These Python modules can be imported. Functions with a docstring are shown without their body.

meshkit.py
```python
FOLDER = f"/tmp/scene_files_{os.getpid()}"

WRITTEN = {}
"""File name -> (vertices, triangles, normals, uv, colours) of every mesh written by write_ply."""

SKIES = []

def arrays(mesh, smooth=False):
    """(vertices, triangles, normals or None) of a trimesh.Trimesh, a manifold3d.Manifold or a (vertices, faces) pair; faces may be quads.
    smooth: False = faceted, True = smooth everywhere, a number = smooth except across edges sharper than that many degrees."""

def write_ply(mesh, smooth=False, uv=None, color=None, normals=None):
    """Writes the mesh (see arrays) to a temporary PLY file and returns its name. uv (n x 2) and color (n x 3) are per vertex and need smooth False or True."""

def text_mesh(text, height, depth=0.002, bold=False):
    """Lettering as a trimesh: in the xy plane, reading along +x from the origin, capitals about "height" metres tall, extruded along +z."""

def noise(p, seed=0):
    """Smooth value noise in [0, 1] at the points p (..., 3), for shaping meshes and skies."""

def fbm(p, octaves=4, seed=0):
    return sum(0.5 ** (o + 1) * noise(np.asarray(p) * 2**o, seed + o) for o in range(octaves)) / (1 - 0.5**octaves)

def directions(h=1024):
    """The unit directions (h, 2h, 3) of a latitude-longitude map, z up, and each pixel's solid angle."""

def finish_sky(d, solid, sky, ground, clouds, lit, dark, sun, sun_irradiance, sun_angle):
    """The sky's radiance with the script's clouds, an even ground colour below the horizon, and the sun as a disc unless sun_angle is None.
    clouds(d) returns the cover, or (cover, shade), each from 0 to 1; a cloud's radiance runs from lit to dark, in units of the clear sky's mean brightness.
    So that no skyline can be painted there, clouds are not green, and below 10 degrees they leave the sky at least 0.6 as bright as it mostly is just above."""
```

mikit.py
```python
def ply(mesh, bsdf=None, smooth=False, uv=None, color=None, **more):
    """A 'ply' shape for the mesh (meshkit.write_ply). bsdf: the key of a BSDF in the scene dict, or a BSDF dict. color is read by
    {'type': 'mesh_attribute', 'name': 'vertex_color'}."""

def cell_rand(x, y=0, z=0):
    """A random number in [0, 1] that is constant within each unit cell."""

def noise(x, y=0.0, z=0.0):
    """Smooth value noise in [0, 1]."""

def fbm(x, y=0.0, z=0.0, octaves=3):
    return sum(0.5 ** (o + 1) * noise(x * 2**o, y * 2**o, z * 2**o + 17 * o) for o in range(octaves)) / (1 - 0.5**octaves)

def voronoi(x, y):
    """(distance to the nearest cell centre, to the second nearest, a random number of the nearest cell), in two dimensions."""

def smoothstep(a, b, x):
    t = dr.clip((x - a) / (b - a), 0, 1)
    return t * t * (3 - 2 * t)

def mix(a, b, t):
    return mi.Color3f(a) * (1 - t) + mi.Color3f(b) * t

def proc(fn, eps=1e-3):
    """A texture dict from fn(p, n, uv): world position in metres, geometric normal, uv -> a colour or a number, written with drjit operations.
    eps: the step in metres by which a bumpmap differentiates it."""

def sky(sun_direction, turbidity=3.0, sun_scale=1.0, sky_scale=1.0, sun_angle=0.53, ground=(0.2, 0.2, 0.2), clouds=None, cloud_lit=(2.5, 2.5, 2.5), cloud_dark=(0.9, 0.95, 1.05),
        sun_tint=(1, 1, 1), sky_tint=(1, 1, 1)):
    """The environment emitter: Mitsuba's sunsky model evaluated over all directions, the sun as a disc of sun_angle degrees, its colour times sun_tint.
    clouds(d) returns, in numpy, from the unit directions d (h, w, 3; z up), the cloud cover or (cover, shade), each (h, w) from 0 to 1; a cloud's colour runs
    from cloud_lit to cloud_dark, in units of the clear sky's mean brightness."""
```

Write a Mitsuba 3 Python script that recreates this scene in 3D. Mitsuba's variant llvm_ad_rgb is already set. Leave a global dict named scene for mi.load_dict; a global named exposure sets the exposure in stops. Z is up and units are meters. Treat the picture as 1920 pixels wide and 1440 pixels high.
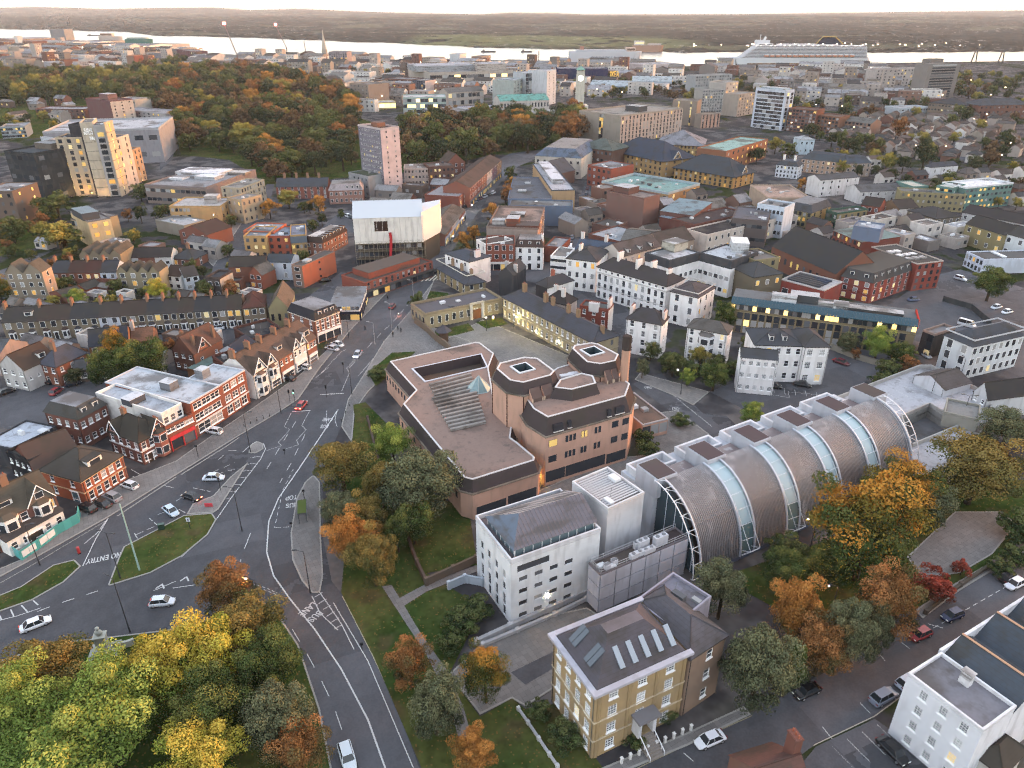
import math, random
import numpy as np, trimesh, shapely, drjit as dr, mitsuba as mi, mikit, meshkit
from shapely.geometry import Polygon, Point, LineString
from shapely.ops import triangulate
T = mi.ScalarTransform4f
rnd = random.Random(7)
nr = np.random.default_rng(11)
scene, labels = {}, {}
# ---------------------------------------------------------------- camera, sky, exposure
F, HC, HY = 1360.0, 88.0, 26.0          # focal length and horizon row of the 1920 x 1440 photograph, flying height in metres
PITCH = math.atan((720 - HY) / F)
CP, SP = math.cos(PITCH), math.sin(PITCH)
scene['camera'] = {'type': 'perspective', 'fov': math.degrees(2 * math.atan(960 / F)), 'fov_axis': 'x', 'near_clip': 2.0, 'far_clip': 80000.0,
                   'to_world': T().look_at(origin=[0, 0, HC], target=[0, CP, HC - SP], up=[0, 0, 1])}

def dusk(d):
 """Cloud cover added to tint the skylight: warm low down and on the sunset side."""
 el, so = np.arcsin(np.clip(d[..., 2], 0, 1)), (d[..., 0] * 0.86 + d[..., 1] * 0.5) / np.maximum(np.hypot(d[..., 0], d[..., 1]), 1e-6)
 c = np.clip(0.30 + np.exp(-el / 0.28) * (0.30 + 0.40 * np.clip((so + 0.4) / 1.4, 0, 1) ** 1.5), 0, 1)
 return np.maximum(c, np.exp(-el / 0.07)), np.exp(-el / 0.05)

scene['sky'] = mikit.sky((0.86, 0.5, 0.09), turbidity=4, sun_scale=4.0, sky_scale=12.0, sun_angle=18, ground=(0.12, 0.12, 0.12), sun_tint=(1.0, 0.80, 0.68),
                         sky_tint=(0.96, 0.97, 1.26), clouds=dusk, cloud_lit=(1.38, 1.26, 0.92), cloud_dark=(0.66, 0.57, 0.37))
exposure = 2.0

def P(x, y, z=0.0):
 """The point of the level z that the photograph shows at pixel (x, y)."""
 d = ((x - 960) / F, CP - (y - 720) / F * SP, -SP - (y - 720) / F * CP)
 t = (z - HC) / d[2]
 return np.array([d[0] * t, d[1] * t, z])

def Q(p):
 x, y, z = p[0], p[1], p[2] - HC
 dpt, up = y * CP - z * SP, y * SP + z * CP
 return 960 + F * x / dpt, 720 - F * up / dpt

def top_from_base(x, y, yb):
 """Height of a vertical edge whose top is at pixel (x, y) and whose foot is at row yb."""
 lo, hi = 0.0, 80.0
 for _ in range(50):
  m = (lo + hi) / 2
  p = P(x, y, m)
  if Q((p[0], p[1], 0))[1] < yb: lo = m
  else: hi = m
 return lo

def lin(c):
 if isinstance(c, str):
  c = [int(c[i:i + 2], 16) / 255 for i in (1, 3, 5)]
  c = np.array([v / 12.92 if v < 0.04045 else ((v + 0.055) / 1.055) ** 2.4 for v in c])
  return c * 0.80 + 0.20 * float(c @ [.3, .59, .11])
 return np.array(c, float)

# ---------------------------------------------------------------- materials
def enc(c):
 """A face's colour carried in its uv (so that meshes of one material join): red and green share u, blue is v, as square roots."""
 q = np.round(np.sqrt(np.clip(np.asarray(c, float), 0, 1)) * 255)
 return np.column_stack([q[:, 0] * 256 + q[:, 1], q[:, 2]])

def own_colour(p, n, uv):
 u = dr.floor(uv.x + 0.5); r = dr.floor(u / 256 + 0.0005); g = u - r * 256
 return mi.Color3f(dr.square(r / 255), dr.square(g / 255), dr.square(uv.y / 255))

VC = mikit.proc(own_colour)
sm, mx, fb, ns, cr = mikit.smoothstep, mikit.mix, mikit.fbm, mikit.noise, mikit.cell_rand

def rgb(*c): return {'type': 'rgb', 'value': list(map(float, c))}
def two(b): return {'type': 'twosided', 'nested': b}
def dif(t): return {'type': 'diffuse', 'reflectance': t}
def prin(c, r, **k): return {'type': 'principled', 'base_color': c, 'roughness': r, **k}
def blend(w, a, b): return {'type': 'blendbsdf', 'weight': mikit.proc(w), 'a': a, 'b': b}

def grime(p, n, uv):
 s = fb(p.x * 0.9 + p.y * 0.35, p.y * 0.9 - p.x * 0.3, p.z * 0.16)
 b = fb(p.x * 0.22, p.y * 0.22, p.z * 0.25)
 g = ns(p.x * 3.1, p.y * 3.1, p.z * 6.0)
 return dr.clip(0.10 + 0.55 * sm(0.46, 0.8, s) + 0.35 * sm(0.45, 0.75, b) + 0.16 * (g - 0.5), 0, 0.6) * 0.45

def tiles(p, n, uv):
 row = dr.abs(p.z * 3.0 - dr.floor(p.z * 3.0) - 0.5) * 2
 pt = fb(p.x * 0.35, p.y * 0.35, p.z * 0.35, 4)
 c = cr(dr.floor(p.x * 2.2), dr.floor(p.y * 2.2), dr.floor(p.z * 3.0))
 return dr.clip(0.10 + 0.22 * c + 0.5 * sm(0.42, 0.78, pt) + 0.25 * sm(0.75, 1.0, row), 0, 0.85)

def stains(p, n, uv):
 a = fb(p.x * 0.13 + 7, p.y * 0.13, p.z, 4)
 b = fb(p.x * 0.9, p.y * 0.9, p.z)
 g = ns(p.x * 4.0, p.y * 4.0)
 return dr.clip(0.05 + 0.75 * sm(0.5, 0.72, a) + 0.4 * sm(0.5, 0.8, b) + 0.2 * (g - 0.5), 0, 0.75)

def streaks(p, n, uv):
 s = fb(p.x * 0.8 + p.y * 0.5, p.y * 0.8 - p.x * 0.45, p.z * 0.10, 4); b = fb(p.x * .12, p.y * .12, p.z * .12)
 return dr.clip(0.05 + 0.75 * sm(0.5, 0.72, s) * sm(0.35, 0.65, b), 0, 0.7)

def asphalt(p, n, uv):
 a = fb(p.x * 0.05, p.y * 0.05, 0.0, 4); b = fb(p.x * 0.6, p.y * 0.6); g = ns(p.x * 5, p.y * 5)
 pw = cr(dr.floor(p.x * 0.07 + p.y * 0.03), dr.floor(p.y * 0.11 - p.x * 0.045))
 tr = fb(p.x * 0.35 - p.y * 0.12, p.y * 0.05 + p.x * 0.02, 8.0)
 v = 0.036 + 0.036 * a + 0.020 * b + 0.014 * g + 0.016 * sm(0.55, 0.9, pw) + 0.018 * (tr - 0.5)
 v = v * dr.select((pw > 0.9) & (b > 0.4), 0.62, 1.0)
 return mi.Color3f(v * 0.97, v * 0.985, v * 1.10)

def paving(p, n, uv):
 x, y = p.x * 0.86 + p.y * 0.5, p.y * 0.86 - p.x * 0.5
 c = cr(dr.floor(x * 1.2), dr.floor(y * 1.2))
 ex, ey = x * 1.2 - dr.floor(x * 1.2), y * 1.2 - dr.floor(y * 1.2)
 j = dr.select((ex < 0.06) | (ey < 0.06), 0.72, 1.0)
 v = (0.105 + 0.085 * fb(p.x * 0.12, p.y * 0.12, 3.0) + 0.035 * c) * j
 return mi.Color3f(v * 1.04, v * 0.99, v * 0.97)

def grassy(p, n, uv):
 a = fb(p.x * 0.12, p.y * 0.12, 1.0, 4); b = fb(p.x * 1.1, p.y * 1.1)
 c = mx((0.030, 0.052, 0.014), (0.066, 0.074, 0.024), sm(0.3, 0.75, a))
 c = mx(c, (0.075, 0.055, 0.03), sm(0.5, 0.8, fb(p.x * 0.3 + 9, p.y * 0.3, 2.0)) * 0.7)
 lv = cr(dr.floor(p.x * 4.6 + p.y), dr.floor(p.y * 4.6 - p.x))          # fallen leaves
 return dr.select(lv > 0.965, mi.Color3f(.13, .08, .03), c * (0.62 + 0.7 * b))

def townland(p, n, uv):
 a = fb(p.x * 0.02, p.y * 0.02, 4.0, 4); b = fb(p.x * 0.15, p.y * 0.15, 2.0); d = fb(p.x * 0.9, p.y * 0.9)
 c = mx((0.050, 0.048, 0.052), (0.115, 0.106, 0.104), sm(0.35, 0.7, b))
 c = mx(c, (0.030, 0.038, 0.017), sm(0.5, 0.62, a) * sm(0.4, 0.55, b))
 return c * (0.75 + 0.5 * d)

def farland(p, n, uv):
 a = fb(p.x * 0.0022, p.y * 0.0035, 1.0, 4); b = fb(p.x * 0.012, p.y * 0.02, 2.0); d = fb(p.x * 0.05, p.y * 0.06, 5.0)
 c = mx((0.020, 0.020, 0.018), (0.052, 0.044, 0.036), b)
 c = mx(c, (0.085, 0.08, 0.055), sm(0.60, 0.70, a) * 0.8)
 strip = sm(2300.0, 2450.0, p.y + 0.35 * p.x) * sm(3350.0, 3150.0, p.y + 0.35 * p.x) * sm(-420.0, -300.0, p.x) * sm(640.0, 480.0, p.x)
 c = mx(c, (0.115, 0.115, 0.06), strip * sm(0.30, 0.42, b))
 c = mx(c, (0.2, 0.17, 0.155), sm(0.72, 0.78, d) * sm(0.40, 0.5, a) * 0.7)
 return c * (0.7 + 0.6 * d)

def ripples(p, n, uv):
 return 0.25 * fb(p.x * 0.05, p.y * 0.16, 0.0) + 0.6 * fb(p.x * 0.006, p.y * 0.012, 3.0)

M = {
 'wall': two(blend(grime, dif(VC), dif(rgb(0.13, 0.115, 0.105)))),
 'roof_tile': two(blend(tiles, dif(VC), dif(rgb(0.055, 0.05, 0.042)))),
 'felt': two(blend(stains, dif(VC), dif(rgb(0.085, 0.075, 0.068)))),
 'asphalt': two(prin(mikit.proc(asphalt), 0.9, specular=0.12)),
 'paving': two(dif(mikit.proc(paving))),
 'grassy': two(dif(mikit.proc(grassy))),
 'townland': two(dif(mikit.proc(townland))),
 'farland': two(dif(mikit.proc(farland))),
 'water_surface': two({'type': 'bumpmap', 'arbitrary': mikit.proc(ripples, 0.5), 'nested': prin(rgb(0.05, 0.06, 0.07), 0.2, specular=0.75)}),
 'leaf': two(dif(VC)),
 'glass': two(prin(VC, 0.12, specular=0.55)),
 'trim': two(prin(VC, 0.55, specular=0.3)),
 'paint': two(prin(VC, 0.28, specular=0.5, clearcoat=0.6)),
 'metal': two(prin(VC, 0.42, metallic=0.35)),
 'plain': two(dif(VC)),
 'glass_pale': two(prin(VC, 0.3, specular=0.5)),
 'vault_skin': two(blend(streaks, prin(VC, 0.5, metallic=0.25, specular=0.6), prin(rgb(0.34, 0.32, 0.33), 0.6))),
}
for k, v in M.items(): scene['material_' + k] = v

# ---------------------------------------------------------------- meshes and entries
class MB:
 """Collects faces (each with its own vertices and colour) into one mesh."""
 def __init__(s): s.v, s.f, s.c, s.n = [], [], [], 0

 def add(s, v, f, col):
  v = np.asarray(v, float); f = np.asarray(f, int)
  if f.ndim == 2 and f.shape[1] == 4: f = np.vstack([f[:, [0, 1, 2]], f[:, [0, 2, 3]]])
  s.v.append(v); s.f.append(f + s.n); s.n += len(v)
  col = lin(col)
  s.c.append(np.broadcast_to(col, (len(v), 3)))

 def quad(s, a, b, c, d, col): s.add([a, b, c, d], [[0, 1, 2], [0, 2, 3]], col)
 def tri(s, a, b, c, col): s.add([a, b, c], [[0, 1, 2]], col)
 def fan(s, pts, col): s.add(pts, [[0, i, i + 1] for i in range(1, len(pts) - 1)], col)

 def box(s, o, ex, ey, ez, col, bottom=True):
  """Box from corner o along the edge vectors ex, ey, ez, faceted."""
  o, ex, ey, ez = (np.asarray(t, float) for t in (o, ex, ey, ez))
  p = [o, o + ex, o + ex + ey, o + ey]; q = [t + ez for t in p]
  for i in range(4): j = (i + 1) % 4; s.quad(p[i], p[j], q[j], q[i], col)
  s.quad(*q, col)
  if bottom: s.quad(p[3], p[2], p[1], p[0], col)

 def cbox(s, c, sx, sy, sz, col, rot=0.0):
  """Upright box standing at c, turned by rot radians."""
  cs, sn = math.cos(rot), math.sin(rot)
  ex, ey = np.array([cs * sx, sn * sx, 0]), np.array([-sn * sy, cs * sy, 0])
  s.box(np.asarray(c, float) - ex / 2 - ey / 2, ex, ey, (0, 0, sz), col)

 def poly(s, pts, z, col, up=True):
  """Flat polygon (any simple outline) at level z."""
  pg = Polygon([(p[0], p[1]) for p in pts])
  if not pg.is_valid: pg = pg.buffer(0)
  for g in getattr(pg, 'geoms', [pg]):
   if g.area < 1e-6: continue
   v, f = trimesh.creation.triangulate_polygon(g, engine='earcut')
   v = np.column_stack([v, np.full(len(v), z)])
   n = np.cross(v[f[:, 1]] - v[f[:, 0]], v[f[:, 2]] - v[f[:, 0]])[:, 2]
   f = np.where((n < 0)[:, None], f[:, ::-1], f)
   s.add(v, f, col)

 def prism(s, pts, z0, z1, col, top=None, cap=True):
  n = len(pts)
  for i in range(n):
   a, b = pts[i], pts[(i + 1) % n]
   s.quad((a[0], a[1], z0), (b[0], b[1], z0), (b[0], b[1], z1), (a[0], a[1], z1), col)
  if cap: s.poly(pts, z1, col if top is None else top)

 def loft(s, a, b, col):
  """Side faces between two rings of equal length."""
  n = len(a)
  for i in range(n): j = (i + 1) % n; s.quad(a[i], a[j], b[j], b[i], col)

 def tube(s, a, b, r, col, k=6, r2=None):
  a, b = np.asarray(a, float), np.asarray(b, float)
  d = b - a; d = d / (np.linalg.norm(d) + 1e-9)
  u = np.cross(d, [0, 0, 1.0] if abs(d[2]) < 0.9 else [1.0, 0, 0]); u /= np.linalg.norm(u); w = np.cross(d, u)
  r2 = r if r2 is None else r2
  an = [2 * math.pi * i / k for i in range(k)]
  A = [a + r * (math.cos(t) * u + math.sin(t) * w) for t in an]; B = [b + r2 * (math.cos(t) * u + math.sin(t) * w) for t in an]
  s.loft(A, B, col); s.fan(B, col)

 def mesh(s, m, col): s.add(np.array(m.vertices), np.array(m.faces), col)

 def ply(s, bsdf, smooth=False, **k):
  v, f, c = np.vstack(s.v), np.vstack(s.f), np.vstack(s.c)
  return mikit.ply((v, f), 'material_' + bsdf, smooth=smooth, uv=enc(c), **k)

used = {}

def uniq(base):
 n = used.get(base, 0); used[base] = n + 1
 return base if n == 0 else f'{base}_{n:03d}'

def put(name, shape, parent=None, tw=None, **lab):
 key = uniq(name if parent is None else parent + '__' + name)
 scene[key] = shape if tw is None else {**shape, 'to_world': tw}
 if lab: labels[key] = lab
 return key

def thing(name, label, cat, group=None):
 key = uniq(name)
 labels[key] = {'label': label, 'category': cat}
 if group: labels[key]['group'] = group
 return key

def struct(name, mb, bsdf, **lab):
 return put(name, mb.ply(bsdf), None, kind='structure', **lab)

def mat(o, x, y, z):
 m = np.eye(4); m[:3, 0], m[:3, 1], m[:3, 2], m[:3, 3] = x, y, z, o
 return T(m.tolist())

def glow(r, g, b, w=0.0):
 return {'type': 'area', 'radiance': rgb(r, g, b), 'sampling_weight': float(w)}

WARM = [(1.9, 1.15, 0.42), (2.2, 1.5, 0.7), (1.5, 0.8, 0.25)]
footprints = []          # what already stands somewhere, for the fill of small houses

def occupied(pg):
 return any(pg.intersects(q) for q in footprints)

# ---------------------------------------------------------------- windows
wcache = {}
LIT_PAINT = [(.95, .66, .22), (.95, .78, .42), (.93, .52, .14)]     # lit panes: lamplight put into a plain warm colour

def lit_paint_pane(w, h, z, i):
 k = ('lit_paint_pane', round(w, 1), round(h, 1), z, i)
 if k not in wcache:
  w, h = k[1], k[2]; p = MB(); p.quad((-w / 2, -h / 2, z), (w / 2, -h / 2, z), (w / 2, h / 2, z), (-w / 2, h / 2, z), LIT_PAINT[i]); wcache[k] = p.ply('plain')
 return wcache[k]

def joined(items, bsdf, **k):
 """One shape of several (shape, matrix) pairs."""
 vs, fs, cs, at = [], [], [], 0
 for shp, m4 in items:
  v0, f0, _, c0, _ = meshkit.WRITTEN[shp['filename']]; m4 = np.array(m4.matrix) if not isinstance(m4, np.ndarray) else m4
  vs.append(v0 @ m4[:3, :3].T + m4[:3, 3]); fs.append(f0 + at); cs.append(c0); at += len(v0)
 return mikit.ply((np.vstack(vs), np.vstack(fs)), 'material_' + bsdf, uv=np.vstack(cs), **k)

FR_WHITE = '#e6e6e6'

TONES = [(.03, .035, .045), (.03, .035, .045), (.055, .06, .07), (.02, .022, .028), (.11, .115, .125), (.30, .30, .30)]

def window_shape(w, h, style, fr, tone=0):
 """(frame shape or None, pane shape) in the window's own frame: x right, y up, z out of the wall."""
 k = (round(w, 1), round(h, 1), style, fr, tone)
 if k in wcache: return wcache[k]
 w, h = k[0], k[1]
 frame = wcache.get(k[:4])
 if style in 'sgab' and frame is None:
  m = MB(); t = 0.09 if style != 'b' else 0.12
  z0, z1 = -0.13, -0.03
  for x0, x1, y0, y1 in ((-w / 2, -w / 2 + t, -h / 2, h / 2), (w / 2 - t, w / 2, -h / 2, h / 2), (-w / 2 + t, w / 2 - t, h / 2 - t, h / 2), (-w / 2 + t, w / 2 - t, -h / 2, -h / 2 + t)):
   m.box((x0, y0, z0), (x1 - x0, 0, 0), (0, y1 - y0, 0), (0, 0, z1 - z0), fr)
  m.box((-w / 2 + t, -0.04, z0), (w - 2 * t, 0, 0), (0, 0.08, 0), (0, 0, 0.07), fr)
  if style == 'g' and w > 0.7:
   for fx in ((-w / 6, w / 6) if w > 1 else (0,)): m.box((fx - 0.025, -h / 2 + t, z0), (0.05, 0, 0), (0, h - 2 * t, 0), (0, 0, 0.06), fr)
   for fy in (-h / 4, h / 4): m.box((-w / 2 + t, fy - 0.025, z0), (w - 2 * t, 0, 0), (0, 0.05, 0), (0, 0, 0.055), fr)
  if style == 'b' and w > 1.2:
   m.box((-0.05, -h / 2 + t, z0), (0.1, 0, 0), (0, h - 2 * t, 0), (0, 0, 0.07), fr)
  m.box((-w / 2 - 0.1, -h / 2 - 0.14, -0.05), (w + 0.2, 0, 0), (0, 0.14, 0), (0, 0, 0.2), fr)
  frame = wcache[k[:4]] = m.ply('trim')
 m = MB()
 z = -0.12
 m.quad((-w / 2, -h / 2, z), (w / 2, -h / 2, z), (w / 2, h / 2, z), (-w / 2, h / 2, z), TONES[tone])
 wcache[k] = (frame, m.ply('glass'))
 return wcache[k]

def far_window_shape(w, h, fr, tone=0):
 k = ('far', round(w, 1), round(h, 1), fr, tone)
 if k not in wcache:
  m = MB(); w, h = k[1], k[2]
  if fr:
   m.box((-w / 2 - .1, -h / 2 - .1, -.02), (w + .2, 0, 0), (0, h + .2, 0), (0, 0, .06), fr)
  m.box((-w / 2, -h / 2, -.02), (w, 0, 0), (0, h, 0), (0, 0, .09), TONES[tone])
  wcache[k] = m.ply('glass')
 return wcache[k]

def wn(f, r, c, w=1.1, h=1.6, s='s', m=0.0, z=None, lit=None, m1=None, fr=None):
 """Windows of face f: r rows by c columns of w by h metres; m, m1: margins at the left and right; z: (lowest, highest) of the rows' band."""
 return dict(f=f, r=r, c=c, w=w, h=h, s=s, m=m, m1=m if m1 is None else m1, z=z, lit=lit, fr=fr)

# ---------------------------------------------------------------- buildings
def bldw(name, label, a, b, dep, h, roof='flat', wall='#8a7a68', rc='#555555', wins=(), cat='building', group=None, rh=3.0, far=None, gab=(), em=0, lit=0.035, par=0.7, parc=None,
         ch=(), dorm=(), doors=(), clut=(), over=0.3, z0=0.0, ins=2.0, bands=(), fr=FR_WHITE, ridge='u', n=3, skip=(), faces=None, chc=None, hipl=None, bays=(), solid=True, key=None, gc=None, shops=(), rbs=None):
 a, b = np.array(a[:2], float), np.array(b[:2], float)
 L = float(np.linalg.norm(b - a)); u = (b - a) / L; v = np.array([-u[1], u[0]]); D = dep
 if far is None:
  dist = math.hypot(*((a + b) / 2)); far = False if dist < 215 else True if dist < 430 else 2
 key = key or thing(name, label, cat, group)
 def W(x, y, z): return np.array([a[0] + u[0] * x + v[0] * y, a[1] + u[1] * x + v[1] * y, z])
 U3, V3 = np.array([*u, 0]), np.array([*v, 0])
 corners = [(0, 0), (L, 0), (L, D), (0, D)]
 if solid: footprints.append(Polygon([W(*c, 0)[:2] for c in corners]).buffer(0.5))
 fo = [(W(0, 0, 0), U3, -V3, L), (W(L, 0, 0), V3, U3, D), (W(L, D, 0), -U3, V3, L), (W(0, D, 0), -V3, -U3, D)]
 wm = MB()
 cols = faces or {}
 holes = {0: [], 1: [], 2: [], 3: []}
 todo = []
 for wd in wins:
  o, e, nn, fl = fo[wd['f']]
  z_lo, z_hi = wd['z'] or (z0, h)
  st = (z_hi - z_lo) / wd['r']
  span = fl - wd['m'] - wd['m1']
  w_ = min(wd['w'], span / wd['c'] * 0.96)
  h_ = min(wd['h'], st * 0.94)
  for r in range(wd['r']):
   for c in range(wd['c']):
    x = wd['m'] + span * (c + 0.5) / wd['c']; zc = z_lo + st * (r + 0.54)
    todo.append((wd, x, zc, w_, h_))
    if not far: holes[wd['f']].append((x - round(w_, 1) / 2, x + round(w_, 1) / 2, zc - round(h_, 1) / 2, zc + round(h_, 1) / 2))
 for i, (o, e, nn, fl) in enumerate(fo):
  if i in skip: continue
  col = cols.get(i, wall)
  hs = holes[i]
  if not hs:
   wm.quad(o + (0, 0, z0), o + e * fl + (0, 0, z0), o + e * fl + (0, 0, h), o + (0, 0, h), col)
   continue
  xs = sorted({0.0, fl, *[round(t, 3) for q in hs for t in q[:2] if 0 < t < fl]}); zs = sorted({z0, h, *[round(t, 3) for q in hs for t in q[2:] if z0 < t < h]})
  for zi in range(len(zs) - 1):
   zc = (zs[zi] + zs[zi + 1]) / 2
   run = None
   for xi in range(len(xs) - 1):
    xc = (xs[xi] + xs[xi + 1]) / 2
    inside = any(q[0] < xc < q[1] and q[2] < zc < q[3] for q in hs)
    if not inside and run is None: run = xs[xi]
    if run is not None and (inside or xi == len(xs) - 2):
     x1 = xs[xi] if inside else xs[xi + 1]
     wm.quad(o + e * run + (0, 0, zs[zi]), o + e * x1 + (0, 0, zs[zi]), o + e * x1 + (0, 0, zs[zi + 1]), o + e * run + (0, 0, zs[zi + 1]), col)
     run = None
  for x0, x1, q0, q1 in hs:
   p = [o + e * x0 + (0, 0, q0), o + e * x1 + (0, 0, q0), o + e * x1 + (0, 0, q1), o + e * x0 + (0, 0, q1)]
   wm.loft(p, [t - nn * 0.2 for t in p], col)
 for bz, bh, bc in bands:      # string courses round the walls
  for i, (o, e, nn, fl) in enumerate(fo):
   if i in skip: continue
   wm.box(o + nn * 0.003 - e * 0.1 + (0, 0, bz), e * (fl + 0.2), nn * 0.12, (0, 0, bh), bc)
 # roof
 rm = MB(); rb = 'roof_tile'; gcol = gc or wall
 e_ = over
 if roof == 'flat':
  rb = 'felt'
  rm.quad(W(0.0, 0.0, h - 0.02), W(L, 0, h - 0.02), W(L, D, h - 0.02), W(0, D, h - 0.02), rc)
  pm = MB(); t = 0.3; pc = parc or wall
  if par > 0:
   for i, (o, e, nn, fl) in enumerate(fo):
    pm.box(o + e * (t - 0.04 if i % 2 else -0.04) - nn * (t - 0.04) + (0, 0, h - (0.05 if parc else 0)), e * (fl - 2 * t + 0.08 if i % 2 else fl + 0.08), nn * t, (0, 0, par), pc)
   put('parapet', pm.ply('wall'), key)
 elif roof == 'gable':
  if ridge == 'u':
   r0, r1 = W(-e_ * 0.5, D / 2, h + rh), W(L + e_ * 0.5, D / 2, h + rh); s_ = rh / (D / 2) * e_
   rm.quad(W(-e_ * .5, -e_, h - s_), W(L + e_ * .5, -e_, h - s_), r1, r0, rc); rm.quad(W(L + e_ * .5, D + e_, h - s_), W(-e_ * .5, D + e_, h - s_), r0, r1, rc)
   wm.tri(W(L, 0, h), W(L, D, h), W(L, D / 2, h + rh - .05), cols.get(1, gcol)); wm.tri(W(0, D, h), W(0, 0, h), W(0, D / 2, h + rh - .05), cols.get(3, gcol))
   rm.box(r0 - V3 * .12 - (0, 0, .08), r1 - r0, V3 * .24, (0, 0, .16), tuple(lin(rc) * 0.7))
  else:
   r0, r1 = W(L / 2, -e_ * .5, h + rh), W(L / 2, D + e_ * .5, h + rh); s_ = rh / (L / 2) * e_
   rm.quad(W(-e_, D + e_ * .5, h - s_), W(-e_, -e_ * .5, h - s_), r0, r1, rc); rm.quad(W(L + e_, -e_ * .5, h - s_), W(L + e_, D + e_ * .5, h - s_), r1, r0, rc)
   wm.tri(W(0, 0, h), W(L, 0, h), W(L / 2, 0, h + rh - .05), cols.get(0, gcol)); wm.tri(W(L, D, h), W(0, D, h), W(L / 2, D, h + rh - .05), cols.get(2, gcol))
   rm.box(r0 - U3 * .12 - (0, 0, .08), r1 - r0, U3 * .24, (0, 0, .16), tuple(lin(rc) * 0.7))
 elif roof == 'gables':         # n gables side by side along the front
  w_ = L / n
  for i in range(n):
   x0, x1 = i * w_, (i + 1) * w_; xm = (x0 + x1) / 2
   rm.quad(W(x0, D, h), W(x0, -e_, h), W(xm, -e_, h + rh), W(xm, D, h + rh), rc); rm.quad(W(x1, -e_, h), W(x1, D, h), W(xm, D, h + rh), W(xm, -e_, h + rh), rc)
   wm.tri(W(x0, 0, h), W(x1, 0, h), W(xm, 0, h + rh - .05), gcol); wm.tri(W(x1, D, h), W(x0, D, h), W(xm, D, h + rh - .05), gcol)
 elif roof == 'hip':
  g = hipl if hipl is not None else min(L, D) / 2
  A = [W(-e_, -e_, h), W(L + e_, -e_, h), W(L + e_, D + e_, h), W(-e_, D + e_, h)]
  if L >= D: r0, r1 = W(g, D / 2, h + rh), W(L - g, D / 2, h + rh)
  else: r0, r1 = W(L / 2, g, h + rh), W(L / 2, D - g, h + rh)
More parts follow.
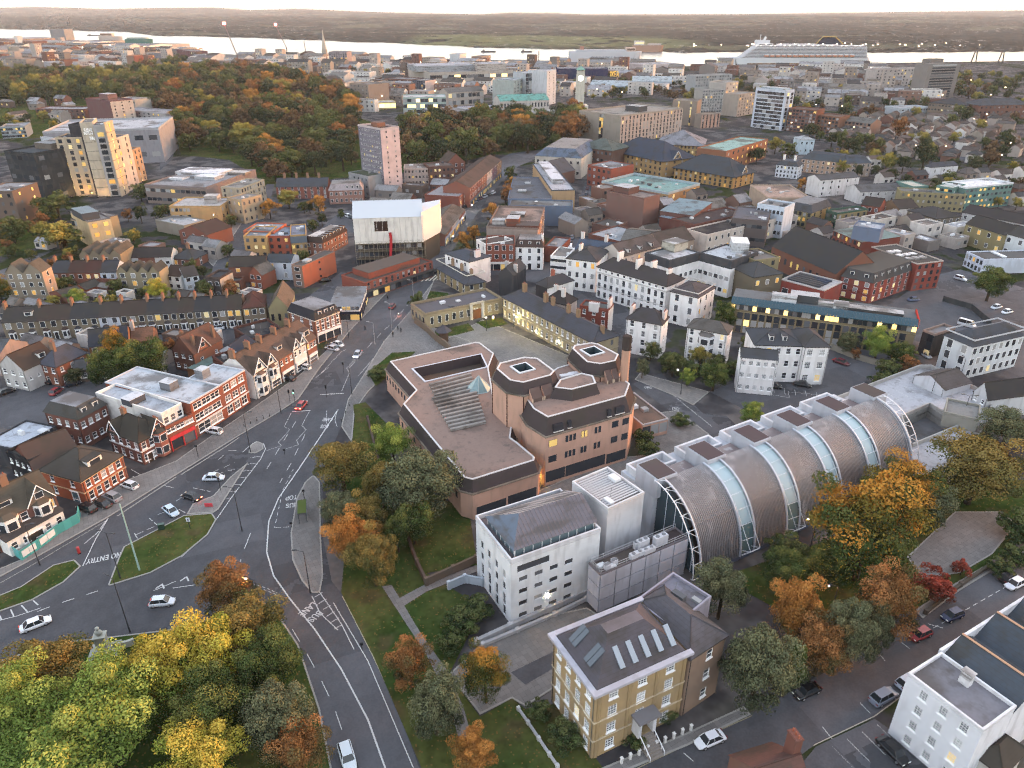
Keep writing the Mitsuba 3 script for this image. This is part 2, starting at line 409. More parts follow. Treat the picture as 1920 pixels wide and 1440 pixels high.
  if L >= D:
   rm.quad(A[0], A[1], r1, r0, rc); rm.tri(A[1], A[2], r1, rc); rm.quad(A[2], A[3], r0, r1, rc); rm.tri(A[3], A[0], r0, rc)
  else:
   rm.tri(A[0], A[1], r0, rc); rm.quad(A[1], A[2], r1, r0, rc); rm.tri(A[2], A[3], r1, rc); rm.quad(A[3], A[0], r0, r1, rc)
  for p in A[:2 if L >= D else 0] and ((A[0], r0), (A[1], r1), (A[2], r1), (A[3], r0)) or ((A[0], r0), (A[1], r0), (A[2], r1), (A[3], r1)):
   rm.tube(p[0], p[1], 0.12, tuple(lin(rc) * 0.75), 4)
  rm.loft([p - (0, 0, .2) for p in A], A, tuple(lin(rc) * 0.6)); rm.quad(*[p - (0, 0, .2) for p in A[::-1]], '#777777')
 elif roof in ('mansard', 'taper'):
  A = [W(-e_, -e_, h), W(L + e_, -e_, h), W(L + e_, D + e_, h), W(-e_, D + e_, h)]; B = [W(ins, ins, h + rh), W(L - ins, ins, h + rh), W(L - ins, D - ins, h + rh), W(ins, D - ins, h + rh)]
  rm.loft(A, B, rc)
  tm = MB(); tm.quad(*B, parc or tuple(lin(rc) * 1.25)); put('roof_top', tm.ply('felt'), key)
 elif roof == 'mono':
  rm.quad(W(-e_, -e_, h), W(L + e_, -e_, h), W(L + e_, D + e_, h + rh), W(-e_, D + e_, h + rh), rc); rb = 'felt'
  wm.tri(W(L, 0, h), W(L, D, h), W(L, D, h + rh), wall); wm.tri(W(0, D, h), W(0, 0, h), W(0, D, h + rh), wall); wm.quad(W(L, D, h), W(0, D, h), W(0, D, h + rh), W(L, D, h + rh), wall)
 def roof_z(x, y):
  if roof == 'gable': return h + rh * (1 - abs(y - D / 2) / (D / 2)) if ridge == 'u' else h + rh * (1 - abs(x - L / 2) / (L / 2))
  if roof == 'hip':
   t = min(x, L - x, y, D - y) / (min(L, D) / 2); return h + rh * min(1, max(0, t))
  if roof in ('mansard', 'taper'): return h + rh * min(1, min(x, L - x, y, D - y) / max(ins, .1))
  if roof == 'gables': return h + rh * .5
  return h
 rkey0 = key + '__roof' if (key + '__roof') not in used else key + f"__roof_{used[key + '__roof']:03d}"
 for gb in gab:                # gables over the front: (face, along, width, rise, colour)
  o, e, nn, fl = fo[gb[0]]; x = gb[1] * fl; gw, gr = gb[2], gb[3]; gcl = gb[4] if len(gb) > 4 else gcol
  half = (D if gb[0] in (0, 2) else L) / 2
  bk = min(half, gr / max(rh / half, .05))
  p0, p1, pa = o + e * (x - gw / 2) + nn * .06 + (0, 0, h), o + e * (x + gw / 2) + nn * .06 + (0, 0, h), o + e * x + nn * .06 + (0, 0, h + gr)
  wm.tri(p0 - (0, 0, .2), p1 - (0, 0, .2), pa - (0, 0, .1), gcl)
  rg = o + e * x - nn * bk + (0, 0, h + gr)
  ov = nn * .35
  rm.tri(p0 + ov - e * .25 - (0, 0, .25), pa + ov, o + e * (x - gw / 2) - nn * .1 + (0, 0, h), rc); rm.quad(pa + ov, rg, rg - (0, 0, .02), o + e * (x - gw / 2) - nn * .1 + (0, 0, h), rc)
  rm.tri(pa + ov, p1 + ov + e * .25 - (0, 0, .25), o + e * (x + gw / 2) - nn * .1 + (0, 0, h), rc); rm.quad(rg, pa + ov, o + e * (x + gw / 2) - nn * .1 + (0, 0, h), rg - (0, 0, .02), rc)
  bm = MB()
  for q0, q1 in ((p0 - e * .25 - (0, 0, .25), pa), (pa, p1 + e * .25 - (0, 0, .25))): bm.box(q0 + nn * .3 - (0, 0, .16), q1 - q0, nn * .1, (0, 0, .26), FR_WHITE)
  put('bargeboard', bm.ply('trim'), rkey0)
  if gw > 2.5: put('window', far_window_shape(gw * .28, gr * .34, FR_WHITE), key, mat(o + e * x + nn * .07 + (0, 0, h + gr * .36), e, (0, 0, 1), nn))
 wkey = put('wall', wm.ply('wall'), key)
 rkey = put('roof', rm.ply(rbs or rb), key)
 for cc in ch:                 # chimney stacks: (along, across, height, width, depth)
  cx, cy, chh = cc[0] * L, cc[1] * D, cc[2]; cw, cd = (cc[3], cc[4]) if len(cc) > 4 else (1.3, 0.7)
  m = MB(); zb = roof_z(cx, cy) - 0.8; col = chc or '#86644e'
  m.box(W(cx - cw / 2, cy - cd / 2, zb), U3 * cw, V3 * cd, (0, 0, chh + .8), col); m.box(W(cx - cw / 2 - .08, cy - cd / 2 - .08, zb + chh + .55), U3 * (cw + .16), V3 * (cd + .16), (0, 0, .18), col)
  k = max(2, int(max(cw, cd) / 0.45))
  for j in range(k):
   t = (j + .5) / k - .5
   pc = W(cx + (t * cw if cw >= cd else 0), cy + (t * cd if cd > cw else 0), zb + chh + .7); m.tube(pc, pc + (0, 0, .55), .13, '#9a5238', 6, .1)
  put('chimney', m.ply('wall'), rkey)
 for dd in dorm:               # dormers on the front slope: (along, width, height, face)
  fx = dd[0]; dw, dh = dd[1], dd[2]; fcc = dd[3] if len(dd) > 3 else 0
  o, e, nn, fl = fo[fcc]; m = MB(); x = fx * fl
  inn = dd[4] if len(dd) > 4 else 0.8
  zb = h + (rh / (D / 2 if fcc in (0, 2) else L / 2) * inn if roof in ('gable', 'hip') else rh / max(ins, .1) * inn if roof in ('mansard', 'taper') else 0)
  base = o + e * x - nn * inn + (0, 0, zb - .1); lenb = 2.4
  m.box(base - e * dw / 2, e * dw, -nn * lenb, (0, 0, dh), dd[5] if len(dd) > 5 else '#d0cdc8'); m.box(base - e * (dw / 2 + .15) + nn * .2 + (0, 0, dh), e * (dw + .3), -nn * (lenb + .2), (0, 0, .15), tuple(lin(rc) * .8))
  dk = put('dormer', m.ply('wall'), rkey)
  put('window', far_window_shape(dw * .7, dh * .7, fr), key, mat(base + nn * .01 + (0, 0, dh * .5), e, (0, 0, 1), nn))
 for c_ in [(q[0], q[1], min(q[2], .75 * L), min(q[3], .75 * D), *q[4:]) for q in clut]:               # boxes on a flat roof: (along, across, length, width, height, colour)
  m = MB(); zt = h if roof not in ('mansard', 'taper') else h + rh
  m.box(W(c_[0] * L - c_[2] / 2, c_[1] * D - c_[3] / 2, zt - .01), U3 * c_[2], V3 * c_[3], (0, 0, c_[4]), c_[5] if len(c_) > 5 else '#8f9092')
  m.box(W(c_[0] * L - c_[2] / 2 - .1, c_[1] * D - c_[3] / 2 - .1, zt - .01 + c_[4]), U3 * (c_[2] + .2), V3 * (c_[3] + .2), (0, 0, .08), c_[6] if len(c_) > 6 else '#a6a7aa')
  put('roof_unit', m.ply('felt'), key)
 # windows; em: the building's lit panes give off light (one part), else lamplight is only put into the pane colour
 farm, litm = [], []
 for wd, x, zc, w_, h_ in todo:
  o, e, nn, fl = fo[wd['f']]; pl = lit if wd['lit'] is None else wd['lit']
  is_lit = rnd.random() < pl; bi, tn = rnd.randrange(3), rnd.randrange(6)
  f_ = wd['fr'] or fr
  tw = mat(o + e * x + (0, 0, zc), e, (0, 0, 1), nn)
  if far:
   fs = far_window_shape(w_, h_, f_ if wd['s'] != 'd' else None, tn)
   if far == 2: farm.append((fs, tw)); wk = None
   else: wk = put('window', fs, key, tw)
   if is_lit:
    bs = lit_paint_pane(w_, h_, .1, bi)
    if em or far == 2: litm.append((bs, tw))
    else: put('pane', bs, wk, tw)
  else:
   fs, ps = window_shape(w_, h_, wd['s'], f_, tn)
   if is_lit and em: litm.append((lit_paint_pane(w_, h_, -.11, bi), tw))
   if is_lit: ps = lit_paint_pane(w_, h_, -.12, bi)
   if fs is not None: put('pane', ps, put('window', fs, key, tw), tw)
   else: put('window', ps, key, tw)
 if farm: put('window', joined(farm, 'glass'), key, kind='stuff')
 if litm: put('lit_pane', joined(litm, 'plain', **({'emitter': glow(*[t * em for t in (.75, .48, .17)])} if em else {})), key, kind='stuff')
 if far is not True and far != 2 and h > 4.5 and solid and roof != 'flat':
  for fx in (.03, .97):
   o, e, nn, fl = fo[0]; p = o + e * fl * fx + nn * .08; m = MB(); m.tube(p, p + (0, 0, h - .1), .055, '#3c3a3a' if fx < .5 else '#6a6866', 5); put('drainpipe', m.ply('metal'), key)
 if roof == 'flat' and far != 2 and not clut and L * D > 60:
  for _ in range(2 + int(L * D / 130)):
   x, y, sx, sy, sz = rnd.uniform(.15, .85) * L, rnd.uniform(.15, .85) * D, rnd.uniform(.6, 2.2), rnd.uniform(.6, 1.6), rnd.uniform(.25, 1.1); m = MB()
   m.box(W(x, y, h - .03), U3 * sx, V3 * sy, (0, 0, sz), rnd.choice(['#8f9092', '#b9babc', '#5a5b60', '#c9ccd0'])); put('roof_unit', m.ply('plain'), key)
  p = W(rnd.uniform(.2, .8) * L, rnd.uniform(.3, .8) * D, h - .03); m = MB(); m.tube(p, p + (0, 0, 2.2), .03, '#77787a', 4); m.tube(p + (-.4, 0, 2.0), p + (.4, 0, 2.0), .025, '#77787a', 4); put('aerial', m.ply('plain'), key)
 for dd in doors:              # (face, along, width, height, colour)
  o, e, nn, fl = fo[dd[0]]; x = dd[1] * fl; m = MB()
  m.box(o + e * (x - dd[2] / 2) + nn * 0.02 + (0, 0, z0), e * dd[2], nn * .06, (0, 0, dd[3]), dd[4])
  m.box(o + e * (x - dd[2] / 2 - .15) + nn * 0.02 + (0, 0, z0), e * .15, nn * .14, (0, 0, dd[3] + .15), FR_WHITE); m.box(o + e * (x + dd[2] / 2) + nn * 0.02 + (0, 0, z0), e * .15, nn * .14, (0, 0, dd[3] + .15), FR_WHITE)
  m.box(o + e * (x - dd[2] / 2 - .3) + nn * 0.02 + (0, 0, z0 + dd[3] + .15), e * (dd[2] + .6), nn * .3, (0, 0, .18), FR_WHITE)
  put('door', m.ply('trim'), key)
 for bb in bays:               # canted bays: (face, along, width, depth, z0, z1, wall colour, window height)
  o, e, nn, fl = fo[bb[0]]; x = bb[1] * fl; bw, bd, q0, q1, bc = bb[2], bb[3], bb[4], bb[5], bb[6]
  ring = [o + e * (x - bw / 2), o + e * (x - bw * .28) + nn * bd, o + e * (x + bw * .28) + nn * bd, o + e * (x + bw / 2)]
  m = MB()
  for i in range(3): m.quad(ring[i] + (0, 0, q0), ring[i + 1] + (0, 0, q0), ring[i + 1] + (0, 0, q1), ring[i] + (0, 0, q1), bc)
  apex = [o + e * (x - bw * .2) + (0, 0, q1 + .7), o + e * (x + bw * .2) + (0, 0, q1 + .7)]
  rr = [p + (0, 0, q1) for p in ring]
  m.tri(rr[0], rr[1], apex[0], rc); m.quad(rr[1], rr[2], apex[1], apex[0], rc); m.tri(rr[2], rr[3], apex[1], rc)
  bk = put('bay', m.ply('wall'), key)
  st = 2.9
  for r in range(max(1, int((q1 - q0) / st))):
   for i in range(3):
    p0, p1 = ring[i], ring[i + 1]; ee = p1 - p0; ln = np.linalg.norm(ee); ee = ee / ln; n2 = np.cross(ee, (0, 0, 1))
    fs = far_window_shape(ln * .72, bb[7] if len(bb) > 7 else 1.6, FR_WHITE)
    put('window', fs, bk, mat((p0 + p1) / 2 + (0, 0, q0 + st * (r + .55)), ee, (0, 0, 1), n2))
 for ss in shops:              # shop fronts: (face, from, to, height, fascia colour, lit)
  o, e, nn, fl = fo[ss[0]]; m = MB(); x0, x1 = ss[1] * fl, ss[2] * fl
  m.box(o + e * x0 + nn * .02 + (0, 0, ss[3] - .8), e * (x1 - x0), nn * .35, (0, 0, .8), ss[4])
  k = max(1, int((x1 - x0) / 2.6))
  for i in range(k + 1): m.box(o + e * (x0 + (x1 - x0 - .2) * i / k) + nn * .02, e * .2, nn * .25, (0, 0, ss[3] - .8), ss[4])
  sk = put('shopfront', m.ply('trim'), key)
  for i in range(k):
   pw = (x1 - x0) / k - .3
   ps = (far_window_shape(pw, ss[3] - 1.3, None, rnd.randrange(5)), lit_paint_pane(pw, ss[3] - 1.3, .12, rnd.randrange(3)))
   tw = mat(o + e * (x0 + (x1 - x0) * (i + .5) / k) + (0, 0, (ss[3] - .8) / 2 + .1), e, (0, 0, 1), nn)
   put('pane', ps[1] if ss[5] and rnd.random() < .4 else ps[0], sk, tw)
 return key, W, (L, D, h, U3, V3)

def bld(name, label, A, B, C, h, **k):
 """A building from the pixels of its front eave A - B and either its depth or the pixel of the back corner C behind B; h < 0 is the row of the foot below B."""
 if isinstance(h, tuple): h = top_from_base(*A, h[1])
 elif h < 0: h = top_from_base(*B, -h)
 a, b = P(*A, h), P(*B, h)
 if isinstance(C, tuple):
  c = P(*C, h); u = (b - a)[:2] / np.linalg.norm((b - a)[:2]); dep = abs(float((c - b)[:2] @ np.array([-u[1], u[0]])))
 else: dep = C
 return bldw(name, label, a, b, dep, h, **k)

def row(name, labs, A, B, n, dep, h, vary, cat='house', group=None, widths=None, **k):
 """A terrace: n houses side by side between the eave pixels A and B."""
 a, b = P(*A, h), P(*B, h)
 ws = np.cumsum([0] + list(widths or [1] * n)) / sum(widths or [1] * n)
 out = []
 for i in range(n):
  kk = {**k, **(vary[i % len(vary)] if vary else {})}
  out.append(bldw(name, labs[i] if isinstance(labs, (list, tuple)) else labs.format(ORD[i]), a + (b - a) * ws[i], a + (b - a) * ws[i + 1], kk.pop('dep', dep), kk.pop('h', h), cat=cat, group=group, **kk))
 return out

ORD = ['first', 'second', 'third', 'fourth', 'fifth', 'sixth', 'seventh', 'eighth', 'ninth', 'tenth', 'eleventh', 'twelfth', 'thirteenth', 'fourteenth', 'fifteenth', 'sixteenth']
# ---------------------------------------------------------------- terrain, water, far bank
SHORE = [(-900, 80), (-300, 80), (40, 80), (50, 77), (160, 77), (240, 86), (305, 90), (308, 93), (255, 100), (330, 104), (400, 105), (520, 107), (640, 109), (760, 112), (880, 112), (1000, 114), (1080, 116),
         (1240, 118), (1260, 124), (1380, 124), (1600, 119), (1920, 114), (2900, 110)]
FAR = [(-1500, 50), (-500, 52), (0, 54), (120, 56), (230, 60), (290, 67), (400, 69), (520, 73), (640, 78), (760, 82), (900, 89), (1030, 92), (1200, 95), (1290, 99), (1400, 98), (1700, 99), (1920, 97), (3400, 94)]
g = MB(); g.poly([P(*q)[:2] for q in SHORE] + [(2600, -150), (-2600, -150)], 0.0, (0.1, 0.1, 0.1)); struct('ground', g, 'townland')
q = MB(); sh = [P(*t)[:2] for t in SHORE]
for a, b in zip(sh[:-1], sh[1:]): q.quad((*a, -4), (*b, -4), (*b, 0), (*a, 0), '#6d675f')
struct('quay_bank', q, 'plain')
w_ = MB(); w_.quad((-60000, 200, -1.6), (60000, 200, -1.6), (60000, 60000, -1.6), (-60000, 60000, -1.6), (0.1, 0.1, 0.1)); struct('water', w_, 'water_surface')

def farbank():
 nx, ny = 420, 150
 px = np.linspace(-1000, 2900, nx)
 fy = np.interp(px, [t[0] for t in FAR], [t[1] for t in FAR]) + 0.5 * np.sin(px * 0.05) + 0.35 * np.sin(px * 0.21)
 top = np.interp(px, [-600, 0, 70, 130, 200, 290, 400, 470, 560, 640, 700, 800, 900, 960, 1040, 1100, 1400, 1650, 1920, 2600], [17, 15, 13.5, 15, 17.5, 15.5, 14.5, 19.5, 17, 20.5, 23, 25.5, 27.5, 24, 25, 27.5, 27, 23.5, 20, 22])
 d0 = HC * 1714 / (fy - HY + 0.01)
 t = np.linspace(0, 1, ny) ** 1.15
 D = d0[:, None] * (20000 / d0[:, None]) ** t[None, :]
 D[:, -1] = 60000
 X = (px[:, None] - 960) / 1528.0 * D; Y = D
 p = np.stack([X, Y, X * 0], -1)
 inl = (D - d0[:, None])
 wood = meshkit.fbm(p * [0.0022, 0.0035, 1], 4, 3)
 can = np.clip((0.60 - wood) * 9, 0, 1) * (7 + 9 * meshkit.fbm(p * [0.02, 0.03, 1], 3, 5)) * np.clip(inl / 120, 0, 1)
 edge = np.clip(inl / 60, 0, 1) * np.clip(1.6 - inl / 300, 0, 1) * 9 * meshkit.noise(p * [0.012, 0.01, 1], 8)
 plateau = 52 * np.clip((D - 3500) / 4500, 0, 1) ** 1.3 * (0.75 + 0.5 * meshkit.fbm(p * [0.0004, 0.0004, 1], 3, 9))
 zt = 88 + (26 - top[:, None]) * D / 1714
 k = np.clip((D - 9500) / 6500, 0, 1); k = k * k * (3 - 2 * k)
 Z = np.maximum(can, edge) * (1 - 0.6 * k) + plateau * (1 - k) + k * zt
 Z[:, 0] = -2.5; Z[:, -1] = -60
 i, j = np.meshgrid(np.arange(nx - 1), np.arange(ny - 1), indexing='ij')
 f = np.stack([i * ny + j, (i + 1) * ny + j, (i + 1) * ny + j + 1, i * ny + j + 1], -1).reshape(-1, 4)
 m = MB(); m.add(np.stack([X, Y, Z], -1).reshape(-1, 3), f, (0.05, 0.05, 0.03))
 struct('wooded_far_bank', m, 'farland')

farbank()

# ---------------------------------------------------------------- roads, pavements, grass (sheets 1 to 3 cm apart)

def sheet(name, bsdf, pts, z, kerb=None, smooth=0):
 w = [P(*t)[:2] for t in pts]
 pg = Polygon(w)
 if not pg.is_valid: pg = pg.buffer(0)
 if smooth: pg = pg.buffer(smooth).buffer(-2 * smooth).buffer(smooth)
 m = MB()
 for gg in getattr(pg, 'geoms', [pg]):
  ring = list(gg.exterior.coords)[:-1]
  m.poly(ring, z, (0.1, 0.1, 0.1))
  if kerb:
   o, i_ = gg.exterior, gg.buffer(-0.22)
 key = put(name, m.ply(bsdf), None, kind='structure')
 if kerb:
  k = MB()
  for gg in getattr(pg, 'geoms', [pg]):
   band = gg.buffer(0.02, join_style=2).difference(gg.buffer(-0.25, join_style=2))
   for b in getattr(band, 'geoms', [band]):
    if b.area < .05: continue
    v, f = trimesh.creation.triangulate_polygon(b, engine='earcut')
    k.add(np.column_stack([v, np.full(len(v), kerb)]), f, '#8d8a86')
    for rg in [b.exterior, *b.interiors]:
     c = list(rg.coords)
     for s0, s1 in zip(c[:-1], c[1:]): k.quad((*s0, 0), (*s1, 0), (*s1, kerb), (*s0, kerb), '#8d8a86')
  put('kerb', k.ply('plain'), key)
 return key, pg

ROAD, main_pg = sheet('road', 'asphalt', [(800, 1470), (790, 1440), (700, 1230), (640, 1112), (622, 1090), (606, 1010), (605, 920), (618, 850), (640, 800), (652, 750), (690, 690), (720, 640), (785, 565), (815, 525),
      (762, 512), (700, 575), (655, 622), (600, 690), (560, 748), (520, 775), (447, 818), (340, 885), (200, 972), (60, 1050), (-80, 1125), (-80, 1275), (0, 1240), (100, 1207), (190, 1197), (330, 1180), (430, 1150), (520, 1150), (560, 1210), (600, 1330), (622, 1440), (625, 1470)], 0.03, smooth=1.0)
sheet('street', 'asphalt', [(762, 512), (815, 525), (832, 495), (868, 440), (905, 385), (940, 340), (972, 312), (1010, 296), (1060, 285), (1060, 276), (990, 283), (955, 288), (925, 305), (895, 335), (868, 370), (832, 425), (800, 478)], 0.03)
sheet('street', 'asphalt', [(400, 500), (462, 405), (486, 372), (500, 345), (515, 345), (506, 378), (482, 440), (456, 505), (440, 560), (380, 560)], 0.03)
sheet('street', 'asphalt', [(1050, 500), (1085, 500), (1108, 420), (1130, 340), (1150, 318), (1118, 315), (1095, 345), (1083, 385), (1062, 440)], 0.03)
sheet('street', 'asphalt', [(-40, 650), (330, 622), (470, 603), (600, 590), (600, 612), (450, 640), (330, 668), (0, 690), (-40, 690)], 0.03)
sheet('street', 'asphalt', [(1090, 1480), (1290, 1398), (1407, 1340), (1560, 1253), (1730, 1160), (1800, 1107), (1940, 1022), (2000, 1100), (1790, 1232), (1640, 1345), (1520, 1402), (1420, 1480)], 0.03)
sheet('street', 'asphalt', [(1185, 720), (1240, 700), (1318, 775), (1362, 780), (1400, 815), (1380, 850), (1330, 830), (1270, 780)], 0.03)
sheet('street', 'asphalt', [(1330, 735), (1420, 700), (1560, 640), (1600, 640), (1720, 690), (1760, 735), (1740, 760), (1640, 700), (1560, 775), (1440, 790)], 0.045)
sheet('car_park', 'asphalt', [(1640, 590), (1740, 520), (1800, 505), (1990, 560), (1990, 760), (1850, 690), (1720, 640)], 0.03)
sheet('car_park', 'asphalt', [(1480, 1460), (1530, 1400), (1640, 1348), (1800, 1460)], 0.05)
sheet('street', 'asphalt', [(840, 520), (880, 500), (1060, 490), (1260, 640), (1200, 660), (1050, 540), (930, 515)], 0.03)
sheet('street', 'asphalt', [(-40, 520), (20, 500), (60, 478), (100, 470), (60, 490), (0, 540), (-40, 550)], 0.03)
sheet('street', 'asphalt', [(1795, 300), (1760, 235), (1790, 225), (1830, 290), (1840, 310)], 0.03)
sheet('street', 'asphalt', [(300, 290), (325, 245), (340, 245), (322, 300), (300, 320)], 0.03)
sheet('car_park', 'asphalt', [(600, 430), (640, 395), (700, 395), (690, 440)], 0.03)
sheet('car_park', 'asphalt', [(0, 740), (60, 700), (230, 690), (250, 740), (180, 760), (100, 830), (0, 800)], 0.03)
sheet('car_park', 'asphalt', [(560, 570), (640, 510), (680, 520), (640, 560), (600, 590)], 0.05)
# pavements
PAV = []
for pts in ([(-80, 1125), (60, 1050), (200, 972), (340, 885), (447, 818), (520, 775), (560, 748), (600, 690), (655, 622), (700, 575), (762, 512), (750, 505), (690, 560), (640, 600), (632, 640), (560, 705), (475, 765), (400, 815), (330, 865), (240, 900), (130, 975), (40, 1050), (-80, 1100)],
   [(815, 525), (785, 565), (720, 640), (690, 690), (652, 750), (640, 800), (660, 830), (665, 770), (690, 735), (745, 680), (830, 680), (900, 670), (880, 640), (800, 610), (775, 590), (800, 560)],
   [(832, 425), (868, 370), (895, 335), (925, 305), (918, 300), (880, 340), (850, 380), (815, 440), (800, 478)],
   [(400, 500), (462, 405), (486, 372), (480, 368), (452, 395), (390, 490)],
   [(1090, 1480), (1290, 1398), (1407, 1340), (1395, 1325), (1280, 1378), (1130, 1440), (1060, 1480)],
   [(1730, 1160), (1800, 1107), (1940, 1022), (1930, 1012), (1790, 1095), (1715, 1145)],
   [(1330, 735), (1200, 700), (1190, 712), (1270, 745), (1300, 760)],
   [(480, 1460), (480, 1440)] and [(842, 1265), (905, 1205), (1030, 1155), (1100, 1140), (1140, 1165), (1040, 1290), (985, 1325), (960, 1310), (900, 1340)],
   [(1730, 1085), (1700, 1045), (1790, 960), (1880, 960), (1905, 985), (1860, 1040), (1800, 1075)],
   [(1190, 780), (1270, 770), (1330, 815), (1310, 880), (1240, 890)],
   [(1000, 925), (1150, 860), (1250, 850), (1240, 895), (1120, 910), (1010, 960)],
   [(830, 640), (905, 600), (965, 625), (1120, 690), (1060, 720), (900, 680), (830, 665)]):
 PAV.append(sheet('pavement', 'paving', pts, 0.12, kerb=0.13))
# grass
sheet('grass_verge', 'grassy', [(-80, 1180), (0, 1147), (60, 1126), (120, 1092), (152, 1062), (140, 1050), (100, 1060), (40, 1100), (-80, 1150)], 0.13, kerb=0.14)
sheet('grass_island', 'grassy', [(202, 1100), (222, 1048), (232, 1026), (345, 967), (398, 963), (406, 975), (390, 1003), (342, 1043), (282, 1075)], 0.13, kerb=0.15, smooth=.4)
sheet('grass_island', 'grassy', [(-80, 1280), (0, 1240), (100, 1207), (190, 1197), (330, 1180), (430, 1150), (520, 1150), (560, 1210), (600, 1330), (622, 1440), (625, 1500), (-80, 1500)], 0.12, kerb=0.14)
sheet('lawn', 'grassy', [(640, 1112), (700, 1230), (790, 1440), (800, 1480), (1120, 1480), (1130, 1440), (1040, 1320), (985, 1330), (960, 1310), (900, 1345), (842, 1265), (890, 1170), (905, 1140), (800, 1075), (895, 1060), (880, 960), (760, 900), (700, 800), (668, 760), (660, 830), (640, 870), (650, 1000)], 0.10)
sheet('lawn', 'grassy', [(690, 700), (735, 662), (780, 660), (745, 690), (705, 725)], 0.15)
sheet('lawn', 'grassy', [(662, 760), (685, 755), (730, 800), (710, 860), (675, 850)], 0.15)
sheet('lawn', 'grassy', [(815, 622), (878, 607), (890, 620), (850, 630), (820, 632)], 0.16)
sheet('lawn', 'grassy', [(892, 605), (940, 596), (952, 608), (912, 617)], 0.16)
sheet('lawn', 'grassy', [(1380, 1100), (1560, 1200), (1720, 1140), (1930, 1010), (1990, 900), (1760, 900), (1560, 1010), (1330, 1090)], 0.08)
sheet('lawn', 'grassy', [(800, 545), (840, 550), (850, 580), (805, 585)], 0.1)
sheet('lawn', 'grassy', [(-100, 470), (0, 480), (80, 462), (140, 440), (0, 400), (-100, 400)], 0.02)
sheet('park_grass', 'grassy', [(-300, 260), (-60, 160), (200, 165), (380, 150), (640, 210), (760, 250), (1080, 240), (1085, 285), (1000, 290), (920, 290), (800, 320), (660, 330), (560, 345), (500, 350), (480, 330), (430, 300), (340, 290), (320, 240), (250, 240), (60, 260)], 0.02)
sheet('path', 'paving', [(716, 1100), (735, 1098), (790, 1190), (840, 1260), (870, 1330), (900, 1440), (920, 1480), (890, 1480), (870, 1420), (835, 1300), (800, 1230)], 0.125)
sheet('path', 'paving', [(735, 1130), (745, 1145), (800, 1110), (900, 1070), (895, 1060), (800, 1095)], 0.128)
sheet('traffic_island', 'paving', [(545, 1000), (556, 935), (572, 905), (588, 890), (600, 905), (602, 1010), (606, 1080), (600, 1112), (585, 1112), (566, 1090), (548, 1050)], 0.12, kerb=0.14, smooth=.5)
sheet('traffic_island', 'paving', [(466, 850), (470, 836), (482, 828), (493, 832), (494, 842), (480, 850)], 0.12, kerb=0.14)
sheet('traffic_island', 'paving', [(350, 965), (362, 945), (400, 930), (432, 895), (465, 868), (445, 900), (410, 955), (400, 962)], 0.12, kerb=0.14)

sheet('drive', 'asphalt', [(958, 1262), (1040, 1222), (1100, 1196), (1110, 1215), (1045, 1250), (985, 1285)], 0.16)
# road markings: every line, dash and word a part of the road
MW = '#b4b4b4'

def line(pts, w=0.14, dash=None, z=0.05, col=MW, name='marking', world=False):
 pts = [np.asarray(p)[:2] if world else P(*p)[:2] for p in pts]
 ls = LineString(pts)
 segs = [ls] if dash is None else [shapely.ops.substring(ls, s, min(s + dash[0], ls.length)) for s in np.arange(0, ls.length, dash[0] + dash[1])]
 for s in segs:
  if s.length < 0.1: continue
  b = s.buffer(w / 2, cap_style=2, join_style=2)
  m = MB()
  for gg in getattr(b, 'geoms', [b]):
   v, f = trimesh.creation.triangulate_polygon(gg, engine='earcut')
   m.add(np.column_stack([v, np.full(len(v), z)]), f, col)
  put(name, m.ply('plain'), ROAD)

def words(text, at, xdir, h, stretch=1.0, z=0.055, parent=None, col=MW):
 """Lettering on the road: centred at pixel at, reading along the pixel direction xdir."""
 tm = meshkit.text_mesh(text, 1.0, 0.004, bold=True)
 v = np.array(tm.vertices); v[:, 0] -= v[:, 0].mean(); v[:, 1] -= 0.5
 o = P(*at); e = P(at[0] + xdir[0], at[1] + xdir[1]) - o; e = e / np.linalg.norm(e); u = np.array([-e[1], e[0], 0])
 wv = o + np.outer(v[:, 0] * h, e) + np.outer(v[:, 1] * h * stretch, u) + np.outer(v[:, 2] + z, [0, 0, 1])
 m = MB(); m.add(wv, np.array(tm.faces), col)
 put('lettering', m.ply('plain'), parent or ROAD)

line([(634, 768), (600, 820), (560, 880), (522, 935), (504, 978), (500, 1035), (513, 1080), (545, 1125), (590, 1180), (640, 1255), (690, 1350), (724, 1445)], 0.24)
line([(642, 1118), (700, 1232), (783, 1410)], 0.12, col='#a59c7e'); line([(625, 1130), (690, 1240), (775, 1440)], 0.14)
line([(548, 1180), (575, 1225), (602, 1275), (626, 1325), (650, 1395), (664, 1445)], 0.12, dash=(3.2, 3.0))
line([(592, 1100), (640, 1170), (664, 1218)], 0.14); line([(585, 1118), (600, 1150), (634, 1182)], 0.14)
for a in range(6): line([(590 + a * 7.5, 1120 + a * 12), (605 + a * 7.5, 1120 + a * 12 - 9)], 0.14)
line([(473, 1095), (497, 1102), (520, 1112)], 0.13, dash=(.6, .45)); line([(476, 1100), (498, 1107), (520, 1116)], 0.13, dash=(.6, .45))
line([(-10, 1166), (33, 1155), (77, 1140)], 0.14); line([(70, 1147), (110, 1132), (160, 1116), (200, 1103)], 0.16, dash=(1.8, 1.8))
for a in ((20, 1143, 26, 1156), (40, 1135, 52, 1148), (62, 1126, 72, 1135), (0, 1155, 3, 1163)): line([a[:2], a[2:]], 0.2)
line([(288, 1108), (330, 1090)], .14); line([(324, 1103), (365, 1097)], .14)
for c in ((300, 1104), (346, 1090)): line([(c[0] - 8, c[1]), (c[0] + 4, c[1] - 8), (c[0] + 8, c[1])], .25)
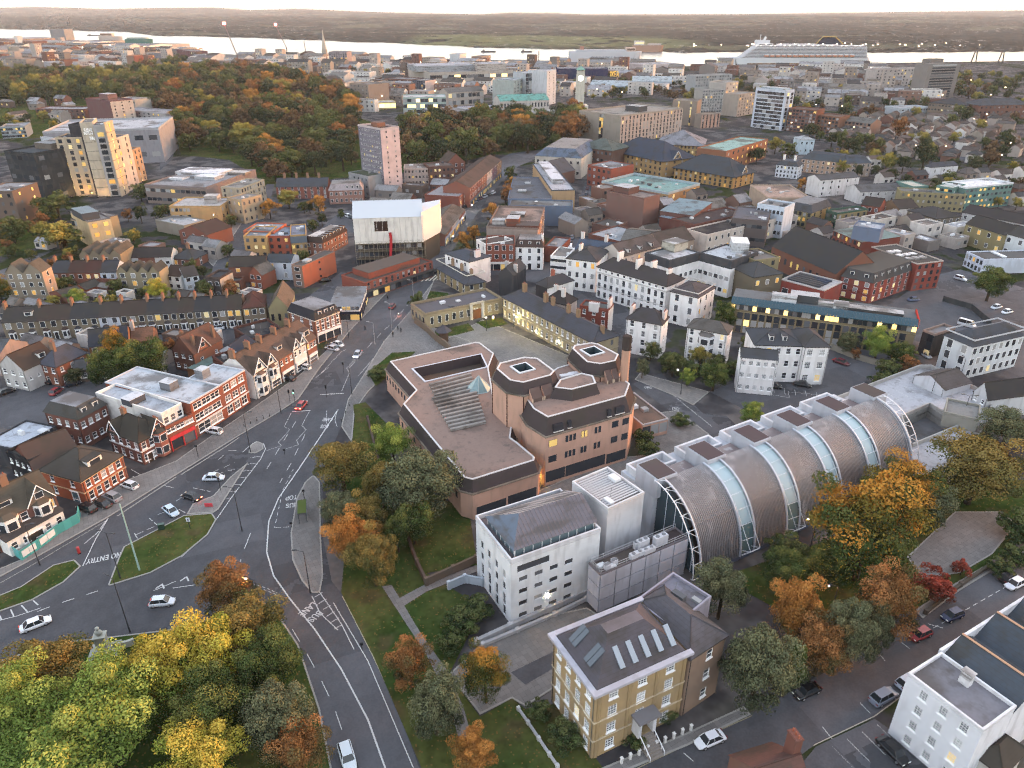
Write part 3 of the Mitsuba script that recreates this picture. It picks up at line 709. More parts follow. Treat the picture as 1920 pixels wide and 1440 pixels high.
line([(546, 775), (533, 800), (543, 806), (522, 830), (528, 836), (500, 845)], .09); line([(580, 772), (566, 798), (574, 806), (556, 826), (560, 834), (533, 843)], .09)
line([(548, 772), (582, 770)], .3); line([(613, 770), (611, 790), (616, 800)], .12); line([(632, 770), (628, 788), (632, 800)], .12)
line([(590, 710), (615, 690), (602, 700), (640, 660), (650, 655)], .1); line([(640, 735), (655, 700), (650, 690), (668, 672)], .1); line([(600, 740), (645, 738)], .3)
line([(655, 690), (700, 640), (740, 600), (775, 560)], .14, dash=(4, 3)); line([(672, 705), (715, 655), (742, 630)], .12)
line([(455, 848), (466, 838), (480, 828), (494, 832), (498, 842), (488, 862), (440, 925), (405, 975), (380, 1010), (340, 1045)], .16)
for a in range(7): line([(470 - a * 9, 858 + a * 13), (488 - a * 9, 856 + a * 13)], .14)
line([(410, 862), (430, 845), (450, 845)], .13, dash=(2, 1.6)); line([(405, 890), (440, 880)], .13, dash=(1.5, 1)); line([(398, 886), (440, 868)], .13, dash=(1.5, 1))
line([(555, 790), (530, 830), (500, 880)], .12, dash=(3, 3)); line([(572, 815), (545, 870), (525, 905)], .12, dash=(3, 3))
line([(470, 1000), (458, 1030), (450, 1055)], .14, dash=(4.5, 3))
line([(550, 880), (530, 920), (515, 990), (522, 990)], .1, dash=(1.2, 1)); line([(517, 990), (545, 988)], .12, dash=(1, .5))
line([(255, 1003), (295, 985), (278, 970)], .13, dash=(1.4, .6)); line([(252, 1000), (258, 1010)], .13)
line([(296, 965), (316, 958)], .12); line([(335, 955), (348, 962)], .12); line([(330, 940), (345, 930)], .12); line([(362, 915), (395, 922)], .12, dash=(1.2, .5)); line([(305, 910), (325, 915)], .12)
line([(158, 1020), (182, 1000), (200, 975)], .14); line([(155, 1062), (180, 1010), (203, 972)], .16)
line([(340, 890), (420, 840), (448, 821)], .3, col='#8e8a85'); line([(220, 968), (330, 895)], .3, col='#8e8a85'); line([(-20, 1105), (60, 1060), (200, 976)], .12, col='#9a968e')
line([(245, 880), (280, 900)], .12); line([(248, 893), (276, 905)], .12); line([(235, 905), (262, 920)], .12)
words('BUS', (589, 1158), (-1, .8), .95, 1.3); words('LANE', (577, 1143), (-1, .8), .95, 1.3)
words('BUS', (545, 948), (-1, .12), .85, 1.7); words('STOP', (551, 933), (-1, .12), .85, 1.7)
words('NO ENTRY', (194, 1047), (-1, .22), .82, 1.7); words('BUS', (607, 800), (-1, 0), .7, 2.2); words('LANE', (614, 787), (-1, 0), .7, 2.2)
for i in range(7):
 line([(776 + i * 7.2, 529 - i * .6), (789 + i * 7.2, 518 - i * .6)], .55, col='#d8d0bc')
# street at the lower right
line([(1750, 1178), (1800, 1150), (1930, 1075)], .12, dash=(1.2, .9)); line([(1740, 1170), (1768, 1178)], .12)
for a, b in (((1690, 1205), (1706, 1217)), ((1650, 1228), (1660, 1240)), ((1612, 1318), (1632, 1338)), ((1282, 1412), (1300, 1428)), ((1542, 1363), (1560, 1386))): line([a, b], .12)
line([(1410, 1342), (1290, 1396), (1150, 1462)], .12, col='#8f8468'); line([(1525, 1398), (1640, 1343), (1790, 1232)], .12, col='#a29a88')
for i in range(4): line([(1560 + i * 28, 1400 - i * 14), (1600 + i * 30, 1440 - i * 12)], .1)
# court road and car park
for x, y in ((1215, 727), (1267, 767)):
 c = P(x, y); line([c[:2] + 0.85 * np.array([math.cos(t), math.sin(t)]) for t in np.linspace(0, 6.283, 13)], .14, world=True)
 line([(x - 3, y), (x + 3, y)], .4)
line([(1232, 716), (1275, 752), (1335, 800)], .12); line([(1408, 734), (1480, 746), (1478, 735), (1550, 742)], .1)
for i in range(7): line([(1410 + i * 20, 722 + i * 2.2), (1412 + i * 20, 735 + i * 1.6)], .1)
# ---------------------------------------------------------------- trees: a few kinds, each standing as many trees

def leafc(c): g = lin(c); m = float(g @ [.3, .59, .11]); return np.clip((g - .2 * m) / .8 * .9 + .1 * m, 0.004, 1)

def crown(nclump, per, rx, rz, z0, leaf, cols, seed, spread=1.0, shape='round'):
 r = np.random.default_rng(seed)
 V, N, C = [], [], []
 cl = []
 for i in range(nclump):
  d = r.normal(size=3); d /= np.linalg.norm(d)
  if d[2] < -0.8: d[2] *= -0.6
  rad = r.uniform(0.38, 0.97) if i > nclump * .25 else r.uniform(0.0, 0.45)
  c = d * rad * np.array([rx, rx, rz]) * r.uniform(.88, 1.14)
  if shape == 'cone': c[:2] *= 1.05 - 0.6 * (c[2] / rz * .5 + .5)
  cr_ = r.uniform(0.17, 0.36) * rx * spread * (1.25 - .4 * rad)
  cl.append((c, cr_))
 for c, cr_ in cl:
  k = int(per * r.uniform(.7, 1.3))
  d = r.normal(size=(k, 3)); d /= np.linalg.norm(d, axis=1, keepdims=True)
  keep = d[:, 2] > -0.55; d = d[keep]; k = len(d)
  q = c + d * (cr_ * r.uniform(0.62, 1.12, (k, 1))) * np.array([1, 1, .8])
  nn = d + r.normal(size=(k, 3)) * .55; nn /= np.linalg.norm(nn, axis=1, keepdims=True)
  t1 = np.cross(nn, r.normal(size=(k, 3))); t1 /= np.linalg.norm(t1, axis=1, keepdims=True); t2 = np.cross(nn, t1)
  s = leaf * r.uniform(.55, 1.25, (k, 1))
  quad = np.stack([q - t1 * s, q - t2 * s * .55, q + t1 * s, q + t2 * s * .55], 1)
  V.append(quad.reshape(-1, 3))
  up = (q[:, 2] / rz * .5 + .5)
  # each clump has a leaf colour of its own; some sprays have turned
  t_ = (c[2] / rz * .45 + .5 + .3 * (c[0] / rx) * .5 + r.normal() * .22) * len(cols)      # leaves turn from the top and one side
  base = 1.2 * np.array(leafc(cols[int(np.clip(t_, 0, len(cols) - 1))])) * r.uniform(.8, 1.2)
  cc = base * r.uniform(.82, 1.18, (k, 1))
  turned = r.random(k) < .035
  cc[turned] = leafc(cols[-1]) * r.uniform(.8, 1.2)
  C.append(np.repeat(cc, 4, 0))
 V = np.vstack(V); C = np.vstack(C); V[:, 2] += z0 + rz
 n = len(V) // 4; b = np.arange(n)[:, None] * 4
 f = np.vstack([b + [0, 1, 2], b + [0, 2, 3]])
 return mikit.ply((V, f), 'material_leaf', uv=enc(C)), cl

def trunk(h, r0, cl, z0, rz, rx):
 m = MB(); col = (0.05, 0.04, 0.03)
 m.tube((0, 0, 0), (0.15, 0.1, h * .55), r0, col, 7, r0 * .72); top = np.array((0.15, 0.1, h * .55))
 for c, _ in cl[:: max(1, len(cl) // 9)]:
  tip = np.array(c) * .8 + (0, 0, z0 + rz); mid = (top + tip) / 2 + (0, 0, .3)
  m.tube(top, mid, r0 * .45, col, 5, r0 * .28); m.tube(mid, tip, r0 * .28, col, 5, r0 * .08)
 return m.ply('plain')

TREES = {}

def kind(name, nclump, per, rx, rz, h, leaf, cols, seed, **k):
 cr_, cl = crown(nclump, per, rx, rz, h - 1.95 * rz, leaf, cols, seed, **k)
 scene['tree_kind_' + name] = {'type': 'shapegroup', 'crown': cr_, 'trunk': trunk(h, .03 * h, cl, h - 1.95 * rz, rz, rx)}
 TREES[name] = (rx, h, rz)

# near kinds: about ten metres tall, fine leaves
for n, rx, rz, h, cols in (('green', 4.4, 4.8, 10.3, '#2f3a22 #364222 #3f4a26 #49542a #5c5f2e'), ('grey', 4.3, 5.0, 10.7, '#3f4533 #4a4f3a #545840 #5e6044 #686647'), ('yellow', 4.3, 4.7, 10.2, '#566424 #747c28 #8e8a2a #a0922a #b0962c'),
  ('limegreen', 4.5, 4.8, 10.4, '#445426 #52642a #62742e #748232 #8a8e38'), ('orange', 4.2, 4.6, 9.8, '#4f4a2a #6a5228 #8a5c28 #9a6428 #aa7230'), ('rust', 4.2, 4.8, 10.2, '#45442c #574a2c #6c502e #7d5630 #8f6034'), ('ochre', 4.2, 4.9, 10.4, '#3f4526 #4c4e2a #5e562c #706030 #826a32'), ('golden', 4.6, 4.9, 10.6, '#303a20 #3a4522 #464a24 #63561f #9a6c20')):
 kind(n, 84, 420, rx, rz, h, .145, cols.split(), len(n) + 3 * len(TREES))
kind('bush', 30, 200, 2.0, 1.5, 2.9, .12, ['#303b24', '#39452a', '#45502c', '#4e5430'], 8)
kind('redbush', 30, 200, 1.9, 1.7, 3.4, .12, ['#5a3226', '#7a3a2c', '#8a4032', '#9a4a38'], 9)
# far kinds: coarser
for i, (n, cols) in enumerate({'park_green': '#363c26 #3f4628 #4a502c #585a34', 'park_brown': '#43382a #524030 #5e4a34 #6a543a', 'park_rust': '#4c3c2a #6a482e #7d5230 #8a5e36', 'park_dark': '#2b3122 #333928 #3c412c #464830', 'park_yellow': '#4c4f2a #63602e #7a6e30 #8c7c36', 'park_orange': '#5a4a28 #7a5628 #90642a #a07030'}.items()):
 kind(n, 40, 90, 5.4, 5.8, 12, .42, cols.split(), 20 + i)

def tree(name, label, px, py, kd, s=1.0, sz=1.0, group=None, cat='tree', rot=None, z=0.0):
 """A tree of kind kd with its foot at the pixel (px, py); s: width, sz: height, times the kind's own."""
 o = P(px, py, z)
 key = uniq(name)
 scene[key] = {'type': 'instance', 'group': {'type': 'ref', 'id': 'tree_kind_' + kd},
                  'to_world': T().translate([float(o[0]), float(o[1]), float(z)]).rotate([0, 0, 1], rnd.uniform(0, 360) if rot is None else rot).scale([float(s), float(s), float(sz)])}
 labels[key] = {'label': label, 'category': cat}
 if group: labels[key]['group'] = group
 return key

def tree_top(name, label, px, py, kd, wpx, hm=None, **k):
 """A tree whose crown's middle is seen at pixel (px, py) and measures wpx pixels across; the height follows from the kind."""
 rx, h, rz = TREES[kd]
 o = P(px, py, h * .6)
 dist = (np.array([o[0], o[1], o[2] - HC]) @ np.array([0, CP, -SP]))
 s = wpx * dist / F / (2 * rx * 1.12)
 zc = (h - rz) * (hm or s)
 o = P(px, py, zc); f = Q((o[0], o[1], 0))
 return tree(name, label, f[0], f[1], kd, s, hm or s, **k)
# ---------------------------------------------------------------- buildings, west side of the road
BR, BR2, CRM, STO, WHT, SL, TL = '#8d4a33', '#74453a', '#b99f72', '#85785f', '#dddad6', '#474b56', '#5b4237'
h0 = top_from_base(356, 757, 820)
k0, *_ = bld('brick_office', 'brick office with broad pale stained flat roof and white ground floor', (197, 718), (356, 757), (412, 724), h0, wall=BR, rc='#a9b0ba', par=.35, parc='#b9bec6',
 wins=[wn(1, 2, 3, 4.6, 1.7, 'b', m=.6, z=(h0 * .36, h0)), wn(1, 1, 2, 5, 2.2, 'b', m=.8, z=(0, h0 * .36))], clut=[(.62, .42, 3.2, 2.6, 2.0, '#6a7078', '#b5bac2')], bands=[(h0 * .33, .3, WHT)])
bld('brick_office', '', (412, 724), (459, 695), (396, 686), h0, key=k0, wall=BR, rc='#a9b0ba', par=.35, parc='#b9bec6', wins=[wn(0, 2, 3, 2.0, 1.7, 'b', m=.6, z=(h0 * .36, h0)), wn(0, 1, 3, 2, 2.2, 'b', m=.6, z=(0, h0 * .36))],
 faces={}, clut=[(.3, .75, 2.6, 2.4, 2.2, '#7a8088', '#b5bac2')], bands=[(h0 * .33, .3, WHT)])
bld('shop', 'narrow brick shop with bright red fascia beside the pale roofed office', (311, 806), (362, 781), 8, -822, wall=BR, rc='#8d8f92', wins=[wn(0, 1, 3, 2.2, 1.5, 'b', z=(3.6, 7))], shops=[(0, .04, .96, 3.6, '#c8161d', 1.2)], cat='shop')
bld('shop_upper_block', 'white rendered flat roofed block rising behind the red fronted shop', (303, 780), (341, 760), 22, 8.6, wall=WHT, rc='#a2a9b2', wins=[wn(0, 1, 3, 1.3, 1.6, 's', z=(5.4, 8.4))], clut=[(.3, .5, 4, 3, 1.6, '#4a505a', '#b8bdc5')])
bld('corner_house', 'dark roofed red brick corner house with white edged gables and stacked bay windows', (201, 807), (260, 829), (314, 803), -872, roof='hip', rh=3.6, wall=BR2, rc='#3b3733', cat='house',
 wins=[wn(0, 2, 4, 1.2, 1.7, 's'), wn(1, 2, 2, 1.2, 1.7, 's', m1=3)], gab=[(1, .72, 4.2, 3.4, '#9a5540'), (0, .22, 4, 3.2, '#9a5540')], bays=[(1, .72, 3.4, 1.3, .3, 6.1, '#9a5540')], bands=[(3.2, .25, WHT)], ch=[(.2, .5, 2.4), (.9, .8, 2)], doors=[(1, .25, 1.2, 2.2, '#3a2a22')])
bld('lead_roofed_hall', 'grey flat topped mansard building behind the red corner house', (83, 772), (146, 787), (207, 760), 7.5, roof='mansard', ins=1.2, rh=2.4, wall=BR2, rc='#4c4b4c', parc='#7d838c', wins=[wn(0, 2, 4, 1.1, 1.5), wn(1, 2, 4, 1.1, 1.5)], dorm=[(.3, 1.4, 1.5, 1, .3), (.7, 1.4, 1.5, 1, .3)])
bld('warehouse', 'low warehouse with wide pale grey roof at the left edge', (-30, 832), (28, 845), (112, 802), 5.0, wall='#3a3d44', rc='#a3abb8', par=.3)
bld('black_rendered_house', 'black rendered building with small white windows and grey flat roof', (12, 850), (56, 868), 9, 6.2, wall='#24272d', rc='#5a5c58', wins=[wn(0, 2, 4, .9, 1.2), wn(3, 2, 2, .9, 1.2)], cat='house')
bld('brown_roofed_hall', 'long brown tiled roof building behind the brick hipped office', (64, 880), (150, 846), 11, 5.4, roof='gable', rh=3.6, wall=BR2, rc='#52403a', wins=[wn(0, 1, 5, 1, 1.4)])
hh = top_from_base(153, 901, 945)
bld('brick_hipped_office', 'orange brick office with hipped dark roof, triple dormer and two rows of five windows', (151, 902), (229, 853), 11, hh, roof='hip', rh=3.6, wall='#a0512f', rc='#4a4643', wins=[wn(0, 2, 5, 1.25, 1.9, 's', m=.5), wn(3, 2, 2, 1.1, 1.7), wn(1, 2, 2, 1.1, 1.7)],
 dorm=[(.48, 3.4, 1.5, 0, 1.2)], bands=[(hh * .46, .2, '#c9a57a'), (hh - .5, .3, '#c9a57a')], doors=[(3, .75, 1.6, 2.4, '#4a6a78')], clut=())
bld('boarded_house', 'brick and white semi detached house with big roof gable behind turquoise hoarding', (-25, 985), (103, 926), 9, 6.6, roof='gable', rh=3.8, wall=BR2, rc='#5a5044', wins=[wn(0, 1, 5, 1.3, 1.7, 's', z=(3.4, 6.4))],
 gab=[(0, .78, 4.6, 3.6, '#6a6058')], bays=[(0, .78, 3.2, 1.1, 3.4, 6.3, WHT), (0, .28, 3.6, 1.2, 3.2, 6.3, WHT)], dorm=[(.34, 2.6, 1.2, 0, 1.4)], cat='house', ch=[(.5, .5, 2)])
bld('white_shop_extension', 'white single storey frontage with dark lean-to roof behind the turquoise hoarding', (12, 1016), (117, 957), 3.2, 3.5, roof='mono', rh=.9, wall=WHT, rc='#3f3b3b', wins=[wn(0, 1, 5, 1.1, 1.5, 's')], doors=[(0, .45, 2.8, 2.3, '#3a3632')], cat='extension')
G = ['white and brown end shop with gabled half timbered front beside the pale roofed office', 'white shop with slate gable second along the gabled parade', 'orange brick and white shop with long roof and small skylight dormer', 'white shop with twin pointed gables under brown tiles', 'brown tiled shop with dormer against the tall brick block']
row('gabled_shop', G, (473, 703), (592, 631), 5, 11, 7.0, [dict(gab=[(0, .5, 4.6, 3.6, WHT)], bays=[(0, .5, 3, 1, .3, 6.2, WHT)]), dict(gab=[(0, .35, 3.6, 3, WHT)], bays=[(0, .35, 2.6, .9, 3.2, 6.2, WHT)]), dict(dorm=[(.5, 2, 1.3, 0, 1.6)], wall='#9c5a3c'),
 dict(gab=[(0, .27, 3.4, 3, WHT), (0, .75, 3.4, 3, WHT)]), dict(dorm=[(.5, 2.6, 1.7, 0, 1.2)], wall='#94583f')], cat='shop', roof='gable', rh=4.4, wall=WHT, rc='#6a5348', wins=[wn(0, 2, 3, 1.0, 1.5, 's')], shops=[(0, .1, .9, 2.9, WHT, 0)], ch=[(0, .5, 1.6, .7, 1.6)], widths=[1.25, 1, 1.3, 1.3, 1])
h1 = top_from_base(590, 601, 645)
bld('brick_apartment_block', 'brown brick block with dark slate attic storey and white columned shop fronts', (540, 583), (590, 601), (625, 580), h1, roof='mansard', ins=.9, rh=2.6, wall='#8a5a44', rc='#33353f', parc='#84848a', wins=[wn(1, 2, 5, 1.1, 1.6, 's', z=(3.6, h1)), wn(0, 2, 3, 1.1, 1.6, 's', z=(3.6, h1))],
 shops=[(1, .02, .98, 3.4, WHT, 0)], dorm=[(.25, 1.2, 1.5, 1, .3), (.5, 1.2, 1.5, 1, .3), (.75, 1.2, 1.5, 1, .3)], bands=[(h1 - .4, .4, '#d8cfc4')])
bld('corner_pub', 'corner pub with white upper walls, navy ground floor and sloping grey roof', (616, 579), (674, 578), (701, 543), -601, roof='mono', rh=1.2, wall='#cfccca', rc='#767a80', wins=[wn(0, 1, 7, 1.1, 1.1, 'd', z=(3.2, 5.2), lit=.3), wn(1, 1, 4, 1.1, 1.1, 'd', z=(3.2, 5.2))], shops=[(0, 0, 1, 3.1, '#171c33', .8), (1, 0, 1, 3.1, '#171c33', .8)], cat='pub')
h2 = top_from_base(685, 532, 561)
bld('brick_parade', 'long red brick parade with set back top storey and shops along the pavement', (640, 517), (685, 532), (760, 477), h2, wall='#8a4536', rc='#544a46', par=.4, wins=[wn(1, 2, 12, 1.0, 1.9, 's', z=(3.4, h2), fr='#a86a58')], shops=[(1, 0, 1, 3.2, '#4a4646', 1.0)], clut=[(.45, .5, 9, 26, 2.2, '#8a4536', '#5c524d'), (.25, .3, 1.5, 1.5, .5, '#d8d8d8', '#e0e0e0'), (.2, .6, 1.5, 1.5, .5, '#d8d8d8', '#e0e0e0')])
# terraces
kinds_ = [dict(wall='#7b6f5c', rc='#3f3c3d'), dict(wall='#736752', rc='#473a36'), dict(wall='#7d705b', rc='#38393f')]
TER = ['dark slate terraced house at the left edge with white box dormer', 'stone coloured terraced house with twin arched doorways left of the passage', 'grey brick terraced house with lit hallway beside the white painted one', 'white painted terraced house with blue tint in the dark roofed row',
       'wide slate roofed terraced house right of the white painted one', 'terraced house with lit red bay behind the dark parked cars', 'terraced house sharing twin arches with the lit red bay house', 'terraced house with white sashes above two arched doors', 'terraced house with orange lit upper right sash',
       'terraced house with white bay just behind the white parked car', 'terraced house with bright lit upper window next to the red roofed house']
tw = [63, 60, 54, 39, 50, 30, 31, 31, 32, 31, 30]
row('terraced_house', TER, (2, 605), (452, 579), 11, 9.5, 6.2, [dict(kinds_[i % 3], **({'wall': '#b9bfcc', 'rc': '#453c3b'} if i == 3 else {}), **({'dorm': [(.75, 2.2, 1.4, 0, 1.6)]} if i == 0 else {}), lit=(.1, .25, .2, 0, .05, .3, .1, .05, .3, .05, .4)[i],
 wins=[wn(0, 1, 3 if tw[i] > 45 else 2, 1.3, 1.7, 'b', z=(3.4, 6.2))], bays=[(0, x, 2.2, .9, .2, 3.0, '#d0cfcd') for x in ((.22, .8) if tw[i] > 45 else (.28,))], doors=[(0, .5 if tw[i] > 45 else .76, 1.0, 2.1, '#27262b')], ch=[(0.02, .5, 1.6, .6, 1.8)]) for i in range(11)],
 roof='gable', rh=3.1, widths=tw)
bld('red_roofed_house', 'end of terrace house with red tiled roof and pale blue arched door', (454, 578), (497, 574), 10, 6.6, roof='hip', rh=3.2, wall='#7b6c58', rc='#643a32', wins=[wn(0, 2, 3, 1.2, 1.7, 'b', lit=.3)], doors=[(0, .8, 1.1, 2.2, '#9ab3c8')], cat='house', ch=[(.05, .5, 2, .7, 1.8)])
bld('stone_chapel', 'small stone chapel with triple arched windows under a steep gable', (503, 579), (541, 577), 15, 6.4, roof='gable', ridge='v', rh=4.2, wall='#91855f', rc='#6a5d54', wins=[wn(0, 1, 3, .8, 2.2, 'd'), wn(1, 1, 4, .8, 1.6, 'd')], cat='chapel')
row('backed_house', ['slate roofed house with rear extension next to the tall gabled block', 'brown roofed house second from the tall gabled block', 'dark red roofed house with yellow lit rear windows', 'pale blue painted rear house beside the yellow brick gables'], (95, 511), (217, 510), 4, 9, 6.6,
 [dict(rc='#44464d', wall='#7d4a3a'), dict(rc='#4d342f', wall='#84503c'), dict(rc='#53332f', wall='#84503c', lit=.7), dict(rc='#43424a', wall='#b4bfd0')], roof='gable', rh=3, wins=[wn(0, 2, 2, 1.2, 1.4, 'b')], ch=[(.02, .5, 1.4, .6, 1.6)])
for i, (a, b, hh_, lab, wl, rc) in enumerate([((92, 548), (125, 560), 4.8, 'brown brick rear wing with pale side wall', '#7a4a3e', '#544a46'), ((140, 540), (160, 543), 3.4, 'small orange brick rear wing', '#a0553a', '#4b4742'), ((165, 528), (188, 532), 3, 'flat roofed rear extension with white fascia', '#80503e', '#55575c'), ((185, 525), (218, 527), 4, 'grey roofed brick rear wing', '#7c4c3f', '#5a5f68')]):
 bld('rear_wing', lab + ' behind the dark roofed terrace', a, b, 6.5, hh_, roof='gable' if i < 2 else 'flat', ridge='v', rh=1.6, wall=wl, rc=rc, wins=[wn(0, 1, 1, 1.1, 1.2, 'b', lit=.3)], cat='house wing', faces={1: '#a89c90'} if i == 0 else None)
bld('gabled_flats', 'tall beige brick flats with two broad gables and arched stair windows', (9, 512), (78, 511), (95, 500), (0, 572), roof='gables', n=2, rh=3.4, wall='#877a69', rc='#5f574d', wins=[wn(0, 4, 4, 1.1, 1.5, 's'), wn(1, 4, 1, 1, 1.4, 's')], faces={1: '#b8957a'}, cat='flats', lit=.12)
bld('saw_roofed_flats', 'yellow brick flats with a row of four small gables behind a bushy tree', (218, 510), (298, 510), (319, 498), (0, 553), roof='gables', n=4, rh=2.3, wall='#857961', rc='#4f4943', wins=[wn(0, 3, 4, 1.4, 1.6, 's', lit=.2)], faces={1: '#b8966a'}, cat='flats')
bld('rear_gabled_flats', 'brown brick flats with four small gables below the cream office', (148, 478), (225, 477), 12, 8.5, roof='gables', n=4, rh=2.2, wall='#80745f', rc='#57504a', wins=[wn(0, 2, 4, 1.4, 1.4, 's')], cat='flats')
row('low_terrace_house', ['white ended low house with dark roof by the rear gabled flats', 'brown brick low house between two white walls', 'white rendered low house with small windows'], (227, 483), (320, 481), 3, 8, 5, [dict(wall='#c2c6cc'), dict(wall='#845040'), dict(wall='#cbc9c6')], roof='gable', rh=2.6, rc='#3c3738', wins=[wn(0, 1, 2, 1.3, 1.1, 'b')])
bld('corner_brick_house', 'brick house with hipped slate roof at the corner of the sloping side street', (322, 484), (362, 487), (374, 473), (0, 500), roof='hip', rh=3, wall='#80503f', rc='#4a4a50', wins=[wn(0, 1, 3, 1.2, 1.6, 's'), wn(1, 2, 1, 1, 1.4)], cat='house', ch=[(.1, .5, 2), (.5, .5, 2)])
for a, b, dp, hh_, kw in [((310, 516), (338, 518), 8, 5.2, dict(label='low brown roofed house with white gable beside the bushy tree', wall=WHT, rc='#4b3a34')), ((345, 520), (372, 515), 8, 5.2, dict(label='dark roofed house with white walls and a glass lean-to', wall='#bcc6d0', rc='#4a4240')),
     ((386, 522), (412, 524), 8, 7.2, dict(label='black tile hung house with four white windows', wall='#4a3f3d', rc='#3f4046', roof='flat', faces={1: '#c3a88f'})), ((428, 500), (497, 498), 8, 6.2, dict(label='long brown brick terrace with dark roof beside the white house', wall='#80503f', rc='#3f3735')),
     ((426, 530), (450, 530), 5, 4, dict(label='flat roofed brick rear annexe with a lit window', wall='#6a4438', rc='#50504f', roof='flat', lit=1)), ((466, 512), (490, 515), 8, 5.6, dict(label='small ivy covered gabled brick wing', wall='#8a4c38', rc='#6b6460', ridge='v'))]:
 kw = dict(dict(roof='gable', rh=2.6, wins=[wn(0, 2, 2, 1.3, 1.3, 'b')], cat='house'), **kw); bld('rear_house', kw.pop('label'), a, b, dp, hh_, **kw)
bld('white_rendered_house', 'white rendered house with dark flat gable roof against the orange brick wall', (497, 491), (545, 492), 9, 6.8, roof='gable', rh=1.8, wall='#bac4d2', rc='#404854', wins=[wn(0, 2, 2, 1.1, 1.9, 's')], cat='house')
bld('orange_brick_block', 'tall blank orange brick block with a narrow grey front', (546, 497), (566, 500), (605, 469), -540, wall='#8a6a5a', rc='#5c534e', par=.2, faces={1: '#b35a36'}, wins=[wn(0, 3, 1, 2.2, 1.3, 'b'), wn(1, 3, 1, .9, .8, 'd', m=6)], clut=[(.5, .3, 2, 3, .6, '#d4cccc')], cat='flats')
hf = top_from_base(456, 444, 484)
kf, *_ = bld('coloured_flats', 'modern flats in yellow, orange and grey panels with flat roofs', (456, 444), (499, 444), 15, hf, wall='#b0864c', rc='#7d8896', par=.4, wins=[wn(0, 3, 3, 1.2, 1.4, 'd', lit=.25)], cat='flats')
bld('x', '', (500, 444), (543, 444), 15, hf - .6, key=kf, wall='#a04a2e', rc='#7d8896', par=.4, wins=[wn(0, 3, 3, 1.2, 1.4, 'd', lit=.1)]); bld('x', '', (544, 443), (574, 441), 17, hf + .3, key=kf, wall='#a8834c', rc='#70788a', par=.4, wins=[wn(0, 3, 4, 1, 1.4, 'd', lit=.1)], bands=[(hf - 2.6, 2.7, '#5f6a78')])
bld('rear_flats_block', 'orange sided flat roofed block behind the coloured flats', (456, 434), (513, 436), (522, 420), hf, wall='#a8553a', rc='#86868c', par=.4, wins=[wn(0, 3, 5, 1, 1.3, 'd')], cat='flats')
bld('white_topped_office', 'brick office with white roof and a row of white dormer windows', (573, 453), (605, 456), (634, 431), -482, roof='mansard', ins=.7, rh=2.2, wall='#8d5a45', rc='#4a3a36', parc='#b5b0ad', wins=[wn(1, 2, 7, .9, 1.3, 's'), wn(0, 2, 3, .9, 1.3, 's')], dorm=[((i + .5) / 7, 1.1, 1.5, 1, .3) for i in range(7)])
bld('tile_roofed_house', 'big brown tiled house with tall chimneys and paired gables beside the leafy trees', (322, 655), (362, 663), (400, 632), 6.0, roof='gable', rh=4.4, ridge='v', wall='#6a4438', rc='#6a4a3e', faces={1: '#a4603f'}, wins=[wn(0, 2, 3, 1.1, 1.2, 's'), wn(1, 1, 2, 1.1, 1.2, 's')], gab=[(1, .35, 4.5, 3.4, '#a4603f')], ch=[(.15, .3, 3, .8, .8), (.85, .85, 3, .8, .8), (.8, .2, 2.4, .8, .8)], cat='house')
bld('white_slate_house', 'white house with dark slate roof behind the gabled shops', (411, 657), (447, 661), (487, 640), 5.0, roof='gable', ridge='v', rh=1.8, wall='#c3c6cc', rc='#3e4350', cat='house', wins=[wn(0, 1, 2, .4, 1.6, 'd')])
bld('flat_roofed_rear', 'low dark flat roofed building behind the gabled parade', (470, 640), (535, 622), 12, 4.0, wall='#5c3c34', rc='#2f3036')
bld('flat_roofed_rear', 'low dark roofed rear wing between the pale roofed office and the white slate house', (425, 690), (470, 676), 9, 4.4, wall='#6a4136', rc='#2c2e34')
bld('timber_shed', 'long timber shed with weathered green roof', (350, 690), (372, 695), (403, 665), 2.8, wall='#7d5534', rc='#66807c', par=.0, cat='shed')
bld('gable_ended_house', 'brown roofed house with white upper front and sloping side roof at the left edge', (-2, 684), (44, 694), (88, 664), 6.2, roof='gable', ridge='v', rh=3.6, wall='#b4b2b0', rc='#4d3a34', wins=[wn(0, 2, 3, 1.3, 1.4, 's'), wn(1, 1, 4, .8, .8, 's')], cat='house', dorm=[(.7, 2, 1.4, 1, 1)])
bld('slate_hipped_house', 'orange brick house with pale slate hipped roof and white edged ridges', (75, 682), (104, 688), (153, 660), 5.8, roof='hip', rh=3.6, wall='#8a5038', rc='#4d505e', wins=[wn(0, 2, 2, 1.2, 1.5, 's'), wn(1, 2, 3, 1, 1.4, 's', lit=.3)], cat='house', ch=[(.5, .3, 2)])
bld('slate_gabled_house', 'dark slate roofed house behind the tall leafy trees', (166, 650), (240, 641), 9, 5.8, roof='gable', rh=3.4, wall='#8a5a3c', rc='#363b47', wins=[wn(0, 2, 4, 1.1, 1.4, 's', lit=.3)], cat='house')
bld('orange_roofed_house', 'orange tiled house end with white chimney beside the trees', (246, 640), (286, 636), 8, 4.6, roof='gable', rh=2.4, wall='#8f6048', rc='#8a5a42', cat='house', ch=[(.05, .5, 2.4, .9, 1.6)], chc='#b9aea6')
bld('grey_low_house', 'grey fronted low house with a bright lamp by the yard', (138, 695), (162, 692), 6, 3.6, roof='gable', rh=1.8, wall='#6f655c', rc='#4b4d55', wins=[wn(0, 1, 2, 1.2, 1.5, 's', lit=.5)], cat='house')
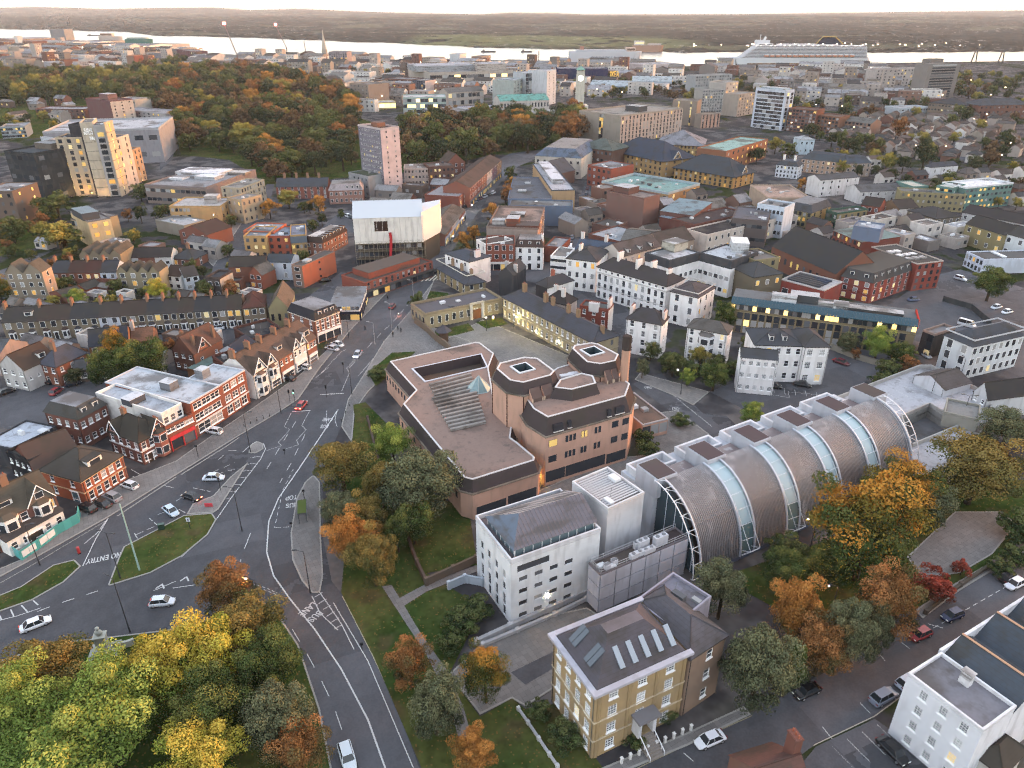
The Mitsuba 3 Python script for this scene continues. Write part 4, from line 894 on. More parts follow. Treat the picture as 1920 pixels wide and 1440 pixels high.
bld('left_edge_house', 'pink gabled house with dark lean-to at the far left', (-60, 662), (-4, 668), 10, 6, roof='gable', rh=3, wall='#a08a82', rc='#5a5f66', wins=[wn(0, 2, 3, 1.1, 1.4)], cat='house')
# ---------------------------------------------------------------- west side, farther up
hc = top_from_base(207, 410, 460)
bld('cream_office', 'cream rendered office with projecting flat roof and grey rooftop plant room', (165, 417), (207, 410), (296, 373), hc, wall='#c2a678', rc='#8b8684', par=.5, parc='#6d6a6c', wins=[wn(0, 3, 2, 1.8, 1.7, 'd', lit=.2), wn(1, 2, 9, 2.2, 1.7, 'd', m=4, z=(0, hc * .68)), wn(1, 1, 18, 1.8, 1.6, 'd', m=4, z=(hc * .7, hc))], clut=[(.3, .45, 12, 14, 3, '#4d5056', '#76858c')])
bld('cream_office_wing', 'low glass fronted end wing of the cream office', (132, 411), (166, 417), 14, hc * .8, wall='#a08a66', rc='#8b8684', par=.3, parc='#5d5a5c', wins=[wn(0, 1, 5, 2, 2, 'd', z=(hc * .5, hc * .8)), wn(0, 2, 2, 1.6, 1.6, 'd', z=(0, hc * .5))])
bld('red_striped_office', 'tan brick office with red panels and grey attic beside the side street', (317, 388), (413, 388), (434, 371), (0, 425), wall='#b28a54', rc='#a5a19f', par=.5, wins=[wn(0, 3, 5, 1.3, 1.5, 'd', m=.5, m1=14), wn(1, 3, 4, 1.2, 1.5, 'd')], clut=[(.72, .5, 6, 5, 3.4, '#a09a98', '#b0acaa')])
bld('stone_office', 'pale stone office with regular small windows facing the side street', (414, 352), (451, 354), (474, 336), -394, wall='#a89a82', rc='#86807a', par=.4, wins=[wn(1, 4, 9, 1, 1.6, 'd'), wn(0, 4, 3, 1, 1.5, 'd')])
bld('stone_office_link', 'lower pale stone block between the red striped office and the stone office', (425, 372), (452, 376), (462, 362), 11, wall='#a08e72', rc='#7f7974', par=.4, wins=[wn(1, 3, 4, 1, 1.5, 'd'), wn(0, 3, 3, 1, 1.5, 'd')])
bld('building_site', 'scaffolded building under construction with white sheeted roof', (271, 348), (385, 354), (433, 318), 9, wall='#7f7372', rc='#85868c', par=.8, wins=[wn(0, 2, 12, 2.4, 1.6, 'd')], faces={0: '#7f6f68'}, clut=[(.35, .7, 28, 14, 2, '#b9bcc4', '#c9ccd4'), (.62, .5, 12, 9, 1.6, '#a8abb4', '#cfd2d8'), (.2, .4, 8, 7, 1, '#c4c6cc', '#d4d6da'), (.8, .8, 16, 6, 1.2, '#8a8078', '#b0aca8')])
hs_ = top_from_base(297, 243, 304)
bld('silver_hall', 'large silver clad hall with long pale roof behind the floodlit hotel', (80, 250), (297, 243), 60, hs_, wall='#8a8890', rc='#a6a8ae', par=1.2, parc='#9b9ca2', wins=[wn(0, 2, 8, 5, 3, 'd')], far=2)
bld('brick_store', 'red brick low store between the side street and the car yard', (291, 413), (345, 424), (358, 408), 5, wall='#8a8378', rc='#9a9ca0', par=.3, cat='store')
bld('gabled_brick_house', 'brown gabled brick house beside the low store', (335, 432), (388, 440), (398, 420), 6, roof='gable', ridge='v', rh=3, wall='#7c4a3c', rc='#4c3a36', wins=[wn(0, 2, 3, 1.1, 1.4)], cat='house')
bld('edge_tower', 'brown brick tower cut by the left edge with lit side windows', (-40, 360), (22, 360), (31, 343), 15, wall='#6a5850', rc='#85868a', par=.4, wins=[wn(0, 4, 4, 1.3, 1.5, 'd'), wn(1, 4, 2, 1.2, 1.4, 'd', lit=.8)], cat='flats')
bld('glass_office', 'dark glazed office with stepped terraces left of the hotel', (8, 285), (63, 290), (92, 262), -380, wall='#33373c', rc='#4c5054', par=.8, wins=[wn(0, 5, 5, 3, 2.2, 'd'), wn(1, 5, 5, 3, 2.2, 'd')], clut=[(.5, .5, 12, 10, 3, '#6a6058', '#8a8a8c')])
bld('purple_tower', 'plum coloured tower block with grey side behind the silver hall', (160, 186), (206, 191), (219, 184), -233, wall='#6d4a4c', rc='#7d6a68', par=1, wins=[wn(1, 7, 3, 1.4, 1.4, 'd')], faces={1: '#b0a49c'}, clut=[(.5, .5, 14, 9, 5, '#7a5a58')], far=2, cat='tower')
for a, b, dp, hh_, wl, lab in [((212, 186), (252, 188), 20, 14, '#a8a39e', 'white block of flats right of the plum tower'), ((252, 192), (278, 192), 18, 10, '#8a5a50', 'red roofed small block at the park corner'), ((222, 206), (310, 214), 22, 8, '#9a979a', 'grey banded low office at the park edge'), ((66, 205), (158, 206), 22, 8, '#6a4a44', 'brown block with glowing orange windows left of the plum tower'), ((0, 240), (46, 238), 25, 8, '#7f8a92', 'pale glass roofed office at the left edge below the trees')]:
 bld('low_office', lab, a, b, dp, hh_, wall=wl, rc='#8c8b90', wins=[wn(0, 3, 10, 1.8, 1.5, 'd', lit=.15)], far=2)
h3 = top_from_base(713, 244, 367)
bld('slab_tower', 'tall slab tower with violet grey flank and pale pink end wall', (671, 236.5), (713, 244), (752, 240.5), h3, wall='#6f6c79', rc='#6a5a56', par=1.0, parc='#b3a6a4', faces={1: '#c2abaa'}, wins=[wn(0, 13, 9, .8, .9, 's', m=1, lit=.1), wn(1, 13, 2, .8, 1.0, 'd', m=1.0, m1=.5)], clut=[(.5, .5, 6, 5, 2.5, '#8a5a44', '#7a6058')], far=1, cat='tower')  # the end wall colour holds the warm light from the right
bld('slab_tower_wing', 'low grey wing with glazed top at the foot of the slab tower', (653, 324), (690, 332), 16, 11, wall='#85878d', rc='#4f5644', par=.4, wins=[wn(0, 3, 5, 1.1, 1.2, 'd')])
bld('red_terrace', 'red brick terrace with blue slate roof and four chimney stacks at the park edge', (517, 350), (614, 349), 10, -372, roof='gable', rh=3.6, wall='#8a4c3a', rc='#4a4d57', wins=[wn(0, 3, 8, 1, 1.5, 's')], ch=[(.15, .5, 2.4), (.38, .5, 2.4), (.6, .5, 2.4), (.82, .5, 2.4)], cat='terrace')
bld('mansard_office', 'pink brick office with pale lead mansard beside the red terrace', (616, 358), (680, 356), 14, -381, roof='mansard', ins=1.4, rh=3, wall='#94685a', rc='#a79a9e', parc='#85807e', wins=[wn(0, 2, 7, 1, 1.5, 's')], dorm=[(.55, 1.2, 1.6, 0, .4), (.7, 1.2, 1.6, 0, .4), (.85, 1.2, 1.6, 0, .4)])
bld('beige_flats', 'pale stone flats with small square windows right of the slab tower', (757, 317), (803, 316), 14, -347, wall='#b8a59b', rc='#8a7a70', par=.3, wins=[wn(0, 3, 7, .9, 1.2, 'd')], cat='flats')
bld('brown_flats', 'brown brick flats with lit kitchens next to the pale stone flats', (804, 315), (852, 312), 14, 10, wall='#6a4a40', rc='#6f605a', wins=[wn(0, 3, 6, 1.2, 1.3, 'd', lit=.35)], cat='flats')
bld('tall_gabled_house', 'tall brown gabled house at the top of the shopping street', (838, 306), (872, 303), 12, 10, roof='gable', ridge='v', rh=5, wall='#7a4a3c', rc='#5a4a44', wins=[wn(0, 3, 3, 1, 1.5)], cat='house')
bld('red_warehouse', 'blank red brick warehouse with stained flat roof behind the shopping street', (796, 366), (860, 370), (880, 351), -396, wall='#7a4236', rc='#8c8688', par=.4, wins=[wn(1, 3, 4, 1.1, 1.6, 's')])
row('street_shop', ['shop with brick gable nearest the red warehouse', 'tall narrow brick shop second up the shopping street', 'orange brick shop with lit window midway up the street', 'shop with white upper floor up the shopping street', 'blue trimmed shop near the top of the street', 'yellow lit shop at the top of the street'], (881, 352), (940, 300), 6, 14, 10,
 [dict(wall='#8a5040'), dict(wall='#7a463a'), dict(wall='#945a40'), dict(wall='#b8a8a0'), dict(wall='#6a4a5a'), dict(wall='#9a6a40')], cat='shop', roof='gable', rh=3, rc='#5a4a46', wins=[wn(0, 2, 3, 1.1, 1.7, 's', z=(3.5, 10))], shops=[(0, 0, 1, 3.3, '#5a5a60', 1.6)])
row('street_shop', ['low shop with long white sign beside the sheeted building', 'low shop with lit window below the red warehouse', 'small lit shop at the foot of the red warehouse'], (834, 440), (872, 392), 3, 12, 5, [dict(wall='#8a5a4a'), dict(wall='#a09a98'), dict(wall='#7a5048')], cat='shop', roof='gable', ridge='u', rh=2.4, rc='#6a5e58', shops=[(0, 0, 1, 3.3, '#9a9aa2', 2)])
# ---------------------------------------------------------------- buildings, east of the shopping street
bld('brick_pub', 'red brick pub front with glowing sign lamps between two white houses', (911, 461), (965, 461), 13, -507, wall='#85442f', rc='#5c504c', par=.5, wins=[wn(0, 2, 4, 1.3, 1.7, 's', z=(3.6, 10.5))], shops=[(0, 0, 1, 3.4, '#d0cac4', 1.6)], cat='pub')
bld('curved_white_house', 'narrow white corner house at the left of the brick pub', (893, 452), (911, 461), 12, -505, wall=WHT, rc='#5c564f', wins=[wn(0, 3, 2, 1, 1.6, 's')], cat='house')
bld('department_store', 'large flat roofed store with pinkish gravel roof behind the brick pub', (912, 428), (1008, 431), (1035, 391), 11, wall='#8f8078', rc='#92786c', par=.8, parc='#7d6a62', wins=[wn(1, 3, 9, 1.2, 1.6, 's')], faces={1: '#a8785f'}, clut=[(.5, .6, 6, 5, 1.2, '#4a4646'), (.2, .2, 5, 4, 2, '#a8a4a4'), (.5, .15, 5, 6, 3.5, '#7a4636'), (.8, .1, 9, 7, 1.5, '#6a4038', '#5c5250')], cat='store')
bld('white_mansard_house', 'white three storey house with brown mansard and little balcony beside the brick pub', (967, 463), (1019, 464), 10, -506, roof='mansard', ins=1, rh=2.6, wall='#e6e3e2', rc='#513f3c', parc='#8a8688', wins=[wn(0, 3, 3, 1.1, 1.7, 's')], dorm=[(.2, 1.2, 1.5, 0, .3), (.5, 1.2, 1.5, 0, .3), (.8, 1.2, 1.5, 0, .3)], doors=[(0, .5, 1.3, 2.4, '#1f2430')], ch=[(.95, .5, 2.5, .8, 3)], chc=WHT, cat='house')
bld('brick_side_store', 'low red brick store right of the white mansard house', (1021, 463), (1052, 466), (1058, 447), 6, wall='#744035', rc='#85858a', par=.5, cat='store')
bld('grey_shed', 'blue grey metal shed with long dark roof along the street trees', (952, 373), (1034, 374), (1018, 333), 8, wall='#66748a', rc='#5f6168', par=.3, clut=[(.3, .3, 4, 3, 1, '#8a8c90'), (.4, .7, 3, 2, .6, '#b8babd')], cat='shed')
bld('blue_clad_store', 'blue grey clad store front behind the pink gravel roof', (955, 386), (1074, 388), 12, 9, wall='#5d6c84', rc='#6c7076', par=.4, cat='store')
bld('cream_long_block', 'long cream office with white strip roof running up the side street', (1034, 358), (1078, 357), (1102, 306), -397, wall='#b08d62', rc='#a1a1a8', par=.5, parc='#4f545c', wins=[wn(1, 3, 14, 1.4, 1.6, 's')], faces={1: '#b8a89c'}, clut=[(.5, .6, 6, 50, 2, '#a8a8ae', '#b9b9c0')])
h4 = top_from_base(1119, 491, 549)
kw1, *_ = bld('white_corner_terrace', 'white stucco corner building with stepped blank walls and hipped slate roof', (1062, 484), (1119, 491), 15, h4, roof='hip', rh=2.6, wall='#e6e3e2', rc='#4b4a50', wins=[wn(0, 3, 4, 1.1, 1.8, 's', lit=.1)], ch=[(.3, .4, 2.4, .9, 2.4)], chc=WHT, cat='terrace')
bld('x', '', (1032, 481), (1062, 484), 12, h4 - 1, key=kw1, wall='#e6e3e2', rc='#7a7470', par=.4, wins=[wn(0, 4, 1, .8, 1, 's', m=6)])
h5 = top_from_base(1250, 537, 597)
bld('white_stucco_terrace', 'long white stucco terrace with arched ground floor, balcony and red chimney pots', (1120, 500), (1250, 537), (1287, 524), h5, roof='hip', rh=3, hipl=3, wall='#e6e3e2', rc='#454043', wins=[wn(0, 1, 11, .9, .7, 's', z=(h5 - 1.9, h5)), wn(0, 3, 11, 1.1, 2.0, 's', z=(0, h5 - 1.9), lit=.1), wn(1, 4, 1, 1, 1.6, 's')],
 bands=[(h5 - 2.0, .35, '#b9b6b4'), (4.0, .3, '#c4c1bf')], ch=[(.2, .5, 2.4, .9, 2.6), (.5, .4, 2.6, .9, 2.6), (.66, .6, 2.4, .9, 2.6), (.9, .5, 2.2, .9, 2.2)], chc=WHT, cat='terrace')
bld('white_hipped_villa', 'white stucco villa with plain side wall at the right end of the terrace', (1258, 546), (1309, 558), (1356, 542), -617, roof='hip', rh=2.2, wall='#e6e3e2', rc='#5c5256', wins=[wn(0, 3, 2, 1.2, 2.0, 's'), wn(1, 3, 3, .7, 1.6, 's')], bands=[(11.5, .3, '#c0bdba')], cat='villa')
bld('white_villa', 'white stucco villa with slate hips and red roof edges nearest the brick court', (1175, 597), (1241, 609), (1267, 597), -673, roof='hip', rh=3, wall='#e6e3e2', rc='#4a454c', wins=[wn(0, 4, 3, 1.2, 1.8, 's'), wn(1, 3, 1, 1, 1.6, 's')], ch=[(.05, .5, 2.6, .9, 2.4), (.95, .6, 2.2, .8, 2.4)], chc='#cfc4bf', cat='villa')
bld('white_villa', 'white villa with tall stair bay and bright orange lit windows', (1289, 613), (1364, 627), (1383, 614), -690, roof='hip', rh=2.2, wall='#e6e3e2', rc='#5f5a58', wins=[wn(0, 4, 4, 1.1, 1.7, 's', lit=.25), wn(1, 3, 1, 1, 1.6)], bays=[(0, .5, 4.6, 2, 0, 9, '#d0d0d4')], cat='villa')
h6 = top_from_base(1556, 649, 720)
kv, *_ = bld('white_villa', 'wide white villa with two small dormers and a lower front wing', (1416, 646), (1508, 649), 11, h6 - .4, roof='hip', rh=2.6, wall='#e6e3e2', rc='#474a52', wins=[wn(0, 3, 5, 1.2, 1.7, 's')], dorm=[(.35, 1.1, 1.5, 0, 1.4), (.62, 1.1, 1.5, 0, 1.4)], cat='villa')
bld('x', '', (1509, 650), (1556, 650), 11, h6, key=kv, roof='hip', rh=2.2, wall='#e6e3e2', rc='#4a4a50', wins=[wn(0, 3, 2, 1.5, 1.9, 'g')]); bld('x', '', (1389, 669), (1459, 675), 6, 10.2, key=kv, roof='gable', rh=1.4, wall='#e6e3e2', rc='#454850', wins=[wn(0, 3, 5, 1.1, 1.3, 'g')])
h7 = 13.0
kl, *_ = bld('white_l_shaped_office', 'L shaped white office with dark attic band and speckled white roof', (1256, 490), (1312, 475), (1268, 461), h7, wall='#e6e3e2', rc='#aeb0b6', par=.5, parc='#4a4c52', wins=[wn(0, 3, 6, 1.3, 1.4, 's', lit=.12)], bands=[(h7 - 2.6, 2.7, '#3f434a')], clut=[(.8, .8, 7, 6, 3, '#a9a698')])
bld('x', '', (1312, 475), (1372, 491), 16, h7, key=kl, wall='#e6e3e2', rc='#aeb0b6', par=.5, parc='#4a4c52', wins=[wn(0, 3, 6, 1.5, 1.4, 's', lit=.12)], bands=[(h7 - 2.6, 2.7, '#3f434a')])
bld('green_stair_tower', 'dark green glazed stair tower with white rooftop box', (1371, 482), (1413, 484), 12, -545, wall='#32403c', rc='#8a8c8e', par=.4, wins=[wn(0, 4, 3, 2, 1.8, 'd', lit=.35)], bands=[(0, .1, '#857858')], clut=[(.4, .5, 9, 8, 4.5, '#b3b7bb', '#d0d2d4')], cat='tower')
bld('ochre_block', 'ochre rendered block with flat roof right of the green stair tower', (1416, 490), (1462, 484), 12, 12, wall='#877a58', rc='#6f6a66', par=.4, wins=[wn(0, 4, 2, 1.2, 1.5, 'd', lit=.2)])
bld('stone_hipped_house', 'grey stone house with hipped slate roof and lit windows behind the teal edged office', (1413, 520), (1468, 512), (1440, 490), 10, roof='hip', rh=3, wall='#6d6452', rc='#4a4b50', wins=[wn(0, 2, 3, 1.2, 1.6, 's', lit=.6)], cat='house')
bld('drill_hall', 'long brick hall with broad dark slate roof and round headed windows', (1448, 461), (1568, 513), (1612, 488), 8, roof='gable', rh=7, wall='#80503f', rc='#3d3b3f', wins=[wn(0, 1, 10, 1.1, 2.2, 'd', lit=.25)], cat='hall')
bld('red_theatre', 'tall red brick block with sloping green grey roof and blue rooftop plant', (1563, 432), (1616, 454), (1684, 447), -490, roof='mono', rh=1.2, wall='#7c3f33', rc='#6f7f7c', wins=[wn(0, 3, 7, 1.3, 1.6, 'd', lit=.1)], cat='block')
bld('rooftop_plant', 'blue steel plant room on the sloping roof of the red theatre', (1600, 425), (1652, 432), 9, 20, wall='#62708a', rc='#9aa0ac', par=.4, z0=15.5, cat='plant room')
h8 = top_from_base(1637, 530, 568)
km, *_ = bld('red_mansard_block', 'long curved red brick block with slate mansard and white sash windows', (1578, 518), (1637, 531), 16, h8, roof='mansard', ins=1.2, rh=3, wall='#8a3f33', rc='#4c4a4d', parc='#56534f', wins=[wn(0, 3, 3, 1.3, 1.5, 'b', lit=.3)], dorm=[(.3, 1.4, 1.6, 0, .4), (.75, 1.4, 1.6, 0, .4)], bands=[(3, .2, '#7a3a30')], cat='block')
bld('x', '', (1637, 531), (1720, 503), 16, h8, key=km, roof='mansard', ins=1.2, rh=3, wall='#8a3f33', rc='#4c4a4d', parc='#56534f', wins=[wn(0, 3, 7, 1.2, 1.5, 'b', lit=.1)], dorm=[((i + .5) / 7, 1.2, 1.6, 0, .4) for i in range(7)])
bld('x', '', (1720, 496), (1769, 490), 22, h8 + 2.6, key=km, wall='#8a3f33', rc='#54514e', par=.4, parc='#a89c94', wins=[wn(0, 4, 4, 1.1, 1.4, 'd')], clut=[((i % 3 + .6) / 4, .25 + .2 * (i // 3), 2, 2, .5, '#c9c9cc', '#dadadd') for i in range(8)])
bld('solar_roofed_hall', 'red walled hall with pale roof covered by rows of solar panels', (1465, 525), (1546, 546), (1594, 533), 7.5, wall='#8d3d33', rc='#a3a0a0', par=.4, parc='#b5aeaa', wins=[wn(0, 1, 4, 2, 2, 's')], clut=[(.45, .2 + .15 * i, 12, 1.1, .4, '#39404c', '#3c4454') for i in range(5)], cat='hall')
h9 = top_from_base(1722, 606, 668)
TE, WT, (lt, dt, ht_, ut, vt) = bld('teal_edged_office', 'long stone office with teal metal roof edge, glazed top floor and red lit end sign', (1372, 562), (1722, 606), (1752, 585), h9, em=.7, wall='#80704f', rc='#65686c', par=.0, wins=[wn(0, 3, 22, 1.6, 2.0, 'd', m=2, z=(0, h9 - 3.6)), wn(0, 1, 40, 2.0, 2.0, 'd', z=(h9 - 3.4, h9 - .4), lit=.22)], bands=[(h9 - 3.6, .3, '#8a7c5e')],
 clut=[(.25, .3, 3, 2, 2.6, '#c2c6ca'), (.29, .3, 3, 2, 2.6, '#c2c6ca'), (.33, .3, 3, 2, 2.6, '#c2c6ca'), (.4, .6, 8, 4, 2.4, '#4a4d50'), (.6, .35, 4, 3, 2, '#cdd0d2'), (.68, .5, 22, 1.6, .9, '#a8a49c'), (.75, .35, 18, 3, 1.2, '#3f4245')])
for k in range(60):
 m = MB(); a, b = WT(lt * k / 60, -1.5, h9 - .5), WT(lt * (k + .94) / 60, -1.5, h9 - .5); c, d = WT(lt * (k + .94) / 60, .9, h9 + .9), WT(lt * k / 60, .9, h9 + .9)
 m.quad(a, b, c, d, '#2c4a56'); m.quad(a - (0, 0, .25), b - (0, 0, .25), b, a, '#2c5060'); m.quad(b, b - (0, 0, .1), c - (0, 0, .1), c, '#2c5060'); put('roof_edge_panel', m.ply('metal'), TE)
m = MB(); m.box(WT(lt + .05, .5, h9 - 1.6), vt * (dt * .8), ut * .3, (0, 0, 2.2), '#ffb090'); put('end_sign', {**m.ply('plain'), 'emitter': glow(1.6, .75, .5)}, TE)
m = MB(); m.box(WT(lt + .02, .3, h9 - 1.8), vt * (dt * .8 + .4), ut * .25, (0, 0, 2.6), '#c03020'); put('sign_border', m.ply('plain'), TE)
bld('stucco_corner_block', 'grey white stucco block with slate mansard at the right edge', (1771, 629), (1824, 651), (1940, 636), -711, roof='mansard', ins=4, rh=3.2, wall='#c5c9ce', rc='#474b55', parc='#6a6c70', wins=[wn(0, 3, 2, 1.4, 2.1, 's'), wn(1, 3, 8, 1.2, 1.7, 's')], bands=[(11.2, .4, '#b5b8bc')], cat='block')
bld('glass_drum', 'dark glazed round ended stair block with orange lit doorway', (1730, 622), (1752, 630), (1775, 612), -672, wall='#3a3d40', rc='#77777a', par=.7, parc='#8a7a72', wins=[wn(0, 3, 2, 1.8, 2.2, 'd', lit=.2)], cat='stair block')
bld('black_white_house', 'half timbered house with wide dark roof beside the car park deck', (1826, 733), (1852, 748), (1945, 716), 6, roof='gable', rh=3.4, ridge='v', wall='#b9bbbf', rc='#3d3b3d', wins=[wn(0, 2, 2, .9, 1.2, 's')], cat='house')
bld('white_gable_shed', 'white gabled shed between the gate pillars and the car park deck', (1713, 704), (1771, 731), (1784, 700), 5.5, roof='gable', ridge='v', rh=2, wall='#c0c4ca', rc='#5a5556', cat='shed')
bld('blue_white_works', 'white works building with blue windows and long grey roof at the right edge', (1812, 473), (1845, 488), (1935, 474), -514, wall='#b9c3d4', rc='#5f5c5c', par=.4, wins=[wn(0, 2, 5, 1.2, 1.6, 'd')], clut=[((i + .5) / 5, .4, 1.6, 1.6, .4, '#c9ccd0', '#e0e2e4') for i in range(4)], cat='works')
